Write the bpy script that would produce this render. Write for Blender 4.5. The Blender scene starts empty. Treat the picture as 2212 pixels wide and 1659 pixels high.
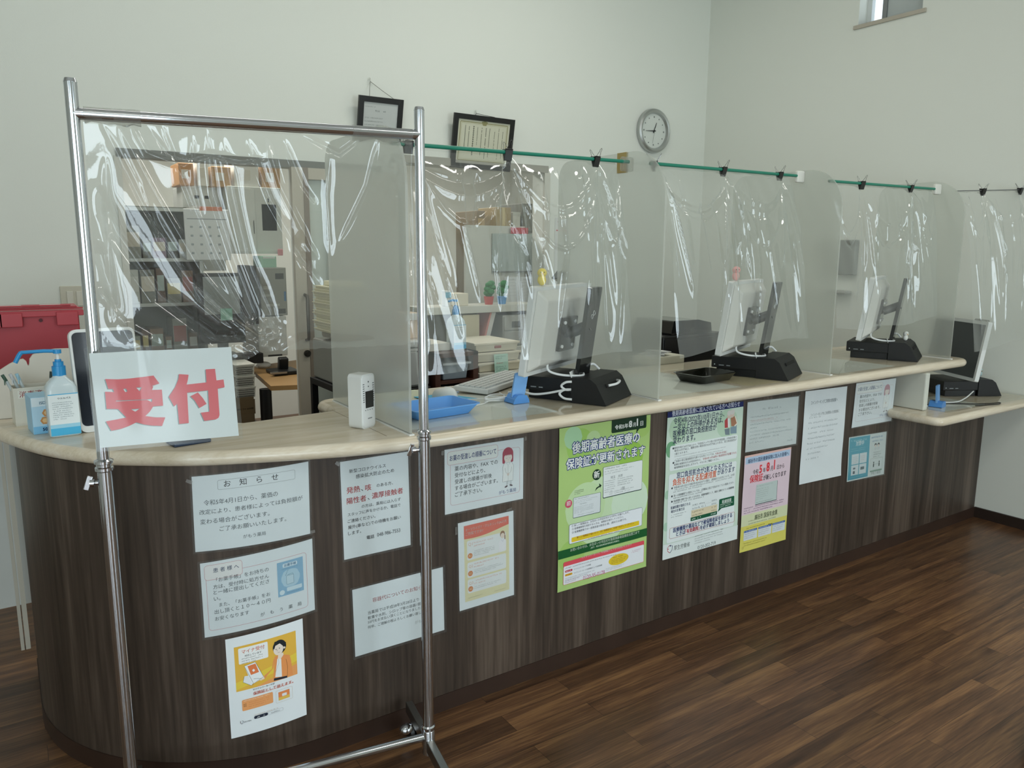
import bpy, math, random
import numpy as np
from mathutils import Vector, Matrix
from mathutils.geometry import tessellate_polygon
random.seed(7)
rng = np.random.default_rng(7)
SC = bpy.context.scene
COL = SC.collection
# ------------------------------------------------------------------ camera
W_PX, H_PX, F_PX = 2212.0, 1659.0, 1658.34
YAW, PITCH, ROLL = math.radians(33.69), math.radians(9.787), math.radians(0.274)
CAM = np.array([0.0, 0.0, 1.49])
_f = np.array([math.sin(YAW) * math.cos(PITCH), math.cos(YAW) * math.cos(PITCH), -math.sin(PITCH)])
_r = np.array([math.cos(YAW), -math.sin(YAW), 0.0])
_u = np.cross(_r, _f)
_r, _u = math.cos(ROLL) * _r + math.sin(ROLL) * _u, -math.sin(ROLL) * _r + math.cos(ROLL) * _u
cam = bpy.data.cameras.new('camera')
cam.sensor_width = 36.0
cam.lens = F_PX / W_PX * 36.0
cam.clip_start = 0.05
camo = bpy.data.objects.new('camera', cam)
COL.objects.link(camo)
camo.matrix_world = Matrix(((_r[0], _u[0], -_f[0], CAM[0]), (_r[1], _u[1], -_f[1], CAM[1]), (_r[2], _u[2], -_f[2], CAM[2]), (0, 0, 0, 1)))
SC.camera = camo
# ------------------------------------------------------------------ view, world, lights
SC.view_settings.view_transform = 'Standard'
SC.view_settings.look = 'None'
SC.view_settings.gamma = 1.0
SC.view_settings.use_curve_mapping = False
SC.view_settings.exposure = -0.15
SC.cycles.use_denoising = True
SC.cycles.max_bounces = 10
SC.cycles.diffuse_bounces = 4
SC.cycles.glossy_bounces = 4
SC.cycles.transmission_bounces = 8
SC.cycles.transparent_max_bounces = 24
SC.cycles.caustics_reflective = False
SC.cycles.caustics_refractive = False
SC.cycles.sample_clamp_indirect = 6.0
world = bpy.data.worlds.new('daylight')
SC.world = world
world.use_nodes = True
world.node_tree.nodes['Background'].inputs[0].default_value = (0.80, 0.92, 1.0, 1)
world.node_tree.nodes['Background'].inputs[1].default_value = 1.6


def area(name, loc, target, sx, sy, power, color, spread=math.pi):
    l = bpy.data.lights.new(name, 'AREA')
    l.shape = 'RECTANGLE'
    l.size, l.size_y, l.energy, l.color, l.spread = sx, sy, power, color, spread
    o = bpy.data.objects.new(name, l)
    COL.objects.link(o)
    o.location = loc
    o.rotation_euler = (Vector(target) - Vector(loc)).to_track_quat('-Z', 'Y').to_euler()
    return o


# daylight outside the street windows behind the photographer, one per window
for wx in (-1.5, 3.1):
    area('daylight', (wx, -3.46, 1.42), (wx, 0, 1.42), 1.9, 2.6, 84, (0.86, 0.95, 1.0))
# added fill lamp beyond an added side window, to lighten the end wall
area('daylight', (-2.66, -1.5, 1.35), (0, -1.5, 1.35), 1.9, 2.4, 48, (0.88, 0.96, 1.0))
# ceiling panels: three over the waiting area, two over the staff side, two in the dispensary
for lx, ly, pw in ((-0.6, -0.6, 8), (1.6, -0.6, 13), (3.2, 0.0, 16), (0.8, 3.0, 6), (2.6, 2.9, 15)):
    area('ceiling_light', (lx, ly, 3.57), (lx, ly, 0), 1.2, 0.3, pw, (1.0, 0.97, 0.90))
for lx, ly, pw in ((1.0, 5.4, 30), (2.9, 5.4, 24)):
    area('ceiling_light', (lx, ly, 2.55), (lx, ly, 0), 1.2, 0.3, pw, (1.0, 0.98, 0.92))


# ------------------------------------------------------------------ pixel rays onto real planes
def ray(x, y):
    return _f + (x - W_PX / 2) / F_PX * _r - (y - H_PX / 2) / F_PX * _u


def onz(x, y, z):
    d = ray(x, y)
    return CAM + d * ((z - CAM[2]) / d[2])


def ony(x, y, Y):
    d = ray(x, y)
    return CAM + d * (Y / d[1])


def onx(x, y, X):
    d = ray(x, y)
    return CAM + d * (X / d[0])


# ------------------------------------------------------------------ materials
def lin(c):
    if isinstance(c, str):
        c = tuple(int(c[i:i + 2], 16) for i in (0, 2, 4))
    c = [x / 255.0 for x in c]
    return tuple(x / 12.92 if x <= 0.04045 else ((x + 0.055) / 1.055) ** 2.4 for x in c)


_M = {}


def mat(name, col='cccccc', rough=0.5, metal=0.0, spec=0.5, coat=0.0, trans=0.0, ior=1.45, noise=0.0):
    key = (name, str(col), rough, metal, spec, coat, trans)
    if key in _M:
        return _M[key]
    m = bpy.data.materials.new(name)
    m.use_nodes = True
    nt = m.node_tree
    b = nt.nodes['Principled BSDF']
    c = lin(col)
    b.inputs['Base Color'].default_value = (*c, 1)
    b.inputs['Roughness'].default_value = rough
    b.inputs['Metallic'].default_value = metal
    b.inputs['Specular IOR Level'].default_value = spec
    b.inputs['Coat Weight'].default_value = coat
    b.inputs['Transmission Weight'].default_value = trans
    b.inputs['IOR'].default_value = ior
    # a little tone variation so no surface is perfectly even
    tc = nt.nodes.new('ShaderNodeTexCoord')
    no = nt.nodes.new('ShaderNodeTexNoise')
    no.inputs['Scale'].default_value = 9.0
    no.inputs['Detail'].default_value = 3.0
    mr = nt.nodes.new('ShaderNodeMapRange')
    k = 0.04 + noise
    mr.inputs['To Min'].default_value = 1 - k
    mr.inputs['To Max'].default_value = 1 + k
    mx = nt.nodes.new('ShaderNodeVectorMath')
    mx.operation = 'SCALE'
    mx.inputs[0].default_value = c
    nt.links.new(tc.outputs['Object'], no.inputs['Vector'])
    nt.links.new(no.outputs['Fac'], mr.inputs['Value'])
    nt.links.new(mr.outputs['Result'], mx.inputs['Scale'])
    nt.links.new(mx.outputs[0], b.inputs['Base Color'])
    _M[key] = m
    return m


def nodes(name):
    m = bpy.data.materials.new(name)
    m.use_nodes = True
    nt = m.node_tree
    nt.nodes.clear()
    out = nt.nodes.new('ShaderNodeOutputMaterial')

    def N(t, **kw):
        n = nt.nodes.new('ShaderNode' + t)
        for k, v in kw.items():
            if k in n.inputs.keys():
                n.inputs[k].default_value = v
            else:
                setattr(n, k, v)
        return n
    return m, nt, out, N


def film_material(name, haze, rough, tint, gloss_lo=0.035, gloss_hi=0.75, bump=0.0):
    """clear soft vinyl: see-through, glossy at grazing angles, faintly milky"""
    m, nt, out, N = nodes(name)
    tr = N('BsdfTransparent')
    tr.inputs[0].default_value = (*tint, 1)
    df = N('BsdfTranslucent')
    df.inputs[0].default_value = (0.86, 0.88, 0.86, 1)
    d2 = N('BsdfDiffuse')
    d2.inputs[0].default_value = (0.86, 0.88, 0.86, 1)
    mm = N('MixShader')
    mm.inputs[0].default_value = 0.5
    gl = N('BsdfGlossy')
    gl.inputs['Roughness'].default_value = rough
    gl.inputs['Color'].default_value = (0.95, 0.97, 1, 1)
    lw = N('LayerWeight')
    lw.inputs['Blend'].default_value = 0.5
    pw = N('Math', operation='POWER')
    pw.inputs[1].default_value = 3.0
    mr = N('MapRange')
    mr.inputs['To Min'].default_value = gloss_lo
    mr.inputs['To Max'].default_value = gloss_hi
    m1, m2 = N('MixShader'), N('MixShader')
    m1.inputs[0].default_value = haze
    L = nt.links.new
    L(df.outputs[0], mm.inputs[1])
    L(d2.outputs[0], mm.inputs[2])
    L(tr.outputs[0], m1.inputs[1])
    L(mm.outputs[0], m1.inputs[2])
    L(lw.outputs['Facing'], pw.inputs[0])
    L(pw.outputs[0], mr.inputs['Value'])
    L(mr.outputs['Result'], m2.inputs[0])
    L(m1.outputs[0], m2.inputs[1])
    L(gl.outputs[0], m2.inputs[2])
    if bump:
        no = N('TexNoise')
        no.inputs['Scale'].default_value = 14.0
        no.inputs['Detail'].default_value = 4.0
        tc = N('TexCoord')
        bu = N('Bump')
        bu.inputs['Strength'].default_value = bump
        bu.inputs['Distance'].default_value = 0.01
        L(tc.outputs['Object'], no.inputs['Vector'])
        L(no.outputs['Fac'], bu.inputs['Height'])
        L(bu.outputs[0], gl.inputs['Normal'])
    L(m2.outputs[0], out.inputs[0])
    return m


def wood_material(name, lo, mid, hi, stretch, rough, fine=0.25, spec=0.5, planks=False, bump=0.0):
    """streaky wood grain; stretch = coordinate scale per axis (small = long streaks)"""
    m, nt, out, N = nodes(name)
    L = nt.links.new
    b = N('BsdfPrincipled')
    b.inputs['Roughness'].default_value = rough
    b.inputs['Specular IOR Level'].default_value = spec
    tc = N('TexCoord')
    mp = N('Mapping')
    mp.inputs['Scale'].default_value = stretch
    L(tc.outputs['Object'], mp.inputs['Vector'])
    n1 = N('TexNoise')
    n1.inputs['Scale'].default_value = 1.0
    n1.inputs['Detail'].default_value = 4.0
    n1.inputs['Distortion'].default_value = 0.35
    mp2 = N('Mapping')
    mp2.inputs['Scale'].default_value = tuple(s * 7 for s in stretch)
    n2 = N('TexNoise')
    n2.inputs['Scale'].default_value = 1.0
    n2.inputs['Detail'].default_value = 5.0
    L(tc.outputs['Object'], mp2.inputs['Vector'])
    L(mp2.outputs[0], n2.inputs['Vector'])
    a = N('Mix', data_type='FLOAT')
    a.inputs[0].default_value = fine
    L(n1.outputs['Fac'], a.inputs[2])
    L(n2.outputs['Fac'], a.inputs[3])
    ra = N('ValToRGB')
    e = ra.color_ramp.elements
    e[0].position, e[0].color = 0.33, (*lin(lo), 1)
    e[1].position, e[1].color = 0.68, (*lin(hi), 1)
    x = e.new(0.5)
    x.color = (*lin(mid), 1)
    col = ra.outputs['Color']
    if planks:
        br = N('TexBrick')
        br.offset = 0.37
        br.inputs['Scale'].default_value = 1.0
        br.inputs['Brick Width'].default_value = 0.76
        br.inputs['Row Height'].default_value = 0.091
        br.inputs['Mortar Size'].default_value = 0.0007
        br.inputs['Mortar Smooth'].default_value = 0.2
        br.inputs['Color1'].default_value = (0.0, 0.0, 0.0, 1)
        br.inputs['Color2'].default_value = (1.0, 1.0, 1.0, 1)
        br.inputs['Mortar'].default_value = (0.2, 0.2, 0.2, 1)
        L(tc.outputs['Object'], br.inputs['Vector'])
        # shift the grain per board and tint each board
        sh = N('VectorMath', operation='SCALE')
        sh.inputs['Scale'].default_value = 7.3
        L(br.outputs['Color'], sh.inputs[0])
        ad = N('VectorMath', operation='ADD')
        L(mp.outputs[0], ad.inputs[0])
        L(sh.outputs[0], ad.inputs[1])
        L(ad.outputs[0], n1.inputs['Vector'])
        mr = N('MapRange')
        mr.inputs['To Min'].default_value = 0.72
        mr.inputs['To Max'].default_value = 1.35
        L(br.outputs['Color'], mr.inputs['Value'])
        sc = N('VectorMath', operation='SCALE')
        L(col, sc.inputs[0])
        L(mr.outputs['Result'], sc.inputs['Scale'])
        col = sc.outputs[0]
        mo = N('Mix', data_type='RGBA')
        L(br.outputs['Fac'], mo.inputs[0])
        L(col, mo.inputs[6])
        mo.inputs[7].default_value = (*lin('241711'), 1)
        col = mo.outputs[2]
    else:
        L(mp.outputs[0], n1.inputs['Vector'])
    L(a.outputs[0], ra.inputs['Fac'])
    L(col, b.inputs['Base Color'])
    if bump:
        bu = N('Bump')
        bu.inputs['Strength'].default_value = bump
        bu.inputs['Distance'].default_value = 0.002
        L(a.outputs[0], bu.inputs['Height'])
        L(bu.outputs[0], b.inputs['Normal'])
    L(b.outputs[0], out.inputs[0])
    return m


def wall_material(name, c):
    m, nt, out, N = nodes(name)
    L = nt.links.new
    b = N('BsdfPrincipled')
    b.inputs['Base Color'].default_value = (*lin(c), 1)
    b.inputs['Roughness'].default_value = 0.75
    b.inputs['Specular IOR Level'].default_value = 0.25
    tc, no, bu = N('TexCoord'), N('TexNoise'), N('Bump')
    no.inputs['Scale'].default_value = 260.0
    no.inputs['Detail'].default_value = 3.0
    bu.inputs['Strength'].default_value = 0.12
    bu.inputs['Distance'].default_value = 0.002
    L(tc.outputs['Object'], no.inputs['Vector'])
    L(no.outputs['Fac'], bu.inputs['Height'])
    L(bu.outputs[0], b.inputs['Normal'])
    L(b.outputs[0], out.inputs[0])
    return m


def frosted_material(name):
    m, nt, out, N = nodes(name)
    L = nt.links.new
    tl, df, rf, gl = N('BsdfTranslucent'), N('BsdfDiffuse'), N('BsdfRefraction'), N('BsdfGlossy')
    tp, tm = N('BsdfTransparent'), N('MixShader')
    tp.inputs[0].default_value = (0.985, 0.99, 0.98, 1)
    tm.inputs[0].default_value = 0.62
    tl.inputs[0].default_value = (*lin('f0f4ee'), 1)
    df.inputs[0].default_value = (*lin('eef2ec'), 1)
    rf.inputs['Color'].default_value = (0.97, 0.985, 0.97, 1)
    rf.inputs['Roughness'].default_value = 0.32
    rf.inputs['IOR'].default_value = 1.12
    gl.inputs['Roughness'].default_value = 0.25
    a, b, c = N('MixShader'), N('MixShader'), N('MixShader')
    a.inputs[0].default_value = 0.45
    b.inputs[0].default_value = 0.66
    lw = N('LayerWeight')
    lw.inputs['Blend'].default_value = 0.25
    mr = N('MapRange')
    mr.inputs['To Min'].default_value = 0.02
    mr.inputs['To Max'].default_value = 0.3
    L(tl.outputs[0], a.inputs[1])
    L(df.outputs[0], a.inputs[2])
    L(a.outputs[0], b.inputs[1])
    L(rf.outputs[0], tm.inputs[1])
    L(tp.outputs[0], tm.inputs[2])
    L(tm.outputs[0], b.inputs[2])
    L(lw.outputs['Facing'], mr.inputs['Value'])
    L(mr.outputs['Result'], c.inputs[0])
    L(b.outputs[0], c.inputs[1])
    L(gl.outputs[0], c.inputs[2])
    L(c.outputs[0], out.inputs[0])
    return m


FILM = film_material('clear_vinyl_film', 0.065, 0.05, (0.96, 0.97, 0.96), 0.075, 0.9, bump=0.06)
LAMI = film_material('laminate_plastic', 0.06, 0.12, (0.90, 0.92, 0.92), 0.025, 0.5)
TAPE = film_material('clear_tape', 0.12, 0.15, (0.9, 0.9, 0.88), 0.06, 0.6)
MAT_PVC = film_material('clear_desk_mat', 0.03, 0.05, (0.985, 0.985, 0.97), 0.02, 0.32)
GLASS = film_material('window_glass', 0.0, 0.01, (0.95, 0.98, 0.97), 0.04, 0.9)
FROST = frosted_material('frosted_acrylic')
WALL = wall_material('wallpaper_white', 'e0e3db')
CEIL = wall_material('ceiling_white', 'ecece6')
FLOOR = wood_material('walnut_floor', '3c281b', '60432e', '8b6744', (1.1, 22.0, 1.0), 0.32, 0.4, 0.45, planks=True)
WALNUT = wood_material('walnut_laminate', '29211b', '42372f', '61544a', (11.0, 11.0, 0.45), 0.45, 0.42, 0.4)
KICK = wood_material('dark_kick_laminate', '2a1c16', '33231b', '3d2b22', (1.0, 1.0, 0.5), 0.45, 0.3, 0.4)
ASH = wood_material('pale_ash_top', 'cdbfa6', 'dacdb8', 'e4dbca', (2.2, 26.0, 26.0), 0.24, 0.35, 0.5)
CHROME = mat('chrome', 'c9ccd2', 0.10, 1.0)
STEEL = mat('brushed_steel', '9a9a96', 0.32, 1.0)
BLACK = mat('black_plastic', '121314', 0.42)
BLACKG = mat('black_gloss', '0d0e10', 0.15, coat=0.4)
WHITE = mat('white_plastic', 'e4e6e4', 0.4)
CREAM = mat('cream_plastic', 'ddd6c2', 0.5)
GREYP = mat('grey_plastic', 'a2a49f', 0.5)
OFFW = mat('off_white_board', 'd8d3c8', 0.55)


# ------------------------------------------------------------------ objects
def _tag(o, label=None, cat=None, group=None, kind=None):
    if label:
        o['label'] = label
    if cat:
        o['category'] = cat
    if group:
        o['group'] = group
    if kind:
        o['kind'] = kind
    return o


def thing(name, label, cat, loc=(0, 0, 0), rz=0.0, group=None, rot=None):
    o = bpy.data.objects.new(name, None)
    o.empty_display_size = 0.05
    COL.objects.link(o)
    o.location = loc
    o.rotation_euler = rot if rot is not None else (0, 0, rz)
    return _tag(o, label, cat, group)


def dup(root, loc=None, rz=None, label=None):
    r = root.copy()
    COL.objects.link(r)
    if loc is not None:
        r.location = loc
    if rz is not None:
        r.rotation_euler = (0, 0, rz)
    if label:
        r['label'] = label
    for ch in list(root.children):
        c = ch.copy()
        COL.objects.link(c)
        c.parent = r
        for g in list(ch.children):
            d = g.copy()
            COL.objects.link(d)
            d.parent = c
    return r


class MB:
    """collects shapes and links them as ONE mesh object"""

    def __init__(self):
        self.v, self.f, self.m, self.s, self.mats = [], [], [], [], []

    def slot(self, m):
        if m not in self.mats:
            self.mats.append(m)
        return self.mats.index(m)

    def add(self, verts, faces, m, smooth=False):
        o = len(self.v)
        self.v += [tuple(float(c) for c in p) for p in verts]
        k = self.slot(m)
        for f in faces:
            self.f.append([i + o for i in f])
            self.m.append(k)
            self.s.append(smooth)
        return self

    def box(self, c, s, m, rz=0.0, rx=0.0, ry=0.0, top=None):
        """top = (sx, sy) of the upper face for a tapered box"""
        R = Matrix.Rotation(rz, 3, 'Z') @ Matrix.Rotation(ry, 3, 'Y') @ Matrix.Rotation(rx, 3, 'X')
        tx, ty = top if top else (s[0], s[1])
        P = []
        for z, (sx, sy) in ((-s[2] / 2, (s[0], s[1])), (s[2] / 2, (tx, ty))):
            for x, y in ((-1, -1), (1, -1), (1, 1), (-1, 1)):
                P.append(Vector(c) + R @ Vector((x * sx / 2, y * sy / 2, z)))
        return self.add(P, [(3, 2, 1, 0), (4, 5, 6, 7), (0, 1, 5, 4), (1, 2, 6, 5), (2, 3, 7, 6), (3, 0, 4, 7)], m)

    def span(self, a, b, m):
        a, b = np.minimum(a, b), np.maximum(a, b)
        return self.box((a + b) / 2, b - a, m)

    def cyl(self, p0, p1, r0, m, r1=None, n=20, caps=True):
        r1 = r0 if r1 is None else r1
        p0, p1 = Vector(p0), Vector(p1)
        d = (p1 - p0).normalized()
        a = d.orthogonal().normalized()
        b = d.cross(a)
        P = []
        for p, r in ((p0, r0), (p1, r1)):
            for i in range(n):
                t = 2 * math.pi * i / n
                P.append(p + a * (r * math.cos(t)) + b * (r * math.sin(t)))
        F = [(i, (i + 1) % n, n + (i + 1) % n, n + i) for i in range(n)]
        self.add(P, F, m, True)
        if caps:
            self.add(P[:n], [tuple(range(n - 1, -1, -1))], m)
            self.add(P[n:], [tuple(range(n))], m)
        return self

    def tube(self, pts, r, m, n=8, closed=False):
        P = [Vector(p) for p in pts]
        k = len(P)
        V, F = [], []
        nrm = None
        for i, p in enumerate(P):
            if closed:
                d = (P[(i + 1) % k] - P[i - 1])
            else:
                d = P[min(i + 1, k - 1)] - P[max(i - 1, 0)]
            d.normalize()
            if nrm is None:
                nrm = d.orthogonal().normalized()
            else:
                nrm = (nrm - d * nrm.dot(d))
                nrm = nrm.normalized() if nrm.length > 1e-6 else d.orthogonal().normalized()
            b = d.cross(nrm)
            for j in range(n):
                t = 2 * math.pi * j / n
                V.append(p + nrm * (r * math.cos(t)) + b * (r * math.sin(t)))
        for i in range(k if closed else k - 1):
            i2 = (i + 1) % k
            for j in range(n):
                F.append((i * n + j, i * n + (j + 1) % n, i2 * n + (j + 1) % n, i2 * n + j))
        self.add(V, F, m, True)
        if not closed:
            self.add(V[:n], [tuple(range(n - 1, -1, -1))], m)
            self.add(V[-n:], [tuple(range(n))], m)
        return self

    def lathe(self, prof, m, c=(0, 0, 0), n=32, sx=1.0, sy=1.0, axis='Z'):
        V, F = [], []
        k = len(prof)
        for i in range(n):
            t = 2 * math.pi * i / n
            for r, z in prof:
                x, y = r * math.cos(t) * sx, r * math.sin(t) * sy
                q = {'Z': (x, y, z), 'Y': (x, -z, y), 'X': (z, x, y)}[axis]
                V.append((c[0] + q[0], c[1] + q[1], c[2] + q[2]))
        for i in range(n):
            for j in range(k - 1):
                a, b = i * k + j, ((i + 1) % n) * k + j
                F.append((a, b, b + 1, a + 1))
        return self.add(V, F, m, True)

    def prism(self, poly, O, ex, ey, t, m, smooth=False):
        """extrude polygon (a,b) -> O + a*ex + b*ey by the vector t"""
        O, ex, ey, t = (np.array(q, float) for q in (O, ex, ey, t))
        A = [O + a * ex + b * ey for a, b in poly]
        n = len(A)
        area2 = sum(poly[i - 1][0] * poly[i][1] - poly[i][0] * poly[i - 1][1] for i in range(n))
        flip = (area2 > 0) == (np.dot(np.cross(ex, ey), t) > 0)
        V = A + [a + t for a in A]
        lo, hi = tuple(range(n)), tuple(range(n, 2 * n))
        F = [lo[::-1] if flip else lo, hi if flip else hi[::-1]]
        self.add(V, F, m)
        S = [(i, (i + 1) % n, n + (i + 1) % n, n + i) for i in range(n)]
        if not flip:
            S = [s[::-1] for s in S]
        return self.add(V, S, m, smooth)

    def ball(self, c, r, m, n=16):
        rx, ry, rz = r if hasattr(r, '__len__') else (r, r, r)
        prof = [(math.sin(math.pi * i / n), -math.cos(math.pi * i / n)) for i in range(n + 1)]
        prof[0], prof[-1] = (1e-4, -1), (1e-4, 1)
        return self.lathe([(p * rx, q * rz) for p, q in prof], m, c, n * 2, 1.0, ry / rx)

    def build(self, name, parent=None, bevel=0.0, seg=2, loc=None, rz=None, sharp=0.7, rot=None, smooth_all=False):
        me = bpy.data.meshes.new(name)
        me.from_pydata(self.v, [], self.f)
        for m in self.mats:
            me.materials.append(m)
        me.polygons.foreach_set('material_index', self.m)
        me.polygons.foreach_set('use_smooth', [True] * len(self.f) if smooth_all else self.s)
        me.update()
        if any(self.s) and not smooth_all:
            me.set_sharp_from_angle(angle=sharp)
        o = bpy.data.objects.new(name, me)
        COL.objects.link(o)
        if parent:
            o.parent = parent
        if loc is not None:
            o.location = loc
        if rz is not None:
            o.rotation_euler = (0, 0, rz)
        if rot is not None:
            o.rotation_euler = rot
        if bevel:
            b = o.modifiers.new('bevel', 'BEVEL')
            b.width = bevel
            b.segments = seg
            b.limit_method = 'ANGLE'
            b.angle_limit = math.radians(40)
            b.harden_normals = False
        return o


def rrect(w, h, r, n=5, cx=0.0, cy=0.0):
    P = []
    for k, (x, y) in enumerate(((w / 2 - r, h / 2 - r), (-w / 2 + r, h / 2 - r), (-w / 2 + r, -h / 2 + r), (w / 2 - r, -h / 2 + r))):
        for i in range(n + 1):
            t = math.pi / 2 * (k + i / n)
            P.append((cx + x + r * math.cos(t), cy + y + r * math.sin(t)))
    return P


def crspline(P, k=8):
    P = [np.array(p, float) for p in P]
    Q = [2 * P[0] - P[1]] + P + [2 * P[-1] - P[-2]]
    out = []
    for i in range(1, len(Q) - 2):
        a, b, c, d = Q[i - 1:i + 3]
        for j in range(k):
            t = j / k
            out.append(0.5 * (2 * b + (c - a) * t + (2 * a - 5 * b + 4 * c - d) * t * t + (3 * b - a - 3 * c + d) * t ** 3))
    out.append(P[-1])
    return out


def struct(name, mb, parent=None, bevel=0.0):
    o = mb.build(name, parent, bevel)
    if parent is None:
        o['kind'] = 'structure'
    return o
# ================================================================== the room
XL, XR, YB, YFR, ZC = -2.6, 4.568, 4.232, -3.4, 3.6
YREAR = 6.9


def slab(name, a, b, m, kind=True):
    return struct(name, MB().span(a, b, m))


slab('floor', (XL - 0.15, YFR - 0.15, -0.1), (XR + 0.15, YREAR + 0.1, 0.0), FLOOR)
slab('ceiling', (XL - 0.15, YFR - 0.15, ZC), (XR + 0.15, YB + 0.118, ZC + 0.1), CEIL)
w = MB()
w.span((XL - 0.12, YFR - 0.12, 0), (XL, -2.5, ZC), WALL)
w.span((XL - 0.12, -0.5, 0), (XL, YREAR, ZC), WALL)
w.span((XL - 0.12, -2.5, 2.6), (XL, -0.5, ZC), WALL)
struct('wall_left', w)
# back wall with two openings into the dispensary
w = MB()
O1, O2 = (0.55, 1.40), (2.0, 3.06)
ZT1, ZT2 = 1.935, 2.0
w.span((XL, YB, 0), (O1[0], YB + 0.118, ZC), WALL)
w.span((O1[0], YB, ZT1), (O1[1], YB + 0.118, ZC), WALL)
w.span((O1[1], YB, 0), (O2[0], YB + 0.118, ZC), WALL)
w.span((O2[0], YB, ZT2), (O2[1], YB + 0.118, ZC), WALL)
w.span((O2[1], YB, 0), (XR, YB + 0.118, ZC), WALL)
struct('wall_back', w)
# right wall with the high window
WY0, WY1, WZ0, WZ1 = 2.62, 3.02, 2.875, 3.35
w = MB()
w.span((XR, YFR - 0.12, 0), (XR + 0.12, WY0, ZC), WALL)
w.span((XR, WY1, 0), (XR + 0.12, YREAR, ZC), WALL)
w.span((XR, WY0, 0), (XR + 0.12, WY1, WZ0), WALL)
w.span((XR, WY0, WZ1), (XR + 0.12, WY1, ZC), WALL)
struct('wall_right', w)
# dispensary behind
slab('wall_rear', (XL, YREAR, 0), (XR + 0.12, YREAR + 0.1, 2.7), WALL)
slab('ceiling_dispensary', (XL, YB + 0.12, 2.6), (XR, YREAR, 2.7), CEIL)
# front wall with two street windows behind the photographer
w = MB()
xs = [XL - 0.12, -2.5, -0.5, 2.1, 4.1, XR + 0.12]
for i in range(0, 6, 2):
    w.span((xs[i], YFR - 0.12, 0), (xs[i + 1], YFR, ZC), WALL)
for i in (1, 3):
    w.span((xs[i], YFR - 0.12, 2.8), (xs[i + 1], YFR, ZC), WALL)
struct('wall_front', w)
ALU = mat('window_aluminium', '8d9092', 0.4, 0.6)


def window(name, a, b, n=1):
    """street window in the front wall: frame, middle bars, glass"""
    o = thing(name, None, None)
    o['kind'] = 'structure'
    y = YFR - 0.03
    f = MB()
    x0, x1, z0, z1 = a[0], b[0], a[1], b[1]
    for p, q in (((x0, z0), (x1, z0 + .05)), ((x0, z1 - .05), (x1, z1)), ((x0, z0), (x0 + .05, z1)), ((x1 - .05, z0), (x1, z1))):
        f.span((p[0], y - 0.03, p[1]), (q[0], y + 0.03, q[1]), ALU)
    f.span(((x0 + x1) / 2 - .03, y - .03, z0), ((x0 + x1) / 2 + .03, y + .03, z1), ALU)
    f.build('window_frame', o)
    MB().add([(x0, y, z0), (x1, y, z0), (x1, y, z1), (x0, y, z1)], [(0, 1, 2, 3)], GLASS).build('glass_pane', o)


window('window_2', (-2.5, 0.0), (-0.5, 2.8))
window('window_3', (2.1, 0.0), (4.1, 2.8))
o = thing('window_4', None, None)  # unseen side window, added to brighten the end wall and widen chrome highlights
o['kind'] = 'structure'
f = MB()
for y0_, y1_, z0_, z1_ in ((-2.5, -0.5, 0, .05), (-2.5, -0.5, 2.55, 2.6), (-2.5, -2.45, 0, 2.6), (-0.55, -0.5, 0, 2.6), (-1.53, -1.47, 0, 2.6)):
    f.span((XL - .06, y0_, z0_), (XL, y1_, z1_), ALU)
f.build('window_frame', o)
MB().add([(XL - .03, -2.5, 0), (XL - .03, -0.5, 0), (XL - .03, -0.5, 2.6), (XL - .03, -2.5, 2.6)], [(0, 1, 2, 3)], GLASS).build('glass_pane', o)
# the high window on the right wall, its sash tilted open
o = thing('window_1', None, None)
o['kind'] = 'structure'
SILL = mat('window_sill_wood', 'b3ac9e', 0.5)
f = MB()
f.span((XR - 0.012, WY0 - 0.025, WZ0 - 0.022), (XR + 0.12, WY1 + 0.025, WZ0), SILL)
f.build('window_sill', o)
f = MB()
WF = mat('white_window_frame', 'd5dad9', 0.4)
f.span((XR + 0.085, WY0, WZ0), (XR + 0.118, WY0 + .03, WZ1), WF)
f.span((XR + 0.085, WY1 - .03, WZ0), (XR + 0.118, WY1, WZ1), WF)
f.span((XR + 0.085, WY0, WZ1 - .03), (XR + 0.118, WY1, WZ1), WF)
f.span((XR + 0.085, WY0, WZ0), (XR + 0.118, WY1, WZ0 + .03), WF)
f.build('window_frame', o)
f = MB()
f.span((XR + 0.06, WY0 + .02, WZ0 + .01), (XR + 0.075, WY1 - 0.13, WZ1 - .02), mat('window_blind', 'b9c0bf', 0.6))
f.build('blind', o)
f = MB()
f.span((XR + 0.05, WY1 - 0.15, WZ0 + .004), (XR + 0.08, WY1 - 0.122, WZ1 - .02), ALU)
f.build('sash', o)
# baseboards and door trims
KB = mat('dark_baseboard', '2c211b', 0.45)
slab('baseboard_right', (XR - 0.012, YFR, 0), (XR, 2.042, 0.058), KB)
slab('baseboard_back', (XL, YB - 0.012, 0), (O1[0], YB, 0.058), KB)
DT = mat('door_trim_grey', '9a988d', 0.5)
t = MB()
t.span((O1[0] - .02, YB - .018, ZT1 - 0.005), (O1[1] + .5, YB, ZT1 + .035), mat('door_rail_dark', '6d6f68', 0.5))
struct('trim_1', t)
t = MB()
t.span((O2[0] - .03, YB - .02, ZT2 - 0.0), (O2[1] + .03, YB, ZT2 + .045), DT)
t.span((O2[1], YB - .02, 0), (O2[1] + .045, YB, ZT2), mat('door_trim_pale', 'c9c8bd', 0.5))
t.span((O2[0] - .045, YB - .02, 0), (O2[0], YB, ZT2), mat('door_trim_pale', 'c9c8bd', 0.5))
struct('trim_2', t)
t = MB()
t.span((O1[0] - .03, YB - .012, 0), (O1[0], YB + .118, ZT1), mat('door_trim_pale', 'c9c8bd', 0.5))
struct('trim_3', t)
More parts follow.
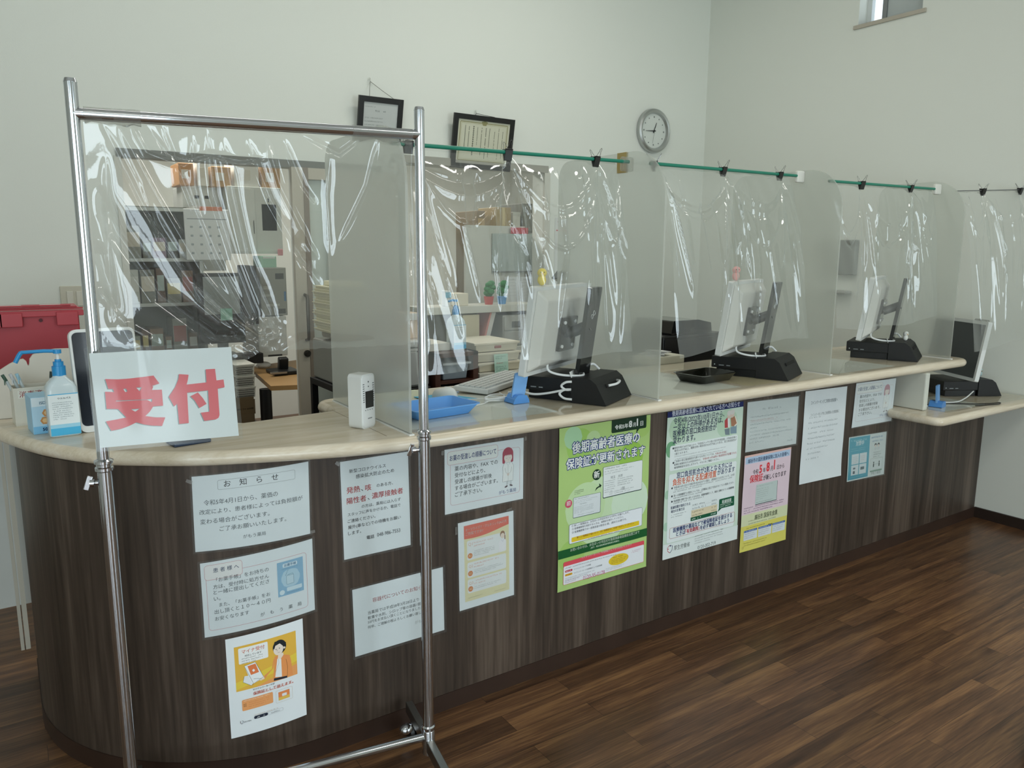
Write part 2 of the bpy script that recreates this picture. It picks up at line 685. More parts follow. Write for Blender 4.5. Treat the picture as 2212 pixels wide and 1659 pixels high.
# sliding door leaf pushed beside the first opening
d = thing('door_1', None, None, (1.36, YB - 0.062, 0.01))
d['kind'] = 'structure'
DL = mat('door_beige', 'b7b0a0', 0.5)
DD = mat('door_edge_brown', '83786a', 0.5)
b = MB()
b.span((0, 0, 0), (0.09, 0.036, 1.92), DL)
b.span((0.21, 0, 0), (0.62, 0.036, 1.92), DL)
b.span((0.09, 0, 0), (0.21, 0.036, 0.55), DL)
b.span((0.09, 0, 1.86), (0.21, 0.036, 1.92), DL)
b.build('door_leaf', d)
MB().span((0.062, -0.004, 0), (0.09, 0.0, 1.92), DD).build('edge_strip', d)
MB().add([(0.09, .018, .55), (0.21, .018, .55), (0.21, .018, 1.86), (0.09, .018, 1.86)], [(0, 1, 2, 3)], GLASS).build('glass_slit', d)
hz0, hz1 = 0.99, 1.24
h = MB()
HM = mat('door_pull_dark_steel', '5b5750', 0.3, 0.9)
h.tube([(0.045, -0.002, hz0), (0.045, -0.035, hz0 + .005), (0.045, -0.042, hz0 + .02), (0.045, -0.042, hz1 - .02), (0.045, -0.035, hz1 - .005), (0.045, -0.002, hz1)], 0.009, HM, 10)
h.build('door_handle', d)
MB().cyl((0.045, 0, 0.915), (0.045, -0.012, 0.915), 0.019, HM).cyl((0.045, -0.012, 0.915), (0.045, -0.018, 0.915), 0.011, HM).build('lock', d)

# ================================================================== the counter
Y0, UB = 2.042, 0.925         # front plane, underside of the worktop
RB = 0.68                     # radius of the rounded end
ZTOP = 0.965


def body(s):
    """plan of the counter front: point and outward normal at position s (= x along the straight run)"""
    if s >= RB:
        return np.array([s, Y0]), np.array([0.0, -1.0])
    a = min((RB - s) / RB, math.pi / 2)
    p = np.array([RB - RB * math.sin(a), Y0 + RB - RB * math.cos(a)])
    n = np.array([-math.sin(a), -math.cos(a)])
    e = (RB - s) - a * RB
    if e > 0:
        p = p + np.array([0, e])
    return p, n


def on_body(px, py):
    """(s, z) where the ray of a photo pixel meets the counter front"""
    q = ony(px, py, Y0)
    if q[0] >= RB:
        return np.array([q[0], q[2]])
    d = ray(px, py)
    dx, dy, cx, cy = d[0], d[1], RB, Y0 + RB
    A = dx * dx + dy * dy
    B = -2 * (dx * cx + dy * cy)
    C = cx * cx + cy * cy - RB * RB
    t = (-B - math.sqrt(max(B * B - 4 * A * C, 0))) / (2 * A)
    a = math.atan2(cx - t * dx, cy - t * dy)
    return np.array([RB - a * RB, CAM[2] + t * d[2]])


def front_strip(s0, s1, z0, z1, off, m, thick=0.02):
    mb = MB()
    S = [s for s in np.arange(s0, RB, 0.03)] + list(np.linspace(max(RB, s0), s1, 12)) if s0 < RB else list(np.linspace(s0, s1, 12))
    V, F = [], []
    for s in S:
        p, n = body(s)
        a, b = p + n * off, p + n * (off - thick)
        V += [(a[0], a[1], z0), (a[0], a[1], z1), (b[0], b[1], z1), (b[0], b[1], z0)]
    for i in range(len(S) - 1):
        o = 4 * i
        for k in range(4):
            F.append((o + k, o + (k + 1) % 4, o + 4 + (k + 1) % 4, o + 4 + k))
    F.append((0, 1, 2, 3))
    o = 4 * (len(S) - 1)
    F.append((o + 3, o + 2, o + 1, o))
    mb.add(V, F, m, True)
    return mb


cb = thing('reception_counter', 'long pharmacy counter front in dark walnut laminate with a rounded end', 'counter', (0, 0, 0))
front_strip(-0.7, 3.57, 0.058, UB, 0.0, WALNUT).build('front_panel', cb, sharp=0.9)
front_strip(3.57, XR - 0.014, 0.058, 0.699, 0.0, WALNUT).build('front_panel', cb, sharp=0.9)
front_strip(-0.7, XR - 0.014, 0.0, 0.058, 0.003, KICK).build('kick_board', cb, sharp=0.9)
e = MB()
e.span((3.549, Y0 + .021, 0.06), (3.569, 2.5, UB), WALNUT)
e.build('end_panel', cb)


def slabtop(name, outline, z0, z1, m, parent=None, nose=True):
    """worktop with a half-round nose all round; outline counter-clockwise"""
    P = [np.array(p) for p in outline]
    n = len(P)
    r = (z1 - z0) / 2
    N = []
    for i in range(n):
        a, b = P[i] - P[i - 1], P[(i + 1) % n] - P[i]
        a, b = a / np.linalg.norm(a), b / np.linalg.norm(b)
        na, nb = np.array([a[1], -a[0]]), np.array([b[1], -b[0]])
        v = na + nb
        v = v / max(v @ v / 2, 0.3)
        N.append(v)
    V, F = [], []
    K = 9
    for k in range(K):
        t = -math.pi / 2 + math.pi * k / (K - 1)
        for i in range(n):
            q = P[i] + N[i] * (r * (math.cos(t) - 1))
            V.append((q[0], q[1], (z0 + z1) / 2 + r * math.sin(t)))
    for k in range(K - 1):
        for i in range(n):
            j = (i + 1) % n
            F.append((k * n + i, k * n + j, (k + 1) * n + j, (k + 1) * n + i))
    mb = MB()
    mb.add(V, F, m, True)
    mb.add(V[(K - 1) * n:], [tuple(range(n))], m)
    mb.add(V[:n], [tuple(range(n - 1, -1, -1))], m)
    return mb.build(name, parent, sharp=1.2)


# front nose: rounded end, then straight to the far end
nose = crspline([(-0.052, 3.05), (-0.052, 2.9), (-0.050, 2.72), (-0.018, 2.608), (0.059, 2.419), (0.173, 2.246), (0.290, 2.149), (0.396, 2.084), (0.495, 2.043), (0.60, 2.007), (0.75, 1.962), (0.90, 1.935), (1.05, 1.926), (1.2, 1.925)], 6)
out = [tuple(p) for p in nose] + [(2.0, 1.925), (3.0, 1.925), (4.03, 1.925)]
out += [(4.03 + .07 * math.sin(t), 1.995 - .07 * math.cos(t)) for t in np.linspace(0.2, math.pi / 2, 6)]
out += [(4.10, 2.35), (4.10, 2.60), (3.0, 2.62), (1.6, 2.64)]
out += [(0.97 - 0.07 * math.sin(t), 2.57 + 0.07 * math.cos(t)) for t in np.linspace(0.1, math.pi / 2, 6)]
out += [(0.90, 2.50), (0.885, 2.428), (0.6, 2.402), (0.50, 2.50), (0.46, 2.75), (0.46, 3.05)]
top = slabtop('counter_top', out, UB, ZTOP, ASH)
_tag(top, 'long whitewashed ash worktop with a rounded nose running along the pharmacy counter', 'worktop')
# seam between the rounded end piece and the straight run
seam = MB()
seam.span((0.893, 1.99, ZTOP), (0.8945, 2.42, ZTOP + 0.0004), mat('seam_dark', '8a7c67', 0.6))
seam.build('seam', top)
lo = [(3.60, 1.78), (4.56, 1.78), (4.56, 2.6), (3.55, 2.6), (3.55, 1.83)]
lo = [(3.55 + .05 - .05 * math.cos(t), 1.82 - .05 * math.sin(t)) for t in np.linspace(0, math.pi / 2, 6)] + [(4.0, 1.77), (4.553, 1.77), (4.553, 2.55), (3.575, 2.55), (3.575, 2.05), (3.55, 2.02)]
lt = slabtop('low_counter_top', lo, 0.70, 0.74, ASH)
_tag(lt, 'lower wheelchair-height ash worktop in the far corner beside the end wall', 'worktop')
sp = MB()
PAN = mat('white_side_panel', 'c9cbc2', 0.5)
sp.span((3.668, 1.92, 0.741), (3.702, 2.55, UB - 0.001), PAN)
spo = sp.build('support_panel', None, bevel=0.006)
_tag(spo, 'white upright panel between the high worktop and the lower worktop', 'panel')

# ================================================================== partitions, rods, clips
GREENROD = mat('green_rod', '167a63', 0.35)


def partition(x, y0, y1, label):
    t = thing('partition_panel', label, 'partition', (x, 0, 0), 0, 'frosted partitions across the counter')
    z0, z1 = ZTOP + 0.004, 1.845
    r0, r1 = 0.17, 0.07
    poly = [(y0, z0), (y1, z0)]
    poly += [(y1 - r1 + r1 * math.cos(a), z1 - r1 + r1 * math.sin(a)) for a in np.linspace(0, math.pi / 2, 8)]
    poly += [(y0 + r0 - r0 * math.sin(a), z1 - r0 + r0 * math.cos(a)) for a in np.linspace(0, math.pi / 2, 14)]
    mb = MB()
    mb.prism(poly, (-0.004, 0, 0), (0, 1, 0), (0, 0, 1), (0.008, 0, 0), FROST)
    mb.build('frosted_sheet', t)
    b = MB()
    b.span((-0.008, y0 - .008, ZTOP), (0.008, y1, ZTOP + 0.004), WHITE)
    b.build('base_strip', t)
    return t


partition(0.957, 1.962, 2.57, 'frosted acrylic partition beside the rounded counter end and the carbon dioxide meter')
partition(1.94, 1.962, 2.57, 'frosted acrylic partition with brown tape on its rounded top corner')
partition(2.99, 1.985, 2.57, 'frosted acrylic partition between the pink toy chick monitor and the white toy chick base')
partition(3.97, 1.97, 2.42, 'frosted acrylic partition at the far end of the high worktop')


def rod(a, b, label):
    mb = MB()
    mb.cyl(a, b, 0.0062, GREENROD, n=14)
    o = mb.build('green_rod', None)
    return _tag(o, label, 'rod', 'green rods above the counter')


RODS = [((0.962, 2.06, 1.790), (1.925, 2.14, 1.809)), ((1.945, 2.05, 1.797), (2.975, 2.19, 1.822)), ((2.995, 2.06, 1.793), (3.92, 2.10, 1.806))]
rod(*RODS[0], 'teal rod holding the vinyl behind the chrome rack, below the framed certificate')
rod(*RODS[1], 'teal rod from the brown taped partition, below the wall clock')
rod(*RODS[2], 'teal rod over the third bay, ending at white tape')
WTAPE = mat('white_tape', 'dcdcd4', 0.5)
BTAPE = mat('brown_tape', 'b29c62', 0.5)
tp = MB()
tp.span((1.9355, 2.165, 1.775), (1.9445, 2.215, 1.8465), BTAPE)
_tag(tp.build('brown_tape', None), 'strip of brown packing tape wrapped over the partition top below the clock', 'tape')
for x, y, z, lab in ((1.905, 2.14, 1.80, 'clear white tape holding the teal rod to the brown taped partition'), (2.955, 2.187, 1.818, 'white tape holding the teal rod end at the third partition'), (3.925, 2.10, 1.805, 'white tape holding the teal rod end at the far partition')):
    mb = MB()
    mb.box((x + .012, y, z), (0.055, 0.018, 0.05), TAPE if 'clear' in lab else WTAPE, top=None)
    _tag(mb.build('tape', None, bevel=0.006), lab, 'tape', 'tapes at the rod ends')
CORD = mat('thin_wire', '6d6f70', 0.4, 0.6)
wr = MB()
wr.cyl((3.98, 2.03, 1.795), (XR, 1.985, 1.826), 0.0022, CORD, n=8)
_tag(wr.build('hanging_wire', None), 'thin wire stretched from the far partition to the end wall', 'wire')

CLIPM = mat('clip_black', '101010', 0.4)
WIREM = mat('clip_wire', '8f9092', 0.25, 1.0)


def clip_mesh():
    b = MB()
    w_ = 0.026
    prof = [(-0.010, 0.016), (0.010, 0.016), (0.0115, 0.012), (0.003, -0.016), (0.0035, -0.018), (-0.0035, -0.018), (-0.003, -0.016), (-0.0115, 0.012)]
    b.prism(prof, (-w_ / 2, 0, 0), (0, 1, 0), (0, 0, 1), (w_, 0, 0), CLIPM)
    b.cyl((-w_ / 2, -0.010, 0.016), (w_ / 2, -0.010, 0.016), 0.002, CLIPM, n=8)
    b.cyl((-w_ / 2, 0.010, 0.016), (w_ / 2, 0.010, 0.016), 0.002, CLIPM, n=8)
    me_b = b
    wires = []
    for sgn in (-1, 1):
        w2 = MB()
        pts = [(-0.008, 0, 0), (-0.007, 0, 0.010), (-0.0035, 0, 0.018), (-0.0045, 0, 0.026), (0, 0, 0.031), (0.0045, 0, 0.026), (0.0035, 0, 0.018), (0.007, 0, 0.010), (0.008, 0, 0)]
        tilt = sgn * 0.55
        pts = [(x, sgn * 0.010 + z * math.sin(tilt), 0.016 + z * math.cos(tilt)) for x, _, z in pts]
        w2.tube(pts, 0.0008, WIREM, 6)
        wires.append(w2)
    return me_b, wires


def make_clip():
    t = thing('binder_clip', 'black binder clip', 'clip', (0, 0, 0), 0, 'binder clips holding the vinyl film')
    b, ws = clip_mesh()
    b.build('clamp', t)
    for w2 in ws:
        w2.build('wire_handle', t)
    return t


def rod_point(k, px, py):
    a, b = (np.array(q) for q in RODS[k])
    d = ray(px, py)
    best = min(np.linspace(-0.05, 1.05, 400), key=lambda t: np.linalg.norm(np.cross((a + (b - a) * t - CAM), d)) / np.linalg.norm(d))
    return a + (b - a) * best


CLIPS = [(0, 882, 313, 'black binder clip on the teal rod, seen behind the rack beside its end pole'),
         (0, 1097, 333, 'black binder clip on the teal rod at the corner of the framed certificate'),
         (0, 1287, 347, 'black binder clip on the teal rod just before the brown tape'),
         (1, 1412, 358, 'black binder clip on the teal rod end under the wall clock'),
         (1, 1561, 373, 'black binder clip in the middle of the second teal rod'),
         (1, 1684, 380, 'black binder clip near the white tape of the second teal rod'),
         (2, 1861, 399, 'black binder clip in the middle of the third teal rod'),
         (2, 1967, 407, 'black binder clip near the white tape of the third teal rod'),
         (3, 2124, 408, 'black binder clip in the middle of the thin wire'),
         (3, 2204, 409, 'black binder clip on the thin wire at the end wall')]
RODS.append(((3.98, 2.03, 1.795), (XR, 1.985, 1.826)))
c0 = make_clip()
CLIP_POS = []
for i, (k, px, py, lab) in enumerate(CLIPS):
    q = rod_point(k, px, py)
    CLIP_POS.append((k, q))
    c = c0 if i == 0 else dup(c0)
    c.location = (q[0], q[1], q[2] - 0.008)
    c.rotation_euler = (0.0, 0.0, random.uniform(-0.25, 0.25) + (1.2 if i == 3 else 0.1))
    c['label'] = lab
# ================================================================== printed sheets
_T = {}


def glyphs(s, bold=0.0, res=2, n=4):
    k = (s, bold, res, n)
    if k in _T:
        return _T[k]
    cu = bpy.data.curves.new('lettering', 'FONT')
    cu.body, cu.size, cu.resolution_u = s, 1.0, res
    ob = bpy.data.objects.new('lettering', cu)
    me = bpy.data.meshes.new_from_object(ob)
    V = np.array([v.co[:2] for v in me.vertices]) if len(me.vertices) else np.zeros((0, 2))
    F = [tuple(p.vertices) for p in me.polygons]
    bpy.data.objects.remove(ob)
    bpy.data.curves.remove(cu)
    bpy.data.meshes.remove(me)
    if bold and len(V):
        # heavier strokes: the same outline laid down several times, slightly apart
        VV, FF = [], []
        for i in range(n):
            a = 2 * math.pi * (i + 0.5) / n
            FF += [tuple(j + len(V) * i for j in f) for f in F]
            VV.append(V + bold * np.array([math.cos(a), math.sin(a)]))
        V, F = np.concatenate(VV), FF
    _T[k] = (V, F)
    return _T[k]


class Sheet:
    """a flat print: paper plus lettering and pictures, laid out in millimetres (u across, v down)"""

    def __init__(self, w, h, conv=None):
        self.w, self.h, self.conv = w, h, conv
        self.el, self.n = [], 0

    def c(self, p):
        return self.conv(*p) if self.conv else np.array(p, float)

    def put(self, V, F, col, lift=None):
        self.n += 1
        self.el.append((np.array(V, float), F, col, 0.25 + 0.026 * self.n if lift is None else lift))

    @staticmethod
    def fine(V, T, step=7.0):
        """split triangles until no edge is longer than step, so that large print bends with the paper"""
        V = [tuple(v) for v in V]
        while True:
            E, out, cut = {}, [], False

            def mid(i, j):
                k = (min(i, j), max(i, j))
                if k not in E:
                    V.append(((V[i][0] + V[j][0]) / 2, (V[i][1] + V[j][1]) / 2))
                    E[k] = len(V) - 1
                return E[k]
            for t in T:
                L = [math.hypot(V[t[i]][0] - V[t[i - 1]][0], V[t[i]][1] - V[t[i - 1]][1]) for i in range(3)]
                m = max(range(3), key=lambda i: L[i])
                if L[m] > step:
                    a, b, c = t[m - 1], t[m], t[(m + 1) % 3]
                    q = mid(a, b)
                    out += [(a, q, c), (q, b, c)]
                    cut = True
                else:
                    out.append(t)
            T = out
            if not cut:
                return V, T

    # -- filled region between two curves of u, cut fine so that it can bend with the paper
    def band(self, u0, u1, top, bot, col, step=7.0):
        nu = max(1, int(math.ceil((u1 - u0) / step)))
        U = np.linspace(u0, u1, nu + 1)
        T = [top(u) for u in U]
        B = [bot(u) for u in U]
        nv = max(1, int(math.ceil(max(b - t for t, b in zip(T, B)) / step)))
        V, F = [], []
        for u, t, b in zip(U, T, B):
            for j in range(nv + 1):
                V.append((u, t + (b - t) * j / nv))
        for i in range(nu):
            for j in range(nv):
                a = i * (nv + 1) + j
                F.append((a, a + 1, a + nv + 2, a + nv + 1))
        self.put(V, F, col)

    def rect(self, u, v, w, h, col, r=0.0):
        if r <= 0:
            return self.band(u, u + w, lambda x: v, lambda x: v + h, col)
        r = min(r, w / 2, h / 2)

        def cut(x):
            d = max(u + r - x, x - (u + w - r), 0)
            return r - math.sqrt(max(r * r - d * d, 0))
        self.band(u, u + w, lambda x: v + cut(x), lambda x: v + h - cut(x), col, min(7.0, max(r / 3, 0.8)))

    def ring(self, u, v, w, h, r, t, col):
        P = [(x, y) for x, y in rrect(w, h, r, 6, u + w / 2, v + h / 2)]
        self.line(P + [P[0]], t, col)

    def line(self, P, t, col):
        P = [np.array(p, float) for p in P]
        Q = [P[0]]
        for a, b in zip(P, P[1:]):
            k = max(1, int(np.linalg.norm(b - a) / 8))
            Q += [a + (b - a) * (i + 1) / k for i in range(k)]
        V, F = [], []
        n = len(Q)
        for i, q in enumerate(Q):
            d = Q[min(i + 1, n - 1)] - Q[max(i - 1, 0)]
            L = np.linalg.norm(d)
            if np.linalg.norm(Q[0] - Q[-1]) < 1e-6 and i in (0, n - 1):
                d = Q[1] - Q[-2]
                L = np.linalg.norm(d)
            nn = np.array([-d[1], d[0]]) / max(L, 1e-9) * t / 2
            V += [q - nn, q + nn]
        for i in range(n - 1):
            F.append((2 * i, 2 * i + 1, 2 * i + 3, 2 * i + 2))
        self.put(V, F, col)

    def ell(self, u, v, ru, rv, col, n=28, rot=0.0):
        V = []
        for i in range(n):
            a = 2 * math.pi * i / n
            x, y = ru * math.cos(a), rv * math.sin(a)
            V.append((u + x * math.cos(rot) - y * math.sin(rot), v + x * math.sin(rot) + y * math.cos(rot)))
        self.poly(V, col)

    def poly(self, P, col, holes=()):
        loops = [[Vector((p[0], p[1], 0)) for p in L] for L in [P] + list(holes)]
        V = [(p[0], p[1]) for L in [P] + list(holes) for p in L]
        T = [tuple(t) for t in tessellate_polygon(loops)]
        self.put(*self.fine(V, T), col)

    # -- lettering from baseline start to baseline end (both given in the sheet's own units)
    def text(self, s, p0, p1, col, bold=0.0, tall=1.0, halo=None, halo_w=0.08, res=2, level=True, size=None, sp=None):
        a, b = self.c(p0), (self.c(p1) if p1 is not None else None)
        if sp:
            s = sp.join(s)
        V, F = glyphs(s, bold, res)
        if not len(V):
            return
        x0, x1 = V[:, 0].min(), V[:, 0].max()
        if size is None:
            L = (b[0] - a[0]) if level else np.linalg.norm(b - a)
            size = L / (x1 - x0)
        ang = 0.0 if (level or b is None) else math.atan2(b[1] - a[1], b[0] - a[0])
        v0 = (a[1] + b[1]) / 2 if (level and b is not None) else a[1]

        def lay(V):
            X = (V[:, 0] - x0) * size
            Y = -V[:, 1] * size * tall
            return np.stack([a[0] + X * math.cos(ang) - Y * math.sin(ang), v0 + X * math.sin(ang) + Y * math.cos(ang)], 1)
        if halo:
            H, HF = glyphs(s, bold + halo_w, 1, 12)
            self.put(lay(H), HF, halo)
        self.put(lay(V), F, col)

    def em(self, s, p0, p1):
        """type size at which s spans p0..p1"""
        V, _ = glyphs(s)
        return (self.c(p1)[0] - self.c(p0)[0]) / (V[:, 0].max() - V[:, 0].min())

    # -- rows of print too small to read in the photo
    def micro(self, u, v, w, rows, pitch, h, col, seed=1, last=0.6):
        r = random.Random(seed)
        V, F = [], []
        for k in range(rows):
            x, end = u, u + w * (1.0 if k < rows - 1 else last) * r.uniform(0.9, 1.0)
            while x < end - h * 0.5:
                L = min(h * r.uniform(0.7, 0.95), end - x)
                if r.random() > 0.08:
                    o = len(V)
                    y = v + k * pitch
                    hh = h * r.uniform(0.75, 1.0)
                    # each blurred character as a few thin strokes
                    st = [(x, x + L, y - hh * q_, y - hh * (q_ - .13)) for q_ in r.sample((.16, .42, .68, .98), 2)]
                    st += [(x + L * q_, x + L * (q_ + .16), y - hh, y - hh * .02) for q_ in r.sample((.05, .38, .72), r.choice((1, 2)))]
                    for (xa, xb, ya, yb) in st:
                        o = len(V)
                        V += [(xa, ya), (xb, ya), (xb, yb), (xa, yb)]
                        F.append((o, o + 1, o + 2, o + 3))
                x += h * 1.06
        self.put(V, F, col)

    def build(self, name, parent, P, paper='e9ecea', pmat=None):
        """P(u, v, w_mm) -> world; makes the paper and the print as two meshes under parent"""
        nu, nv = max(2, int(self.w / 6)), max(2, int(self.h / 6))
        V, F = [], []
        for j in range(nv + 1):
            for i in range(nu + 1):
                V.append(P(self.w * i / nu, self.h * j / nv, 0.0))
        for j in range(nv):
            for i in range(nu):
                a = j * (nu + 1) + i
                F.append((a, a + nu + 1, a + nu + 2, a + 1))
        mb = MB()
        mb.add(V, F, pmat or mat('paper_' + paper, paper, 0.6, spec=0.3), True)
        mb.build(name, parent, sharp=1.5)
        pr = MB()
        for V, F, col, lift in self.el:
            pr.add([P(u, v, lift) for u, v in V], [tuple(reversed(f)) for f in F], mat('ink_' + col, col, 0.55, spec=0.3), False)
        if pr.v:
            pr.build('lettering', parent, smooth_all=False)


A4L, A4P = (297.0, 210.0), (210.0, 297.0)


def notice(label, size, crop, corners, paper='e4eaee', pouch=0.0, wav=0.6, off=1.6, name='notice_sheet', cat='notice', seed=0, curl=0.0):
    """a sheet stuck to the counter front. crop = (x0, y0, scale) of the zoomed view the corner pixels are read in;
    corners = TL, TR, BL, BR of the paper"""
    x0, y0, k = crop
    pix = lambda x, y: on_body(x0 + x / k, y0 + y / k)
    TL, TR, BL, BR = (pix(*q) for q in corners)
    w_, h_ = size
    eu = ((TR - TL) + (BR - BL)) / 2
    ev = ((BL - TL) + (BR - TR)) / 2
    C = (TL + TR + BL + BR) / 4
    M_ = np.array([eu, ev]).T
    Mi = np.linalg.inv(M_)

    def conv(x, y):
        q = Mi @ (pix(x, y) - C) + 0.5
        return np.array([q[0] * w_, q[1] * h_])
    sh = Sheet(w_, h_, conv)
    rr = random.Random(seed)
    ph = [rr.uniform(0, 6.28) for _ in range(4)]

    def P(u, v, lift):
        q = C + M_ @ np.array([u / w_ - 0.5, v / h_ - 0.5])
        wv = wav * (1.0 + 0.6 * math.sin(u / 52.0 + ph[0]) * math.sin(v / 60.0 + ph[1]) + 0.4 * math.sin(v / 37.0 + ph[2]))
        wv += curl * max(0.0, (v / h_ - 0.72) / 0.28) ** 2 * (0.4 + 0.6 * u / w_)
        p, n = body(q[0])
        p = p + n * (off + wv + lift) / 1000.0
        return (p[0], p[1], q[1])
    t = thing(name, label, cat)

    def finish():
        sh.build('paper', t, P, paper)
        if pouch:
            mb = MB()
            m_ = pouch
            nu, nv = int(w_ / 12), int(h_ / 12)
            V, F = [], []
            for j in range(nv + 1):
                for i in range(nu + 1):
                    V.append(P(-m_ + (w_ + 2 * m_) * i / nu, -m_ + (h_ + 2 * m_) * j / nv, 4.0 if 0 else 2.2 + 0.02 * sh.n))
            for j in range(nv):
                for i in range(nu):
                    a = j * (nu + 1) + i
                    F.append((a, a + nu + 1, a + nu + 2, a + 1))
            mb.add(V, F, LAMI, True)
            mb.build('laminate_pouch', t, sharp=1.5)
    return sh, t, P, finish


def tape_bit(t, P, u, v, w_, h_, rot=0.0):
    V = []
    for a, b in ((-w_ / 2, -h_ / 2), (w_ / 2, -h_ / 2), (w_ / 2, h_ / 2), (-w_ / 2, h_ / 2)):
        V.append(P(u + a * math.cos(rot) - b * math.sin(rot), v + a * math.sin(rot) + b * math.cos(rot), 3.0))
    V2 = [P(u + a * math.cos(rot) - b * math.sin(rot), v + a * math.sin(rot) + b * math.cos(rot), 3.2) for a, b in ((-w_ / 2, -h_ / 2), (w_ / 2, -h_ / 2), (w_ / 2, h_ / 2), (-w_ / 2, h_ / 2))]
    MB().add(V + V2, [(0, 3, 2, 1), (4, 5, 6, 7), (0, 1, 5, 4), (1, 2, 6, 5), (2, 3, 7, 6), (3, 0, 4, 7)], TAPE).build('tape', t)
# ================================================================== the notices on the counter front
INK, GRY, RED, BLU, PNK = '23272b', '4b5358', 'd8484a', '27498c', 'cf8a90'

# 1 price notice
s, t, P, fin = notice('landscape notice headed お知らせ in a thin box, topmost on the rounded counter end', A4L, (400, 980, 6.144), ((85, 285), (1632, 120), (140, 1322), (1655, 1040)), pouch=5, seed=1)
a, b = s.c((430, 350)), s.c((1455, 305))
s.ring(a[0], 16, b[0] - a[0], 26, 4, 0.6, '5b6468')
s.text('お知らせ', (515, 435), (1235, 335), INK, sp='　', bold=0.004)
s.text('令和5年4月1日から、薬価の', (250, 690), (1228, 545), GRY, tall=1.1)
s.text('改定により、患者様によっては負担額が', (195, 825), (1555, 585), GRY)
s.text('変わる場合がございます。', (205, 950), (1120, 795), GRY)
s.text('ご了承お願いいたします。', (460, 1030), (1340, 875), GRY)
s.text('がもう薬局', (770, 1118), (1070, 1070), GRY)
fin()
tape_bit(t, P, -6, 12, 16, 9, 0.5)
tape_bit(t, P, 303, 205, 14, 9)

# 2 medicine notebook notice
s, t, P, fin = notice('landscape notice with a pink rounded border and a light blue booklet picture', A4L, (400, 1150, 6.144), ((200, 405), (1680, 85), (262, 1400), (1720, 1015)), pouch=6, seed=2)
s.ring(13, 33, 265, 160, 9, 0.9, PNK)
s.rect(10, 9, 97, 41, 'eceaea', 8)
s.ring(10, 9, 97, 41, 8, 0.9, PNK)
s.text('患者様へ', (375, 535), (715, 458), '3f5577', sp=' ', bold=0.01)
s.text('「お薬手帳」をお持ちの', (415, 640), (1110, 515), GRY)
s.text('方は、受付時に処方せん', (375, 742), (1112, 598), GRY)
s.text('と一緒に提出してくださ', (380, 815), (1115, 668), GRY)
s.text('い。', (385, 905), (472, 888), GRY)
s.text('また、「お薬手帳」をお', (455, 978), (1130, 833), GRY)
s.text('出し頂くと１０～４０円', (395, 1082), (1132, 912), GRY)
s.text('お安くなります', (400, 1163), (850, 1080), GRY)
s.text('がもう薬局', (1000, 1103), (1542, 965), GRY, sp='　')
q = s.c((1185, 405))
u0, v0 = 197, 42
s.rect(u0, v0, 71, 99, '8fb9d6')
s.rect(u0 + 10, v0 + 26, 51, 50, 'b5d3e4', 20)
s.rect(u0 + 15, v0 + 7, 40, 11, 'd3e4ee', 3)
V, F = glyphs('お薬手帳', 0.02)
s.put(np.stack([u0 + 18.5 + V[:, 0] * 8.4, v0 + 15.5 - V[:, 1] * 8.4], 1), F, '3c74a0')
s.micro(u0 + 10, v0 + 23, 48, 1, 5, 1.8, '46789b', 2, 1)
s.rect(u0 + 24, v0 + 43, 20, 25, 'c3dae6', 2)
s.ring(u0 + 24, v0 + 43, 20, 25, 2, 0.7, '52778f')
s.line([(u0 + 22, v0 + 42), (u0 + 28, v0 + 27), (u0 + 31, v0 + 28)], 0.8, '52778f')
s.line([(u0 + 26, v0 + 41), (u0 + 42, v0 + 39), (u0 + 43, v0 + 43)], 0.7, '52778f')
s.rect(u0 + 24, v0 + 77, 42, 11, 'cfe2ec', 2)
s.ell(u0 + 11, v0 + 88, 7, 7, 'd7e8f0')
s.micro(u0 + 22, v0 + 94, 42, 1, 4, 2.6, '4b7fa3', 5, 1)
fin()

# 3 orange flyer with a woman
s, t, P, fin = notice('portrait flyer with a woman in an orange jacket on a yellow ground', A4P, (440, 1330, 5.925), ((275, 295), (1262, 35), (357, 1575), (1315, 1255)), seed=3, name='flyer', cat='flyer', wav=0.9)
C = lambda x, y: s.c((x, y))
a, b, c_, d_ = C(385, 400), C(1172, 188), C(418, 968), C(1195, 740)
U0, V0, UW, VH = a[0], (a[1] + b[1]) / 2, b[0] - a[0], c_[1] - a[1]
s.rect(U0, V0, UW, VH, 'e5b64a')
s.band(U0, U0 + UW, lambda u: V0 + VH * (0.80 - 0.30 * (u - U0) / UW), lambda u: V0 + VH * (0.96 - 0.27 * (u - U0) / UW), 'e8cb4c')
s.band(U0 + UW * .3, U0 + UW, lambda u: V0 + VH * (1.0 - 0.25 * (u - U0 - UW * .3) / (UW * .7)), lambda u: V0 + VH, 'e9a263')
a, b = C(440, 430), C(828, 550)
s.rect(a[0], a[1] - 2, b[0] - a[0], 47, 'eef0f0', 3)
s.text('マイナ受付', (485, 478), (780, 412), 'e0704e', bold=0.012)
s.text('対応しています', (525, 518), (740, 468), '2f3538', bold=0.012)
a = C(485, 560)
s.micro(a[0], a[1], 62, 3, 6.6, 3.0, '3f464a', 3, 0.7)


def pp(*pts):
    return [C(*p) for p in pts]


def head(cx, cy, r, hair, skin, bob=True):
    q = C(cx, cy)
    s.ell(q[0] + r * .06, q[1] - r * .16, r * 1.14, r * 1.16, hair)
    s.ell(q[0] - r * .05, q[1] + r * .2, r * .80, r * .92, skin)
    return q


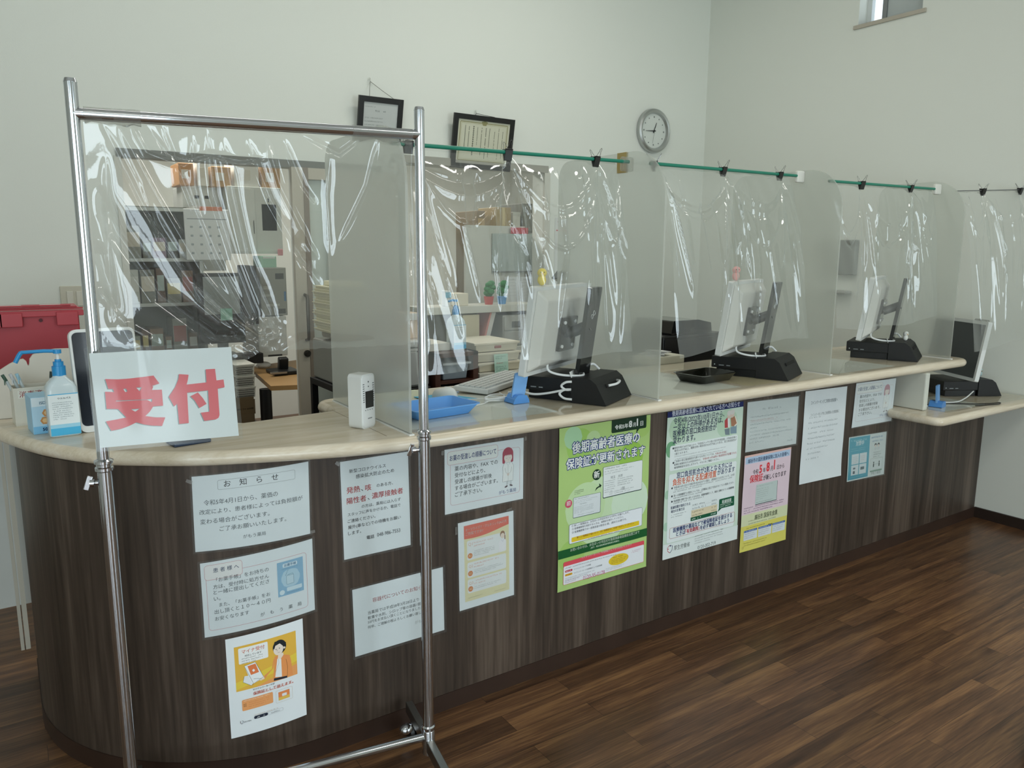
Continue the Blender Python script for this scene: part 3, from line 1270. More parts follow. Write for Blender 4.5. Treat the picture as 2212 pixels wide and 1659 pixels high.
# jacket, shirt, neck, trousers, arm
s.poly(pp((890, 805), (905, 520), (960, 495), (1040, 490), (1095, 495), (1115, 560), (1140, 745), (1075, 770), (1070, 650), (1060, 775), (1000, 780)), 'e8985a')
s.poly(pp((915, 780), (940, 545), (990, 545), (1000, 772)), 'e9eced')
s.poly(pp((895, 828), (900, 795), (1065, 760), (1068, 785)), '2a2f3a')
s.poly(pp((905, 540), (890, 660), (780, 800), (765, 770), (870, 690), (890, 560)), 'e8985a')
s.poly(pp((700, 800), (770, 768), (780, 800), (730, 825)), 'ecdccb')
s.poly(pp((945, 545), (955, 470), (1015, 465), (1020, 490), (985, 545)), 'ecdccb')
q = C(968, 392)
s.ell(q[0], q[1], 18.5, 21, '23292b')
q = C(958, 418)
s.ell(q[0] - 1, q[1] + 1, 13.5, 17, 'ecdfd2')
q = C(1030, 392)
s.ell(q[0], q[1] + 1, 3, 4, 'ecdfd2')
s.poly(pp((885, 400), (905, 330), (990, 305), (975, 345), (915, 380), (900, 430)), '23292b')
s.poly(pp((985, 310), (1050, 330), (1050, 390), (1020, 385), (975, 350)), '23292b')
for x, y in ((925, 425), (968, 408)):
    q = C(x, y)
    s.ell(q[0], q[1], 1.2, 1.5, '2b2f33')
s.line(pp((938, 425), (934, 442), (944, 444)), 0.7, '7d6a60')
s.line(pp((945, 463), (960, 464), (972, 456)), 0.8, '8a5a50')
s.line(pp((955, 548), (960, 600), (918, 720)), 0.5, '8d9396')
s.line(pp((1050, 545), (1072, 640), (1068, 770)), 0.6, '63402a')
# kiosk
s.poly(pp((505, 845), (520, 770), (575, 760), (640, 850), (610, 885)), 'e6ebee')
s.poly(pp((520, 640), (660, 585), (765, 770), (740, 800), (640, 862), (610, 850)), 'eef2f4')
s.poly(pp((560, 640), (662, 605), (708, 712), (605, 752)), 'e5804f')
s.poly(pp((620, 690), (640, 672), (658, 690), (645, 708), (630, 708)), 'eef2f4')
s.line(pp((520, 640), (660, 585), (765, 770), (640, 862), (520, 640)), 0.7, '3a4045')
s.line(pp((520, 770), (505, 845), (610, 885), (640, 862)), 0.7, '3a4045')
s.line(pp((640, 800), (700, 795), (740, 800)), 0.8, '3a4045')
s.text('マイナンバーカードが', (630, 948), (905, 870), '2f3538', bold=0.012)
s.text('保険証として使えます。', (635, 998), (1145, 855), 'df6f52', bold=0.01)
a, b = C(635, 1008), C(1140, 862)
s.line([(a[0], a[1] - 1), (b[0], a[1] - 1)], 0.8, 'df6f52')
a, b = C(490, 1075), C(893, 1170)
s.rect(a[0], a[1], b[0] - a[0], 33, 'e8a268', 3)
s.micro(a[0] + 4, a[1] + 5, b[0] - a[0] - 8, 1, 5, 2.6, 'f3e6d8', 7, 1)
s.micro(a[0] + 18, a[1] + 13, b[0] - a[0] - 24, 3, 6, 2.4, 'cf7c48', 8, .8)
s.micro(a[0] + 4, a[1] + 16, 9, 2, 5, 4, '3a2b22', 9, 1)
a = C(920, 960)
s.ring(a[0], a[1], 46, 37, 3, 0.5, 'c9b79f')
s.rect(a[0] + 7, a[1] + 6, 31, 16, 'e48b55')
s.rect(a[0] + 7, a[1] + 22, 31, 9, 'e3bb58')
s.rect(a[0] + 17, a[1] + 13, 13, 8, 'dfe3e6', 1)
s.micro(C(650, 1268)[0], C(650, 1268)[1], 72, 1, 5, 2.6, 'c9a98c', 4, 1)
a = C(645, 1290)
s.rect(a[0], a[1] - 3, 38, 9, '2b3140', 4)
s.micro(a[0] + 8, a[1] + 4, 24, 1, 5, 4, 'dfe3e6', 12, 1)
s.ring(a[0] + 38, a[1] - 3, 42, 9, 3, 0.4, '8b9094')
s.micro(a[0] + 46, a[1] + 4, 28, 1, 5, 3, '565c60', 13, 1)
s.text('厚生労働省', (517, 1362), (612, 1330), '3a4045')
a = C(495, 1350)
s.line([(a[0] - 4, a[1] - 4), (a[0] - 5, a[1] + 1), (a[0] - 2, a[1] + 5)], 1.0, '4a2a30')
s.line([(a[0], a[1] - 4), (a[0] + 3, a[1] - 2), (a[0] + 1, a[1] + 5), (a[0] - 2, a[1] + 5)], 1.0, '2c3a55')
fin()

# 4 infection notice
s, t, P, fin = notice('portrait notice with two lines of large red characters, beneath the carbon dioxide meter', A4P, (720, 960, 5.925), ((82, 215), (950, 97), (135, 1485), (988, 1275)), pouch=6, seed=4)
s.text('新型コロナウイルス', (200, 365), (668, 285), INK, bold=0.008)
s.text('感染拡大防止のため', (285, 435), (775, 345), INK, bold=0.008)
s.text('発熱', (165, 622), (340, 598), RED, bold=0.014)
s.text('、', (352, 590), (378, 588), INK)
s.text('咳', (405, 585), (482, 575), RED, bold=0.014)
s.text('のある方、', (550, 545), (760, 505), INK, bold=0.006)
s.text('陽性者', (168, 758), (418, 715), RED, bold=0.014)
s.text('、', (435, 702), (460, 700), INK)
s.text('濃厚接触者', (490, 692), (888, 612), RED, bold=0.014)
s.text('の方は、薬局には入らず', (358, 808), (858, 715), GRY, bold=0.004)
s.text('スタッフに声をかけるか、電話で', (180, 922), (855, 782), GRY, bold=0.004)
s.text('ご連絡ください。', (180, 998), (535, 935), INK, bold=0.004)
s.text('屋外(車など)での待機をお願い', (185, 1083), (858, 940), INK, bold=0.004)
s.text('します。', (185, 1155), (352, 1128), INK, bold=0.004)
s.text('電話', (423, 1208), (520, 1190), INK, bold=0.01)
s.text('048-986-7553', (556, 1180), (852, 1112), INK, tall=1.25)
fin()
tape_bit(t, P, -8, 3, 14, 10, 0.7)

# 5 container fee notice
s, t, P, fin = notice('landscape notice with one pale red title line, low behind the chrome rack pole', A4L, (720, 1200, 6.914), ((285, 515), (1625, 165), (318, 1508), (1660, 1110)), pouch=7, seed=5)
s.text('容器代についてのお知らせ', (580, 675), (1385, 490), 'd98586', bold=0.006)
s.text('当薬局では平成28年3月28日より', (512, 875), (1272, 668), '6d7476', bold=0.004)
s.text('軟膏や水剤、シロップ等の容器1個につき', (512, 942), (1440, 700), '6d7476', bold=0.004)
s.text('50円をお支払い頂くことになりました。', (512, 1010), (1315, 788), '6d7476', bold=0.004)
s.text('何卒、ご理解の程よろしくお願い致します。', (512, 1083), (1415, 835), '6d7476', bold=0.004)
s.text('がもう薬局', (1212, 1008), (1470, 955), 'b3b9ba')
fin()


# 6 and 13: hand-over order notices
def order_notice(label, crop, corners, fade, pouch, seed):
    s, t, P, fin = notice(label, A4L, crop, corners, pouch=pouch, seed=seed)
    mix = lambda c: ''.join('%02x' % int(int(c[i:i + 2], 16) * (1 - fade) + f * fade) for i, f in ((0, 0xd8), (2, 0xdc), (4, 0xdd)))
    s.ring(20, 29, 263, 155, 10, 0.9, mix('c98a92'))
    s.rect(10, 9, 186, 43, 'e9ecea', 9)
    s.ring(10, 9, 186, 43, 9, 0.9, mix('c9838d'))
    s.conv = None
    s.text('お薬の受渡しの順番について', (18, 38), (190, 38), mix('27408a'), bold=0.018, tall=1.5)
    for k, (x, L) in enumerate((('薬の内容や、FAX での', 160), ('受付などにより、', 112), ('受渡しの順番が前後', 137), ('する場合がございます。', 160), ('ご了承下さい。', 100))):
        s.text(x, (36, 73 + 21 * k), (36 + L, 73 + 21 * k), mix('3f474c'), bold=0.004, tall=1.05)
    s.text('がもう薬局', (200, 178), (268, 178), mix('44548a'))
    hair, line = mix('a84256'), mix('4b5156')
    i0 = len(s.el)
    # bowing woman in a white coat
    s.ell(234, 37, 23, 27, hair)
    s.rect(211, 40, 11, 34, hair, 4)
    s.rect(246, 38, 11, 34, hair, 4)
    s.ell(235, 52, 17, 19, 'e9ddd6')
    s.band(214, 256, lambda u: 30, lambda u: 42 + 3 * math.sin(u), hair, 2)
    s.line([(225, 53), (229, 55), (232, 53)], 0.7, line)
    s.line([(239, 53), (242, 55), (246, 53)], 0.7, line)
    s.line([(234, 61), (237, 61)], 0.6, line)
    coat = [(220, 72), (250, 72), (259, 88), (256, 140), (256, 148), (211, 148), (213, 110), (212, 88)]
    s.poly(coat, 'e9ecec')
    s.line(coat + [coat[0]], 0.7, line)
    s.line([(222, 92), (226, 112), (235, 120), (246, 112), (251, 92)], 0.7, line)
    s.ell(235, 120, 5, 6, 'e2d3ca')
    s.line([(228, 74), (235, 84), (243, 74)], 0.7, mix('31506e'))
    s.line([(235, 84), (235, 148)], 0.5, line)
    for x in (229, 244):
        s.line([(x, 148), (x, 165)], 0.7, line)
        s.line([(x + 5, 148), (x + 5, 163)], 0.7, line)
    s.ell(227, 169, 7, 3.2, mix('5a4a52'), rot=-0.4)
    s.ell(248, 167, 7, 3.2, mix('5a4a52'), rot=0.4)
    for V, *_ in s.el[i0:]:
        V[:, 0] = 236 + (V[:, 0] - 235) * 0.92
        V[:, 1] = 24 + (V[:, 1] - 10) * 0.83
    fin()
    return t, P


t, P = order_notice('landscape notice with a white-coated woman and strong blue title, beside the chrome rack', (940, 930, 8.296), ((160, 345), (1578, 125), (170, 1508), (1568, 1218)), 0.0, 5, 6)
tape_bit(t, P, -8, 8, 9, 14)
tape_bit(t, P, 303, 3, 8, 14)

# 7 generics leaflet
s, t, P, fin = notice('portrait leaflet with a coral header and cream ground under the blue-titled notice', A4P, (960, 1090, 6.635), ((190, 268), (982, 82), (213, 1525), (995, 1290)), pouch=6, seed=7, name='leaflet', cat='leaflet')
s.conv = None
s.rect(21, 14, 170, 258, 'e3dcb4')
s.band(21, 191, lambda u: 14, lambda u: 58 - 12 * ((u - 21) / 170) ** 1.6 + 4 * math.sin((u - 21) / 40), 'dd7464')
s.text('オーソライズド・ジェネリック(AG*)を', (27, 33), (183, 33), 'f2e3de', bold=0.012, tall=1.2)
s.text('ご存知ですか?', (27, 47), (92, 47), 'f2e3de', bold=0.012, tall=1.15)
for k, (v, h, r_) in enumerate(((66, 66, 4), (140, 52, 3), (198, 47, 2))):
    s.rect(31, v, 148, h, 'e7e9ea', 5)
    s.text('Q%d' % (k + 1), (36, v + 18), (52, v + 18), 'dcb49f')
    s.micro(56, v + 14 - 3 * (k > 0), 78 if k == 0 else 106, 1, 8, 5, 'dba79c', 20 + k, 1)
    s.micro(56, v + 24 - 3 * (k > 0), 46, 1, 8, 5, 'dba79c', 24 + k, 1)
    s.ell(42, v + h - 14, 9, 9, 'd98a58')
    s.text('A%d' % (k + 1), (36.5, v + h - 10.5), (47.5, v + h - 10.5), 'f0d9b8', bold=0.02)
    s.micro(56, v + (40 if k == 0 else 31), 80 if k == 0 else 112, r_, 5.4, 2.6, '8c8f90', 30 + k, .8)
s.ell(166, 72, 9.5, 12, '9d7b62')
s.ell(166, 77, 7.5, 9, 'ead9cb')
s.rect(173, 76, 4, 16, '9d7b62', 2)
s.poly([(152, 96), (160, 88), (172, 88), (180, 97), (179, 130), (150, 130)], 'eceaee')
s.line([(162, 90), (166, 98), (171, 90)], 0.8, '9c9cb8')
s.micro(30, 262, 60, 1, 5, 2.2, 'a09a80', 40, 1)
s.micro(132, 264, 46, 1, 5, 2.2, '8c8770', 41, 1)
fin()
tape_bit(t, P, -8, 22, 8, 26)
tape_bit(t, P, 192, -8, 22, 8, -0.2)

# 8 green A2 poster
s, t, P, fin = notice('large bright green poster with a dark green date tag at its top', (420.0, 594.0), (1190, 880, 7.9), ((133, 363), (1690, 118), (100, 3155), (1603, 2705)), paper='a9c877', wav=1.6, seed=8, name='poster', cat='poster', curl=4.0)
s.rect(0, 0, 420, 594, 'abc97c')
for (u, v, r, c_) in ((90, 70, 60, '9cc464'), (150, 60, 34, 'b7d29a'), (60, 40, 40, 'a8cfa6'), (330, 150, 60, '94bf52'), (380, 40, 40, 'a6c66e'), (200, 330, 130, 'c3dbb4'), (330, 320, 90, 'cbdfc9'), (60, 470, 60, '9fc46a'), (120, 300, 90, 'bed8a8')):
    s.rect(max(u - r, 0), max(v - r, 0), min(2 * r, 420 - max(u - r, 0)), min(2 * r, 594 - max(v - r, 0)), c_, r)
s.rect(232, 0, 168, 47, '16331f', 6)
s.rect(232, 0, 168, 20, '16331f')
s.poly([(352, 44), (368, 44), (350, 62)], '16331f')
s.text('令和5年', (1078, 375), (1305, 335), 'f1f4f0', bold=0.03)
s.text('8', (1315, 335), (1372, 325), 'f1f4f0', bold=0.045, tall=1.0)
s.text('月', (1383, 322), (1432, 315), 'f1f4f0', bold=0.03)
s.text('1', (1450, 308), None, 'f1f4f0', bold=0.045, size=s.em('8', (1315, 335), (1372, 325)))
s.text('日', (1512, 303), (1560, 296), 'f1f4f0', bold=0.03)
s.text('後期高齢者医療の', (350, 775), (1500, 572), 'f2f5f2', bold=0.022, tall=1.12, halo='22357c', halo_w=0.065)
s.text('保険証が更新されます', (250, 1050), (1590, 792), 'f2f5f2', bold=0.022, tall=1.12, halo='22357c', halo_w=0.065)
q = s.c((773, 1145))
s.ell(q[0], q[1], 20, 20, '10331f')
s.text('新', (722, 1200), (822, 1180), 'f2f5f2', bold=0.03)
q = s.c((880, 1022))
s.rect(q[0], q[1], 190, 116, '1c3a34', 5)
s.rect(q[0] + 2, q[1] + 1, 187, 112, 'dfe5e6', 4)
s.micro(q[0] + 8, q[1] + 10, 110, 1, 7, 5, '4b5458', 50, 1)
s.micro(q[0] + 8, q[1] + 20, 150, 2, 8, 4, '8d9598', 51, .8)
s.text('埼玉　太郎', (1005, 1210), (1210, 1175), '5f686c')
s.micro(q[0] + 8, q[1] + 56, 50, 6, 8, 4, '7d8689', 52, .8)
s.micro(q[0] + 70, q[1] + 56, 78, 4, 8, 4.4, '6b7478', 53, .8)
s.text('1割', (1185, 1402), (1245, 1390), '5f686c')
s.micro(q[0] + 30, q[1] + 100, 120, 2, 7, 4, '8b9396', 54, .9)
A0 = s.c((735, 1425))
s.poly([s.c(p) for p in ((735, 1425), (760, 1365), (812, 1330), (808, 1290), (850, 1325), (820, 1370), (818, 1350), (775, 1380))], '123020')
q = s.c((290, 1640))
s.ell(q[0], q[1], 15, 15, 'c8526c')
s.text('旧', (262, 1668), (318, 1658), 'f4eef0', bold=0.03)
q = s.c((370, 1540))
s.rect(q[0], q[1], 124, 76, '39514c', 4)
s.rect(q[0] + 1, q[1] + 1, 121, 73, 'd5dce0', 3)
s.micro(q[0] + 5, q[1] + 8, 70, 1, 5, 3.4, '5d6669', 55, 1)
s.micro(q[0] + 5, q[1] + 15, 105, 2, 6, 2.8, '9aa2a5', 56, .8)
s.micro(q[0] + 24, q[1] + 30, 40, 1, 6, 5, '8a9396', 57, 1)
s.micro(q[0] + 5, q[1] + 38, 90, 5, 5.5, 3, '969fa2', 58, .5)
s.micro(q[0] + 20, q[1] + 68, 80, 1, 5, 3, '8a9396', 59, 1)
s.micro(s.c((390, 1430))[0], s.c((390, 1430))[1], 46, 3, 6, 3, '55664a', 60, .6)
K = 1580
q0, q1 = s.c((300, 420 + K)), s.c((1540, 430 + K))
s.rect(q0[0], q0[1], q1[0] - q0[0], q1[1] - q0[1], '44526b', 6)
s.rect(q0[0] + 1.2, q0[1] + 1.2, q1[0] - q0[0] - 2.4, q1[1] - q0[1] - 2.4, 'e3e8ee', 5)
s.text('① 新しい保険証は、お住まいの市区町村から7月中にお届けします。', (345, 460 + K), (1325, 215 + K), '3f4450', bold=0.012)
s.text('② 医療機関等を受診するときは、保険証を提示してください。', (348, 522 + K), (1225, 280 + K), '3f4450', bold=0.012)
s.text('③ 医療機関等での一部負担金の割合は1割、2割または3割です。', (348, 580 + K), (1280, 322 + K), '3f4450', bold=0.012)
s.micro(q0[0] + 14, q0[1] + 53, 250, 1, 5, 3.4, '8a8f96', 61, 1)
y0_ = s.c((340, 640 + K))
y1_ = s.c((1490, 420 + K))
s.rect(y0_[0], y0_[1], y1_[0] - y0_[0], y1_[1] - y0_[1], 'dfc22c', 3)
s.text('新しい保険証が届いたら、古い保険証はご自身で処分してください。', (430, 662 + K), (1405, 388 + K), 'a8471f', bold=0.014)
s.micro(y0_[0] + 76, y0_[1] + 21, 150, 1, 5, 3.4, 'b0701f', 62, 1)
g0 = s.c((155, 860 + K))
s.band(0, 420, lambda u: g0[1], lambda u: g0[1] + 31, '15562a')
s.text('お問い合わせは、お住まいの市区町村後期高齢者医療担当窓口まで', (315, 868 + K), (1492, 560 + K), 'e3eee0', bold=0.014, tall=1.1)
s.text('(発行：埼玉県後期高齢者医療広域連合)', (665, 832 + K), (1147, 690 + K), 'cfe0cc')
r0, r1 = s.c((195, 1060 + K)), s.c((1560, 1080 + K))
rw, rh = r1[0] - r0[0], 594 - r0[1] - 22
s.rect(r0[0], r0[1], rw, rh, 'd8505c', 5)
s.rect(r0[0] + 1.2, r0[1] + 16, rw - 2.4, rh - 17.2, 'e0e4ea', 4)
s.text('「マイナンバーカード」を保険証としてぜひお使いください!', (500, 992 + K), (1352, 765 + K), 'f5e6e6', bold=0.014)
s.micro(r0[0] + 8, r0[1] + 26, 250, 1, 5, 4.4, '565c66', 63, 1)
s.rect(r0[0] + 7, r0[1] + 32, 34, 8, 'b9344e', 4)
s.rect(r0[0] + 7, r0[1] + 46, 34, 8, 'd8a62c', 4)
s.micro(r0[0] + 11, r0[1] + 38.5, 26, 1, 5, 4.5, 'f4e6e8', 64, 1)
s.micro(r0[0] + 11, r0[1] + 52.5, 26, 1, 5, 4.5, '7c3a20', 65, 1)
V, F = glyphs('マイナンバーカードを申請', 0.006)
s.put(np.stack([r0[0] + 46 + V[:, 0] * 6.6, r0[1] + 39 - V[:, 1] * 6.6], 1), F, '5a6068')
V, F = glyphs('マイナンバーカードを保険証として利用登録', 0.006)
s.put(np.stack([r0[0] + 46 + V[:, 0] * 6.6, r0[1] + 53 - V[:, 1] * 6.6], 1), F, '5a6068')
s.micro(r0[0] + 8, r0[1] + 64, 150, 2, 6, 3.2, '8b929a', 66, .7)
s.text('0120-95-0178', (530, 1355 + K), (897, 1250 + K), 'b0457c', tall=1.2)
s.micro(r0[0] + 8, r0[1] + rh - 12, 70, 2, 6, 3.6, '9a6a92', 67, .8)
s.micro(r0[0] + 195, r0[1] + rh - 14, 90, 2, 6, 3, '9aa0a8', 68, .9)
q = s.c((1135, 1000 + K))
s.ell(q[0], q[1], 48, 21, 'dcc030')
s.micro(q[0] - 28, q[1] - 9, 52, 1, 5, 4.6, '6a5518', 69, 1)
s.micro(q[0] - 36, q[1] - 1, 72, 3, 6.2, 4, '8a6a2a', 70, .9)
s.micro(q[0] + 62, q[1] - 16, 52, 2, 6, 3.4, 'c98aa0', 71, .9)
fin()

# 9 white and navy A2 poster
s, t, P, fin = notice('tall white poster with a navy header band and a couple in cardigans, between two notices', (420.0, 594.0), (1420, 860, 8.732), ((178, 268), (1614, 52), (78, 3046), (1472, 2649)), paper='c9d9cf', wav=1.8, seed=9, name='poster', cat='poster', curl=3.0)
K = 1484.5
s.rect(0, 0, 420, 594, 'c6d8ca')
for (u, v, r, c_) in ((18, 150, 32, '6fa37c'), (60, 60, 50, 'b2ccb2'), (330, 60, 60, 'b5cfb8'), (12, 330, 18, 'a5c6ae'), (10, 460, 18, 'a9cab4')):
    s.rect(max(u - r, 0), max(v - r, 22), min(u + r, 2 * r), 2 * r, c_, r)
s.band(0, 420, lambda u: 0, lambda u: 22, '17235a')
s.text('後期高齢者医療に加入されている方へお知らせ', (262, 335), (1542, 138), 'd9deea', bold=0.02, tall=1.35)
s.text('令和4年(2022年)10月1日から、', (290, 488), (1245, 335), '1d2a52', bold=0.014, tall=1.3)
s.text('一定以上の所得がある方は、', (285, 600), (1222, 450), '1d2a52', bold=0.02, tall=1.25)
s.text('医療費の窓口負担割合が', (280, 733), (1102, 578), '1d2a52', bold=0.02, tall=1.3)
s.text('変わります。', (280, 853), (700, 778), '1d2a52', bold=0.02, tall=1.3)
D = lambda x, y: s.c((x, y))
s.poly([D(*p) for p in ((1255, 585), (1350, 560), (1350, 690), (1270, 690))], '74848c')
s.poly([D(*p) for p in ((1362, 550), (1480, 500), (1478, 660), (1365, 668))], '7d94a2')
s.poly([D(*p) for p in ((1258, 560), (1255, 420), (1300, 365), (1335, 360), (1330, 550))], 'b04a4c')
s.poly([D(*p) for p in ((1310, 370), (1345, 362), (1350, 545), (1318, 550))], 'e0e2e2')
s.poly([D(*p) for p in ((1365, 375), (1450, 330), (1485, 470), (1440, 520), (1380, 530))], 'a5765c')
s.line([D(*p) for p in ((1452, 335), (1490, 470), (1440, 525))], 6, 'dfdccf')
for x, y in ((1340, 310), (1400, 290)):
    q = D(x, y)
    s.ell(q[0], q[1], 12, 16, 'd2bfb2')
    s.ell(q[0], q[1] - 7, 13, 11, 'cfcdc8')
q0, q1 = D(235, 905), D(1505, 1140)
s.rect(20, q0[1], 375, q1[1] - q0[1] - 6, 'dde5e6', 8)
for k, (a_, b_, x) in enumerate((((300, 960), (1480, 745), '課税所得が28万円以上かつ「年金収入＋その他の合計所得金額」が単身世帯の'), ((305, 1010), (1475, 795), '場合200万円以上、複数世帯の場合合計320万円以上の方は、窓口負担割合が'), ((310, 1070), (562, 1022), '2割となります。'))):
    s.text(x, a_, b_, '3c444c', bold=0.008, res=1)
s.micro(s.c((305, 1110))[0], s.c((305, 1110))[1], 300, 2, 11, 4, '7f878c', 81, 1)
s.text('ご自身の窓口負担割合が2割となる方については、', (300, 1215), (1060, 1060), '3c444c', bold=0.008, res=1)
s.text('令和4年9月頃に', (1075, 1065), (1300, 1020), 'c85a5c', bold=0.008, res=1)
s.text('医療広域連合または市区町村から、', (300, 1275), (810, 1165), '3c444c', bold=0.008, res=1)
s.text('令和4年10月以降の負担割合が記載された', (840, 1165), (1475, 1035), 'c85a5c', bold=0.008, res=1)
s.text('被保険者証を交付しますので、そちらをご確認ください。', (300, 1335), (1150, 1150), '3c444c', bold=0.008, res=1)
for y in (945, 1218):
    q = D(285, y)
    s.ell(q[0], q[1], 5, 5, '2b333b', 4)
b0 = D(215, 1430)
s.rect(18, b0[1] + 2, 378, 528 - b0[1], 'dde5e6', 8)
s.text('窓口負担割合が2割となる方には', (345, 1508), (1388, 1280), '1d2f66', bold=0.02, tall=1.25)
s.text('負担を抑える配慮措置', (272, 1640), (1090, 1470), 'd9673c', bold=0.022, tall=1.25)
s.text('があります', (1110, 1445), (1442, 1368), '1d2f66', bold=0.018, tall=1.2)
for k, (y, x) in enumerate(((212, '令和4年10月1日から令和7年9月30日までの間は、2割負担となる方について、1か月'), (365, '同一の医療機関での受診については、上限額以上窓口で支払わなくてよい取扱いとなり、'), (465, '配慮措置の適用で払い戻しとなる方は、高額療養費として、事前に登録されている高額療養'))):
    q = D(262, y + K)
    s.ell(q[0], q[1], 5, 5, '2b333b', 4)
    V, F = glyphs(x, 0.008, 1)
    L_ = V[:, 0].max()
    s.put(np.stack([q[0] + 9 + V[:, 0] * (340 / L_), q[1] + 4 - V[:, 1] * (340 / L_) * 1.2], 1), F, '454d55')
    s.micro(q[0] + 9, q[1] + 12, 340, 2 if k == 0 else 1, 8, 5, '5b636a', 84 + k, .5)
s.text('配慮措置が適用される', (240, 613 + K), (607, 515 + K), '1d2f66', bold=0.014, tall=1.2)
s.text('場合の計算方法', (240, 680 + K), (497, 612 + K), '1d2f66', bold=0.014, tall=1.2)
s.micro(D(245, 730 + K)[0], D(245, 730 + K)[1], 88, 2, 9, 4, '868e92', 90, .7)
q0, q1 = D(630, 500 + K), D(1108, 640 + K)
tw = q1[0] - q0[0]
for k in range(2):
    s.line([(q0[0], q0[1] + 14 * (k + 1)), (q0[0] + tw, q0[1] + 14 * (k + 1))], 0.6, 'b8bfc2')
    s.micro(q0[0] + 5, q0[1] + 11 + 14 * k, 80, 1, 8, 6, '7d868a', 91 + k, 1)
    s.micro(q0[0] + tw - 34, q0[1] + 11 + 14 * k, 30, 1, 8, 6, '7d868a', 93 + k, 1)
s.rect(q0[0], q0[1] + 29, tw, 29, 'd9cdb0')
for k in range(2):
    s.micro(q0[0] + 5, q0[1] + 40 + 14 * k, 66, 1, 8, 7, '6a6350', 95 + k, 1)
    s.micro(q0[0] + tw - 34, q0[1] + 40 + 14 * k, 30, 1, 8, 7, '6a6350', 97 + k, 1)
s.rect(q0[0] - 3, q0[1] + 58, tw + 3, 15, '12563a')
s.micro(q0[0] + 4, q0[1] + 69, 62, 1, 8, 7, 'd5e3da', 99, 1)
s.micro(q0[0] + tw - 36, q0[1] + 69, 32, 1, 8, 7, 'd5e3da', 100, 1)
q = D(1150, 420 + K)
s.rect(q[0], q[1], 90, 41, '12563a', 4)
s.poly([(q[0] + 2, q[1] + 36), (q[0] + 18, q[1] + 40), (q[0] - 7, q[1] + 53)], '12563a')
V, F = glyphs('配慮措置', 0.03)
s.put(np.stack([q[0] + 17 + V[:, 0] * 14, q[1] + 20 - V[:, 1] * 16], 1), F, 'e3efe8')
s.micro(q[0] + 6, q[1] + 28, 78, 2, 8, 5.5, 'd5e3da', 101, .9)
q0, q1 = D(210, 975 + K), D(1425, 850 + K)
s.ring(q0[0], q0[1] - 2, q1[0] - q0[0], 44, 8, 1.1, 'b0605f')
s.text('医療機関や薬局などで被保険者証を提示する', (275, 1035 + K), (1382, 745 + K), '27397c', bold=0.018, tall=1.25)
s.text('ときは', (330, 1105 + K), (500, 1062 + K), '27397c', bold=0.018, tall=1.15)
s.text('「有効期限」', (500, 1055 + K), (775, 985 + K), 'cc3f55', bold=0.022, tall=1.15)
s.text('を必ず確認しましょう', (785, 985 + K), (1325, 840 + K), '27397c', bold=0.018, tall=1.15)
s.band(0, 420, lambda u: 532, lambda u: 594, 'd9e2e2')
s.text('厚生労働省', (285, 1368 + K), (585, 1295 + K), '3c444a', bold=0.004, tall=1.25)
q = D(212, 1360 + K)
s.line([(q[0] - 2, q[1] - 18), (q[0] - 13, q[1] - 8), (q[0] - 11, q[1] + 6), (q[0] + 1, q[1] + 15)], 2.4, 'b5344a')
s.line([(q[0] + 1, q[1] + 15), (q[0] + 12, q[1] + 4), (q[0] + 13, q[1] - 10), (q[0] + 9, q[1] - 16)], 2.6, '232f5c')
s.ell(q[0] + 2, q[1] - 15, 3.4, 3.4, '232f5c')
s.ell(q[0] - 9, q[1] - 3, 2.6, 2.6, 'c25a68')
s.micro(D(680, 1130 + K)[0], D(680, 1130 + K)[1], 165, 4, 10, 5, '8a9296', 103, .6)
s.text('0120-002-719', (735, 1350 + K), (1072, 1272 + K), '3c444a', tall=1.15)
fin()

# 10 plain notice, faded print
s, t, P, fin = notice('landscape white notice with faded print above the pink and yellow flyer', A4L, (1580, 830, 10.37), ((355, 410), (1500, 262), (295, 1520), (1435, 1335)), paper='d3d9d9', pouch=6, seed=10, wav=1.0)
s.micro(86, 40, 112, 1, 10, 9.5, 'a9b2b4', 110, 1)
for k, (n_, c_, l_) in enumerate(((230, 'a3acae', 1), (165, 'c6abab', 1), (265, 'aab3b5', 1), (42, 'aab3b5', 1), (215, 'b3bbbd', 1), (265, 'a9b2b4', 1), (185, 'aab3b5', 1), (85, 'b3bbbd', 1))):
    s.micro(20, 68 + 15.4 * k, n_, 1, 10, 7, c_, 111 + k, l_)
s.line([(20, 87), (170, 87)], 0.7, 'c6a5a5')
s.micro(240, 192, 36, 1, 10, 7, 'a9b2b4', 120, 1)
fin()

# 11 pink and yellow flyer
s, t, P, fin = notice('pink, green and yellow flyer with a pale blue title band', (297.0, 420.0), (1580, 960, 6.9125), ((190, 175), (888, 35), (108, 1615), (790, 1415)), paper='d9c5cd', wav=1.6, seed=11, name='flyer', cat='flyer', curl=4.0)
s.rect(0, 0, 297, 420, 'd7c3ce')
s.rect(0, 0, 297, 8, 'd8b3ac')
s.band(0, 297, lambda u: 258, lambda u: 312, 'cdd3ae')
s.band(0, 297, lambda u: 308, lambda u: 420, 'd3cb66')
s.rect(6, 9, 284, 28, 'a9bfd8', 2)
s.text('越谷市の国民健康保険に加入の皆様へ', (235, 282), (846, 148), '263a62', bold=0.02, tall=1.25)
s.text('令和', (305, 442), (385, 425), '4a3f46', bold=0.016, tall=1.25)
s.text('5', (398, 425), (440, 412), 'd8434c', bold=0.05, tall=1.25)
s.text('年', (455, 412), (495, 402), '4a3f46', bold=0.016, tall=1.25)
s.text('8', (505, 398), (555, 386), 'd8434c', bold=0.05, tall=1.25)
s.text('月', (568, 388), (605, 380), '4a3f46', bold=0.016, tall=1.25)
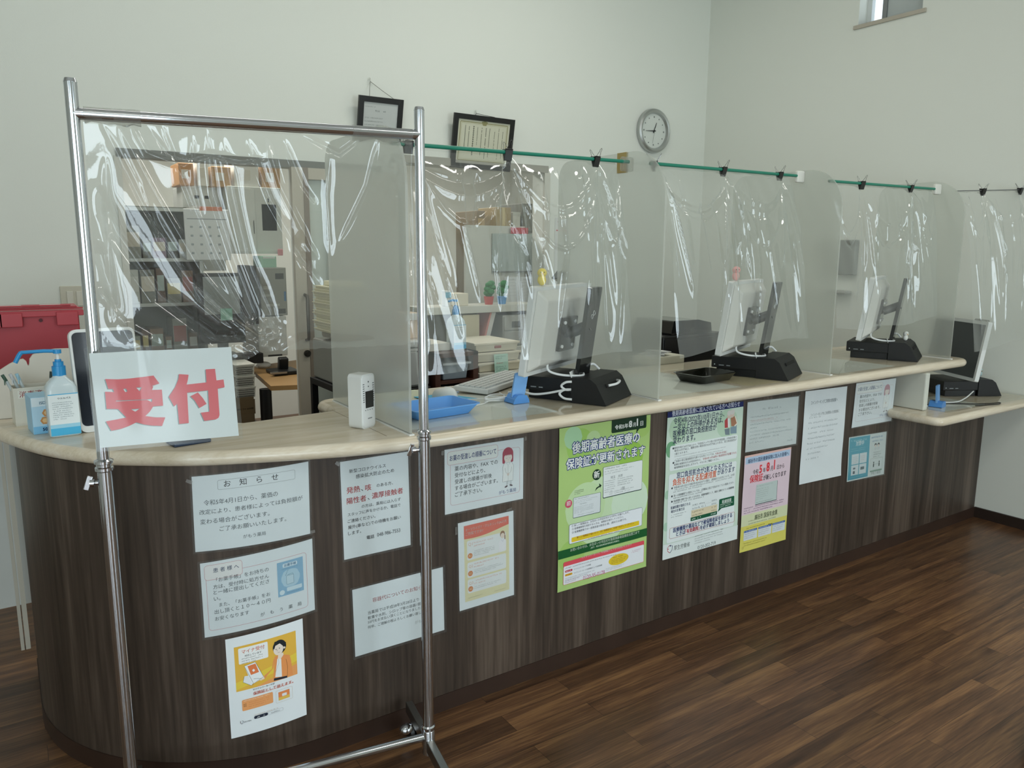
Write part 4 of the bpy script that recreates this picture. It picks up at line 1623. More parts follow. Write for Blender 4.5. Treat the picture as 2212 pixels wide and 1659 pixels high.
s.text('1', (618, 366), None, 'd8434c', bold=0.05, tall=1.25, size=s.em('5', (398, 425), (440, 412)))
s.text('日から', (668, 365), (777, 340), '4a3f46', bold=0.016, tall=1.25)
s.text('保険証', (258, 568), (452, 525), 'd8434c', bold=0.03, tall=1.3)
s.text('が新しくなります', (460, 530), (805, 450), '3a3038', bold=0.02, tall=1.3)
q = s.c((362, 600))
s.rect(q[0] + 2, q[1] + 2, 136, 88, '3f4a4c', 2)
s.rect(q[0], q[1], 136, 87, 'b9c6c4', 2)
s.micro(q[0] + 5, q[1] + 10, 120, 1, 8, 4, '8d9a98', 130, .9)
s.micro(q[0] + 5, q[1] + 24, 80, 6, 9, 4, '94a09e', 131, .6)
s.micro(q[0] + 5, q[1] + 82, 122, 1, 8, 4, '7d8988', 132, 1)
s.micro(14, 232, 270, 3, 10, 5, '6a5272', 133, .7)
s.text('越谷市 国保年金課', (335, 1128), (668, 1022), '46523a', bold=0.01, tall=1.4)
s.micro(46, 292, 200, 2, 12, 4.6, '8a9270', 134, .9)
s.micro(36, 322, 120, 1, 10, 5, '8c8440', 135, 1)
s.text('Q&A', (532, 1212), (598, 1195), '4a4a30', bold=0.03)
for k in range(3):
    s.rect(20 + 91 * k, 328, 84, 44, 'cfd6dc', 3)
    s.rect(20 + 91 * k, 328, 84, 9, '4a68a4', 3)
    s.micro(24 + 91 * k, 335, 74, 1, 8, 4.6, 'c9d3e4', 136 + k, 1)
    s.micro(25 + 91 * k, 346, 70, 3, 9, 4, '8e979e', 139 + k, .8)
s.micro(24, 386, 150, 2, 10, 4, '8c8440', 142, 1)
s.ring(14, 398, 9, 9, 4, 0.8, '8c8440')
fin()

# 12 long white sheet about the coin parking
s, t, P, fin = notice('long plain white sheet of sparse print, hanging beneath the far end of the counter', A4P, (1720, 800, 6.379), ((118, 290), (703, 216), (30, 1572), (592, 1445)), paper='d3dadd', wav=1.6, seed=12, curl=5.0)
s.text('コインパーキングご利用の患者様へ', (195, 475), (562, 412), '858e92', bold=0.006, tall=1.5)
s.text('コインパーキングをご利用頂いた患者様に', (185, 640), (582, 568), 'a0a8ab', bold=0.004, tall=1.4)
for k, (n_, h_) in enumerate(((62, 0), (150, 0), (150, 0), (128, 0), (150, 0), (146, 0), (110, 0), (74, 0), (70, 0))):
    s.micro(25, 89 + 16.6 * k, n_, 1, 9, 5.6, 'aab2b5', 150 + k, 1)
fin()

# 13 faded copy of the order notice
order_notice('faded landscape notice with a woman in a white coat, last on the high counter front', (1720, 800, 6.379), ((822, 178), (1375, 110), (757, 795), (1300, 690)), 0.55, 4, 13)

# 14 blue parking leaflet
s, t, P, fin = notice('half blue, half white leaflet low beneath the faded notice at the far end', A4L, (1720, 800, 6.379), ((728, 928), (1235, 840), (683, 1535), (1205, 1430)), paper='cfd8d6', pouch=5, seed=14, name='leaflet', cat='leaflet')
s.conv = None
s.rect(6, 4, 158, 200, '4f9fb2')
s.micro(18, 24, 134, 1, 10, 9, 'a9cfd6', 160, 1)
s.text('対策中', (56, 44), (118, 44), 'd9ebee', bold=0.03, tall=1.2)
s.micro(18, 60, 130, 2, 9, 4, '93c3cc', 161, .9)
for i in range(2):
    for j in range(2):
        s.rect(28 + 62 * i, 84 + 52 * j, 56, 48, 'cfd9dc')
s.micro(36, 100, 40, 4, 9, 4, 'b5aeae', 162, .8)
s.micro(98, 100, 36, 3, 9, 4, 'c7a8a2', 163, .8)
s.rect(42, 148, 18, 8, '5d6a72', 2)
s.rect(42, 164, 16, 14, '5d6a72', 2)
s.rect(100, 150, 30, 14, '5d7278', 2)
s.micro(24, 196, 120, 1, 9, 4, '93c3cc', 164, .9)
s.micro(174, 22, 116, 1, 9, 9, '7d9fc0', 165, 1)
s.micro(186, 40, 88, 1, 9, 8, '8aa5bf', 166, 1)
for x in (212, 236):
    s.ell(x, 56, 9, 8, '2c3134')
    s.ell(x, 61, 7, 7, 'd9cfc6')
    s.rect(x - 9, 68, 18, 12, 'c9cfd0', 4)
s.micro(198, 94, 66, 3, 11, 6, '98a3a0', 167, .8)
s.ring(178, 122, 98, 56, 2, 0.9, '98a79c')
for x in (205, 250):
    s.ell(x, 141, 4, 4, '3a4a44')
    s.rect(x - 4, 146, 8, 18, '3a4a44', 3)
s.line([(213, 150), (242, 150)], 0.9, '7d8a84')
s.rect(178, 180, 98, 6, '7d9c8c')
s.text('がもう薬局', (188, 200), (266, 200), '9aa4a4', tall=1.1)
fin()
# ================================================================== chrome garment rack with vinyl film and the 受付 sign
RP = np.array([0.921, 1.808])                 # foot of the near-counter pole
RD = np.array([0.9857, -0.1686])              # along the rack
RN = np.array([0.1686, 0.9857])               # towards the counter
RW = 0.765


def rk(s, n, z):
    """rack coordinates: s along the rack from the end pole (negative towards the far pole), n towards the counter"""
    p = RP + RD * s + RN * n
    return (p[0], p[1], z)


def on_rack(px, py, off=0.0):
    d = ray(px, py)
    t = (RN @ RP + off) / (RN @ d[:2])
    q = CAM + d * t
    return np.array([(q[:2] - RP) @ RD, q[2]])


rack = thing('garment_rack', 'chrome garment rack on casters standing before the counter, hung with clear vinyl', 'rack', (0, 0, 0))
for s0, nm in ((0.0, 'pole'), (-RW, 'pole')):
    MB().cyl(rk(s0, 0, 0.98), rk(s0, 0, 1.838), 0.0130, CHROME, n=28).cyl(rk(s0, 0, 1.838), rk(s0, 0, 1.846), 0.0135, CHROME, r1=0.011, n=28).build('upper_pole', rack)
    MB().cyl(rk(s0, 0, 0.115), rk(s0, 0, 1.0), 0.0155, CHROME, n=28).build('lower_pole', rack)
    c = MB()
    c.lathe([(0.0155, -0.016), (0.0195, -0.013), (0.0195, -0.006), (0.0165, -0.004), (0.0165, 0.002), (0.0205, 0.004), (0.0205, 0.010), (0.0135, 0.014)], CHROME, rk(s0, 0, 1.004), 28)
    c.build('collar', rack)
    k = MB()
    k.cyl(rk(s0 - .012, 0.0, 0.962), rk(s0 - 0.026, 0.004, 0.962), 0.0045, CHROME, n=12)
    k.cyl(rk(s0 - 0.022, 0.003, 0.962), rk(s0 - 0.031, 0.005, 0.962), 0.009, CHROME, n=16)
    k.box(rk(s0 - 0.036, 0.006, 0.962), (0.012, 0.004, 0.034), CHROME, rz=-0.17, ry=0.35)
    k.build('wing_knob', rack, bevel=0.0015)
    # foot: flat bar across, two casters, socket
    so = MB()
    so.lathe([(0.0165, 0.055), (0.0185, 0.056), (0.0185, 0.128), (0.0175, 0.130), (0.0195, 0.134), (0.0195, 0.142), (0.0160, 0.146)], CHROME, rk(s0, 0, 0), 28)
    so.build('socket', rack)
    fb = MB()
    ang = math.atan2(RD[1], RD[0])
    fb.box(rk(s0, -0.01, 0.085), (0.022, 0.42, 0.036), STEEL, rz=ang)
    fb.build('foot_bar', rack, bevel=0.002)
    for nn in (0.165, -0.185):
        cs = MB()
        x, y, _ = rk(s0 - (0.045 if nn > 0 else -0.03), nn - 0.02, 0)
        bx, by, _ = rk(s0, nn, 0)
        cs.cyl((bx, by, 0.067), (bx, by, 0.050), 0.006, CHROME, n=12)
        cs.ball(((x + bx) / 2, (y + by) / 2, 0.040), (0.022, 0.018, 0.017), CHROME, 10)
        cs.cyl((bx - .016, by, 0.024), (bx - .004, by, 0.024), 0.024, BLACK, n=24)
        cs.cyl((bx + .004, by, 0.024), (bx + .016, by, 0.024), 0.024, BLACK, n=24)
        cs.build('caster', rack)
MB().cyl(rk(-RW, 0, 1.775), rk(0, 0, 1.779), 0.0128, CHROME, n=28).build('top_bar', rack)
MB().cyl(rk(-RW, 0, 0.108), rk(0, 0, 0.108), 0.0118, CHROME, n=28).build('bottom_bar', rack)


def film(name, label, W, z_top, z_bot, place, folds, nx=200, nz=190, base=None, thick=None, group=None):
    """soft vinyl: a fine grid pushed in and out along the fold lines. place(s, z, d) -> world"""
    S = np.linspace(0, W, nx)
    T = np.linspace(0, 1, nz)
    SS, TT = np.meshgrid(S, T)
    zt = z_top(SS) if callable(z_top) else np.full_like(SS, z_top)
    zb = z_bot(SS) if callable(z_bot) else np.full_like(SS, z_bot)
    ZZ = zt + (zb - zt) * TT
    Dp = np.zeros_like(SS)
    if base is not None:
        Dp += base(SS, ZZ, TT)
    for P, amp, wd in folds:
        P = np.array(P, float)
        best = np.full(SS.shape, 1e9)
        tt = np.zeros_like(SS)
        n = len(P) - 1
        for i in range(n):
            a, b = P[i], P[i + 1]
            d = b - a
            L2 = max(d @ d, 1e-9)
            u = np.clip(((SS - a[0]) * d[0] + (ZZ - a[1]) * d[1]) / L2, 0, 1)
            q = np.hypot(SS - a[0] - u * d[0], ZZ - a[1] - u * d[1])
            m = q < best
            best = np.where(m, q, best)
            tt = np.where(m, (i + u) / n, tt)
        fade = np.clip(np.minimum(tt, 1 - tt) * 6 + 0.15, 0, 1)
        Dp += amp * fade * np.exp(-np.abs(best / wd) ** 1.35)
    V = [place(s, z, d) for s, z, d in zip(SS.ravel(), ZZ.ravel(), Dp.ravel())]
    F = []
    for j in range(nz - 1):
        for i in range(nx - 1):
            a = j * nx + i
            F.append((a, a + nx, a + nx + 1, a + 1))
    mb = MB()
    mb.add(V, F, FILM, True)
    o = mb.build(name, None, sharp=3.0)
    return _tag(o, label, 'vinyl sheet', group)


# fold lines of the rack film, read off as runs from the top bar to the gathered knot behind the sign
def rl(*pts):
    return [on_rack(x, y, 0.014) + np.array([RW, 0]) for x, y in pts]


KNOT = (545, 728)
fold = []
for P, a_, w_ in (
        (rl((193, 400), (232, 500), (330, 640), (450, 728), KNOT), 0.026, 0.016),
        (rl((205, 270), (290, 440), (400, 610), (500, 700), KNOT), 0.011, 0.005),
        (rl((240, 270), (320, 420), (420, 590), (515, 700), KNOT), -0.012, 0.008),
        (rl((330, 265), (385, 400), (450, 560), (520, 690), KNOT), 0.012, 0.005),
        (rl((345, 285), (400, 430), (470, 590), (530, 700), KNOT), -0.009, 0.005),
        (rl((430, 280), (445, 420), (490, 560), (540, 690), KNOT), 0.011, 0.006),
        (rl((465, 300), (490, 430), (520, 560), (575, 690), (582, 720)), 0.014, 0.009),
        (rl((265, 265), (300, 330), (380, 360), (400, 345)), -0.010, 0.006),
        (rl((300, 270), (345, 330), (385, 345), (440, 330), (500, 345), (560, 340)), 0.009, 0.005),
        (rl((520, 300), (570, 430), (630, 540), (678, 615)), 0.012, 0.006),
        (rl((560, 300), (590, 400), (650, 520), (672, 560)), -0.009, 0.006),
        (rl((600, 300), (640, 400), (668, 440)), 0.009, 0.005),
        (rl((640, 290), (720, 330), (760, 300)), 0.008, 0.006),
        (rl((805, 300), (780, 400), (722, 520)), 0.007, 0.004),
        (rl((192, 520), (215, 620), (260, 740)), 0.015, 0.012),
        (rl((192, 620), (250, 700), (330, 745)), -0.012, 0.010),
        (rl((210, 340), (215, 520), (225, 700)), 0.010, 0.006),
        (rl((290, 400), (330, 520), (420, 650), (500, 720)), 0.010, 0.004),
        (rl((700, 300), (690, 420), (700, 560)), -0.005, 0.010),
        (rl((400, 300), (405, 400), (420, 470)), 0.008, 0.004),
        (rl((590, 760), (640, 735), (720, 740), (800, 735)), 0.004, 0.010)):
    fold.append((P, a_, w_))
kn = on_rack(*KNOT, 0.014) + np.array([RW, 0])
nz_ph = rng.uniform(0, 6.28, (12, 2))
nz_k = rng.uniform(60, 220, (12, 2)) * rng.choice([-1, 1], (12, 2))


def rack_base(S, Z, T):
    d = np.hypot(S - kn[0], (Z - kn[1]) * 1.1)
    g = np.exp(-(d / 0.045) ** 2)
    cr = sum(np.sin(k[0] * S + k[1] * Z + p[0]) for k, p in zip(nz_k, nz_ph)) / 12
    out = 0.030 * g * cr - 0.015 * g
    out += 0.0012 * np.sin(S * 40 + 5 * np.sin(Z * 9)) + 0.0016 * np.sin(Z * 23 + S * 11)
    # a crushed patch half way down the sheet, over the sliding door
    pt = np.array([0.0, 0.0]) + on_rack(643, 545, 0.014) + np.array([RW, 0])
    g2 = np.exp(-(((S - pt[0] - (Z - pt[1]) * -0.35) / 0.02) ** 2 + ((Z - pt[1]) / 0.05) ** 2))
    out += 0.016 * g2 * sum(np.sin(k[0] * .55 * S + k[1] * .55 * Z + p[1]) for k, p in zip(nz_k, nz_ph)) / 6
    return out


def rack_bot(S):
    hem = 1.2465 + 0.0012 * np.sin(S * 170) + 0.0 * S
    left = 1.165 + 0.05 * np.clip((S - 0.0) / 0.30, 0, 1)
    k = np.clip((S - 0.29) / 0.05, 0, 1)
    return left * (1 - k) + hem * k


film('vinyl_sheet', 'clear creased vinyl sheet hung from the chrome rack bar and knotted behind the sign', RW - 0.03, 1.790, rack_bot,
     lambda s, z, d: rk(-RW + 0.016 + s, 0.0165 + d * 0.9 * (1 - math.exp(-(1.79 - z) * 40)), z), fold, 300, 240, rack_base, group='clear vinyl films')
# tape over the bar ends
for a_, b_, lab in ((-RW + 0.02, -RW + 0.13, 'clear tape wound round the rack bar at its far pole'), (-0.17, -0.02, 'clear tape wound round the rack bar beside its end pole')):
    mb = MB()
    V, F = [], []
    nn = 14
    for i in range(9):
        s_ = a_ + (b_ - a_) * i / 8
        for j in range(nn):
            t_ = 2 * math.pi * j / nn
            r_ = 0.0136 + 0.0012 * rng.random() + (0.01 * rng.random() if j in (10, 11) else 0)
            V.append(rk(s_, r_ * math.cos(t_), 1.777 + r_ * math.sin(t_)))
    for i in range(8):
        for j in range(nn):
            F.append((i * nn + j, i * nn + (j + 1) % nn, (i + 1) * nn + (j + 1) % nn, (i + 1) * nn + j))
    mb.add(V, F, TAPE, True)
    _tag(mb.build('clear_tape', None), lab, 'tape', 'clear tapes on the rack bar')

# ---- the reception sign, laminated, hooked on the far pole
sg = thing('reception_sign', 'laminated white sign with the large red characters 受付 on the far pole of the chrome rack', 'sign')
SW, SH = 297.0, 210.0
sh = Sheet(SW, SH)
SOFF = -0.030
cor = [on_rack(x, y, SOFF) for x, y in ((197, 766), (495, 747), (212, 965), (520, 943))]
eu = ((cor[1] - cor[0]) + (cor[3] - cor[2])) / 2
ev = ((cor[2] - cor[0]) + (cor[3] - cor[1])) / 2
cc = sum(cor) / 4
MM = np.array([eu, ev]).T
MI = np.linalg.inv(MM)


def sign_P(u, v, lift):
    q = cc + MM @ np.array([u / SW - 0.5, v / SH - 0.5])
    x = u / SW
    n_ = SOFF + 0.010 * math.exp(-((x - 0.33) / 0.10) ** 2) * (1 - v / SH) + 0.004 * math.sin(v / 60)
    return rk(q[0], n_ - lift / 1000.0, q[1])


def sc(x, y, x0, y0, k=6.347):
    """from a zoomed view of the sign to its own millimetres"""
    q = MI @ (on_rack(x0 + x / k, y0 + y / k, SOFF) - cc) + 0.5
    return (q[0] * SW, q[1] * SH)


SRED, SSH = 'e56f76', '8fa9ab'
UKE = [(75, 185), (250, 190), (430, 180), (580, 165), (740, 140), (822, 248), (712, 287), (738, 290), (718, 340), (855, 332), (872, 552), (735, 565), (690, 635), (630, 695), (760, 712), (902, 710), (858, 828), (720, 825), (610, 810), (505, 780), (400, 830), (290, 868), (160, 893), (85, 765), (230, 740), (365, 712), (255, 600), (222, 597), (95, 597), (72, 360), (200, 365), (180, 322), (118, 322)]
UKEH = [[(322, 322), (362, 318), (382, 358), (352, 368)], [(500, 308), (578, 305), (548, 358)], [(225, 482), (640, 472), (720, 460), (716, 506), (650, 478), (225, 494)], [(428, 603), (550, 595), (492, 636)]]
TSUKE = [(232, 180), (365, 190), (355, 260), (338, 325), (610, 295), (598, 115), (728, 108), (748, 268), (845, 255), (860, 362), (765, 382), (790, 740), (775, 780), (740, 800), (580, 822), (530, 710), (650, 695), (632, 405), (345, 437), (368, 850), (235, 865), (208, 590), (165, 625), (92, 492), (180, 360), (225, 250)]
TEN = [(390, 485), (492, 432), (560, 510), (612, 590), (512, 647), (450, 545)]
L1, L2 = (215, 790), (350, 780)
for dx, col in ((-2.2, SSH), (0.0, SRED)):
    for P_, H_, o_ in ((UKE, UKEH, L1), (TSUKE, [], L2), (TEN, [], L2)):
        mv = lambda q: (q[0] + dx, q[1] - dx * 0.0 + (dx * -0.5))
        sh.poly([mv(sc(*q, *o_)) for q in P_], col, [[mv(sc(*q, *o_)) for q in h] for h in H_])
sh.build('paper', sg, sign_P, 'e3e9ea')
mb = MB()
V, F = [], []
for j in range(15):
    for i in range(21):
        V.append(sign_P(-9 + (SW + 18) * i / 20, -11 + (SH + 19) * j / 14, 0.9))
for j in range(14):
    for i in range(20):
        a = j * 21 + i
        F.append((a, a + 21, a + 22, a + 1))
mb.add(V, F, LAMI, True)
mb.build('laminate_pouch', sg, sharp=2.0)

# ================================================================== films hung from the rods
def rod_film(k, label, s0, s1, zb, dcl, extra=(), drape=0.0, seed=0, nx=210, nz=180, wrinkle=1.0):
    a, b = (np.array(q) for q in RODS[k])
    L = np.linalg.norm(b - a)
    e = (b - a) / L
    W = s1 - s0
    r = random.Random(seed)
    folds = []
    zt = a[2]
    for c_ in dcl:
        c_ = c_ - s0
        # a fan of soft folds falling from each clip
        for i in range(7):
            t = (i - 3) / 3.0
            spread_ = t * r.uniform(0.08, 0.17)
            z1 = zt - r.uniform(0.25, 0.95 * (zt - zb))
            P = [(c_ + t * 0.006, zt - 0.015), (c_ + spread_ * 0.45, zt - (zt - z1) * 0.4), (c_ + spread_, z1)]
            folds.append((P, r.choice([-1, 1]) * r.uniform(0.006, 0.013) * wrinkle, r.uniform(0.005, 0.013)))
        folds.append(([(c_, zt), (c_ + r.uniform(-.02, .02), zb)], 0.014 * wrinkle, 0.016))
    # long soft pleats over the whole width
    for i in range(int(W * 15)):
        x = r.uniform(0.02, W - 0.02)
        z1 = zt - r.uniform(0.0, 0.12)
        z2 = zt - r.uniform(0.35, 1.0) * (zt - zb)
        folds.append(([(x, z1), (x + r.uniform(-.02, .02), (z1 + z2) / 2), (x + r.uniform(-.05, .05), z2)], r.choice([-1, 1]) * r.uniform(0.004, 0.010), r.uniform(0.004, 0.010)))
    # swags between neighbouring clips
    cs = [0.0] + [c_ - s0 for c_ in dcl] + [W]
    for p, q in zip(cs, cs[1:]):
        if q - p < 0.08:
            continue
        for i in range(3):
            dep = r.uniform(0.06, 0.26)
            P = [(p + (q - p) * u, zt - 0.02 - dep * (1 - (2 * u - 1) ** 2) - 0.02 * i) for u in np.linspace(0.04, 0.96, 9)]
            folds.append((P, r.choice([-1, 1]) * r.uniform(0.004, 0.009) * wrinkle, r.uniform(0.006, 0.012)))
    folds += list(extra)
    f1, f2 = r.uniform(0, 6), r.uniform(0, 6)

    def base(S, Z, T):
        return 0.004 * np.sin(S * 26 + f1) * T + 0.0015 * np.sin(S * 55 + Z * 14 + f2) - drape * np.power(T, 0.6)

    def place(s, z, d):
        p = a + e * (s0 + s)
        k_ = 1 - math.exp(-(p[2] + 0.004 - z) * 40) if z < p[2] + 0.004 else 0
        return (p[0] - e[1] * d * k_, p[1] + 0.009 + e[0] * d * k_, z + (p[2] - a[2]))
    return film('vinyl_sheet', label, W, zt + 0.004, lambda S: zb + 0.006 * np.sin(S * 14 + f2) + 0.01 * np.sin(S * 5 + f1), place, folds, nx, nz, base, group='clear vinyl films')


def along(k, q):
    a, b = (np.array(x) for x in RODS[k])
    return float((q - a) @ (b - a) / np.linalg.norm(b - a))


D_ = {k: [along(k, q) for kk, q in CLIP_POS if kk == k] for k in range(4)}
rod_film(0, 'clear vinyl sheet clipped to the first teal rod, over the yellow toy chick monitor', 0.01, 0.90, 1.13, D_[0], extra=[([(D_[0][0] - .01, 1.79), (D_[0][0] - 0.035, 1.62), (D_[0][0] - 0.055, 1.42)], 0.024, 0.018), ([(D_[0][0] - .005, 1.79), (D_[0][0] + 0.01, 1.6), (D_[0][0] - .03, 1.40)], 0.02, 0.014)], drape=0.11, seed=3)
rod_film(1, 'clear vinyl sheet clipped to the second teal rod, over the pink toy chick monitor', 0.03, 0.93, 1.12, D_[1], drape=0.15, seed=12)
rod_film(2, 'clear vinyl sheet clipped to the third teal rod, before the monitor in the third bay', 0.01, 0.90, 1.16, D_[2], drape=0.09, seed=21)
rod_film(3, 'clear vinyl sheet clipped to the thin wire above the low corner worktop', 0.03, 0.575, 1.02, D_[3], drape=0.16, seed=33)
# ================================================================== things on the counter
ZM = ZTOP + 0.0022      # top of the desk mats


def flat_poly(name, pts, z, t, m, label, cat, group=None):
    mb = MB()
    P = [(float(p[0]), float(p[1])) for p in pts]
    mb.prism(P, (0, 0, z), (1, 0, 0), (0, 1, 0), (0, 0, t), m)
    return _tag(mb.build(name, None), label, cat, group)


def roundpoly(P, r=0.02, n=4):
    out = []
    k = len(P)
    for i in range(k):
        a, b, c = np.array(P[i - 1], float), np.array(P[i], float), np.array(P[(i + 1) % k], float)
        u, v = (a - b) / np.linalg.norm(a - b), (c - b) / np.linalg.norm(c - b)
        p, q = b + u * r, b + v * r
        for j in range(n + 1):
            t = j / n
            out.append(tuple((1 - t) ** 2 * p + 2 * t * (1 - t) * b + t * t * q))
    return out


PAPER_W = mat('desk_paper', 'd6dad4', 0.6)
PAPER_G = mat('desk_paper_green', 'cfd8b8', 0.6)
PAPER_T = mat('desk_paper_tan', 'c9bd9c', 0.6)
flat_poly('paper_sheet', [(0.99, 2.02), (1.52, 2.0), (1.50, 2.42), (1.02, 2.45)], ZTOP + 0.0002, 0.0004, PAPER_W, 'white printed papers under the desk mat of the first bay', 'paper')
flat_poly('paper_sheet', [(1.12, 2.47), (1.30, 2.46), (1.30, 2.62), (1.14, 2.62)], ZTOP + 0.0002, 0.0004, PAPER_G, 'pale green paper under the desk mat behind the blue mouse pad', 'paper')
flat_poly('paper_sheet', [(1.97, 2.02), (2.42, 1.99), (2.42, 2.45), (1.99, 2.45)], ZTOP + 0.0002, 0.0004, PAPER_W, 'white papers under the desk mat beneath the black tray', 'paper')
flat_poly('paper_sheet', [(2.46, 1.99), (2.66, 1.98), (2.64, 2.18), (2.46, 2.20)], ZTOP + 0.0002, 0.0004, PAPER_T, 'tan paper under the desk mat before the second computer', 'paper')
flat_poly('paper_sheet', [(3.05, 1.99), (3.50, 1.985), (3.48, 2.3), (3.06, 2.32)], ZTOP + 0.0002, 0.0004, PAPER_W, 'white papers under the desk mat of the third bay', 'paper')
flat_poly('paper_sheet', [(3.75, 1.86), (4.1, 1.84), (4.1, 2.1), (3.76, 2.12)], 0.7402, 0.0004, PAPER_W, 'white papers under the mat on the low worktop', 'paper')
flat_poly('desk_mat', roundpoly([(0.966, 1.99), (1.02, 1.936), (1.93, 1.955), (1.93, 2.6), (0.968, 2.6)], 0.02), ZTOP + 0.0008, 0.0014, MAT_PVC, 'clear desk mat in the first bay beside the rounded end', 'desk mat', 'clear desk mats')
flat_poly('desk_mat', roundpoly([(1.948, 1.985), (1.975, 1.955), (2.97, 1.955), (2.975, 2.6), (1.95, 2.6)], 0.02), ZTOP + 0.0008, 0.0014, MAT_PVC, 'clear desk mat in the second bay under the black tray', 'desk mat', 'clear desk mats')
flat_poly('desk_mat', roundpoly([(3.0, 1.97), (3.03, 1.95), (3.95, 1.95), (3.955, 2.5), (3.0, 2.5)], 0.02), ZTOP + 0.0008, 0.0014, MAT_PVC, 'clear desk mat in the third bay', 'desk mat', 'clear desk mats')
flat_poly('desk_mat', roundpoly([(3.72, 1.83), (4.53, 1.80), (4.53, 2.4), (3.72, 2.4)], 0.02), 0.7408, 0.0014, MAT_PVC, 'clear mat on the low corner worktop', 'desk mat', 'clear desk mats')

# ---- carbon dioxide meter
co = thing('co2_meter', 'white upright carbon dioxide meter with a black display standing by the first partition', 'meter', (0.882, 2.137, ZTOP), 0.46)
mb = MB()
mb.prism([(x, y + 0.082) for x, y in rrect(0.062, 0.164, 0.012)], (0, 0.026, 0), (1, 0, 0), (0, 0, 1), (0, -0.05, 0), mat('meter_white', 'dfe1df', 0.35))
mb.build('housing', co, bevel=0.005, seg=3)
mb = MB()
mb.prism([(x, y + 0.082) for x, y in rrect(0.052, 0.154, 0.010)], (0, -0.024, 0), (1, 0, 0), (0, 0, 1), (0, -0.0025, 0), mat('meter_face', 'e9ebeb', 0.3))
mb.build('front_face', co, bevel=0.001)
mb = MB()
mb.box((0.003, -0.0275, 0.088), (0.034, 0.002, 0.050), BLACKG)
mb.build('display', co)
mb = MB()
for i in range(9):
    for sx in (-1, 1):
        mb.box((sx * 0.0215, -0.0268, 0.135 - i * 0.0066), (0.006, 0.0012, 0.0022), mat('slot_dark', '55595b', 0.6))
mb.build('vent_slots', co)
mb = MB()
for i in range(4):
    mb.box((-0.015 + i * 0.010, -0.0268, 0.056), (0.003, 0.0012, 0.002), mat('slot_dark', '55595b', 0.6))
mb.cyl((0.0, -0.0262, 0.141), (0.0, -0.0276, 0.141), 0.0022, mat('slot_dark', '55595b', 0.6), n=10)
mb.cyl((0.0, -0.0262, 0.127), (0.0, -0.0276, 0.127), 0.0018, mat('slot_dark', '55595b', 0.6), n=10)
mb.box((0.004, -0.0268, 0.030), (0.018, 0.0012, 0.003), mat('slot_dark', '8d9193', 0.6))
mb.build('buttons', co)

# ---- hand sanitiser with a long lever pump
BLUE = mat('pump_blue', '2f93d0', 0.3)


def sanitiser(label, loc, rz, k=1.0, lever=True):
    t = thing('hand_sanitiser', label, 'bottle', loc, rz)
    b = MB()
    hw, hd, hb = 0.0375 * k, 0.032 * k, 0.136 * k
    secs = [(0.0, 0.94, 0.9), (0.004, 1, 1), (hb * 0.88, 1, 1), (hb * 0.97, 0.96, 0.94), (hb * 1.06, 0.80, 0.82), (hb * 1.16, 0.46, 0.55), (hb * 1.22, 0.36, 0.46)]
    V, F = [], []
    for z, a, c in secs:
        V += [(x, y, z) for x, y in rrect(2 * hw * a, 2 * hd * c, min(0.012 * k, hw * a * .95, hd * c * .95), 4)]
    n = 20 + 4
    n = len(rrect(1, 1, 0.1, 4))
    for j in range(len(secs) - 1):
        for i in range(n):
            F.append((j * n + i, j * n + (i + 1) % n, (j + 1) * n + (i + 1) % n, (j + 1) * n + i))
    F += [tuple(range(n - 1, -1, -1)), tuple(range((len(secs) - 1) * n, len(secs) * n))]
    b.add(V, F, mat('bottle_frosty', 'cfdde2', 0.2, coat=0.3), True)
    b.build('bottle', t, sharp=1.0)
    lb = Sheet(70 * k, 112 * k)
    w_, h_ = lb.w, lb.h
    lb.rect(0, h_ - 20 * k, w_, 20 * k, '4fb4e0')
    lb.rect(0, h_ - 30 * k, w_, 10 * k, '9fd3ea')
    lb.rect(0, 0, w_, 2.2 * k, '4fb4e0')
    V, F = glyphs('ウエルパス', 0.02)
    lb.put(np.stack([w_ * .30 + V[:, 0] * 6.4 * k, 14 * k - V[:, 1] * 5.6 * k], 1), F, '33424a')
    lb.micro(w_ * .12, 24 * k, w_ * .7, 9, 5.6 * k, 2.6 * k, '7f8f97', 5, .7)
    lb.build('label', t, lambda u, v, l: ((u / 1000 - 0.035 * k), -hd - 0.0012 - l / 1000, 0.117 * k - v / 1000), 'e6eef0')
    p = MB()
    z = hb * 1.22
    p.cyl((0, 0, z - .004), (0, 0, z + 0.022 * k), 0.0165 * k, BLUE, n=28)
    p.cyl((0, 0, z + 0.022 * k), (0, 0, z + 0.034 * k), 0.0125 * k, BLUE, n=28)
    p.cyl((0, 0, z + 0.034 * k), (0, 0, z + 0.040 * k), 0.008 * k, BLUE, n=20)
    p.build('pump_collar', t, bevel=0.001)
    MB().cyl((0, 0, z + 0.040 * k), (0, 0, z + 0.058 * k), 0.0042 * k, WHITE, n=14).build('pump_stem', t)
    h = MB()
    zt = z + 0.062 * k
    h.cyl((0, 0, zt - 0.006 * k), (0, 0, zt + 0.004 * k), 0.010 * k, BLUE, n=24)
    if lever:
        h.tube([(0, 0, zt), (-0.03 * k, 0.004, zt + .002), (-0.082 * k, 0.008, zt + 0.001)], 0.0048 * k, BLUE, 10)
        h.tube([(-0.080 * k, 0.008, zt + 0.002), (-0.086 * k, 0.008, zt - 0.006 * k), (-0.096 * k, 0.008, zt - 0.025 * k)], 0.0056 * k, BLUE, 10)
    else:
        h.tube([(0, 0, zt), (-0.02 * k, 0, zt + 0.001), (-0.04 * k, 0, zt - .004)], 0.005 * k, BLUE, 10)
    h.build('pump_lever', t)
    return t


sanitiser('tall bottle of hand sanitiser with a long blue lever pump on the rounded counter end', (0.124, 2.508, ZTOP), 0.06, 1.06)

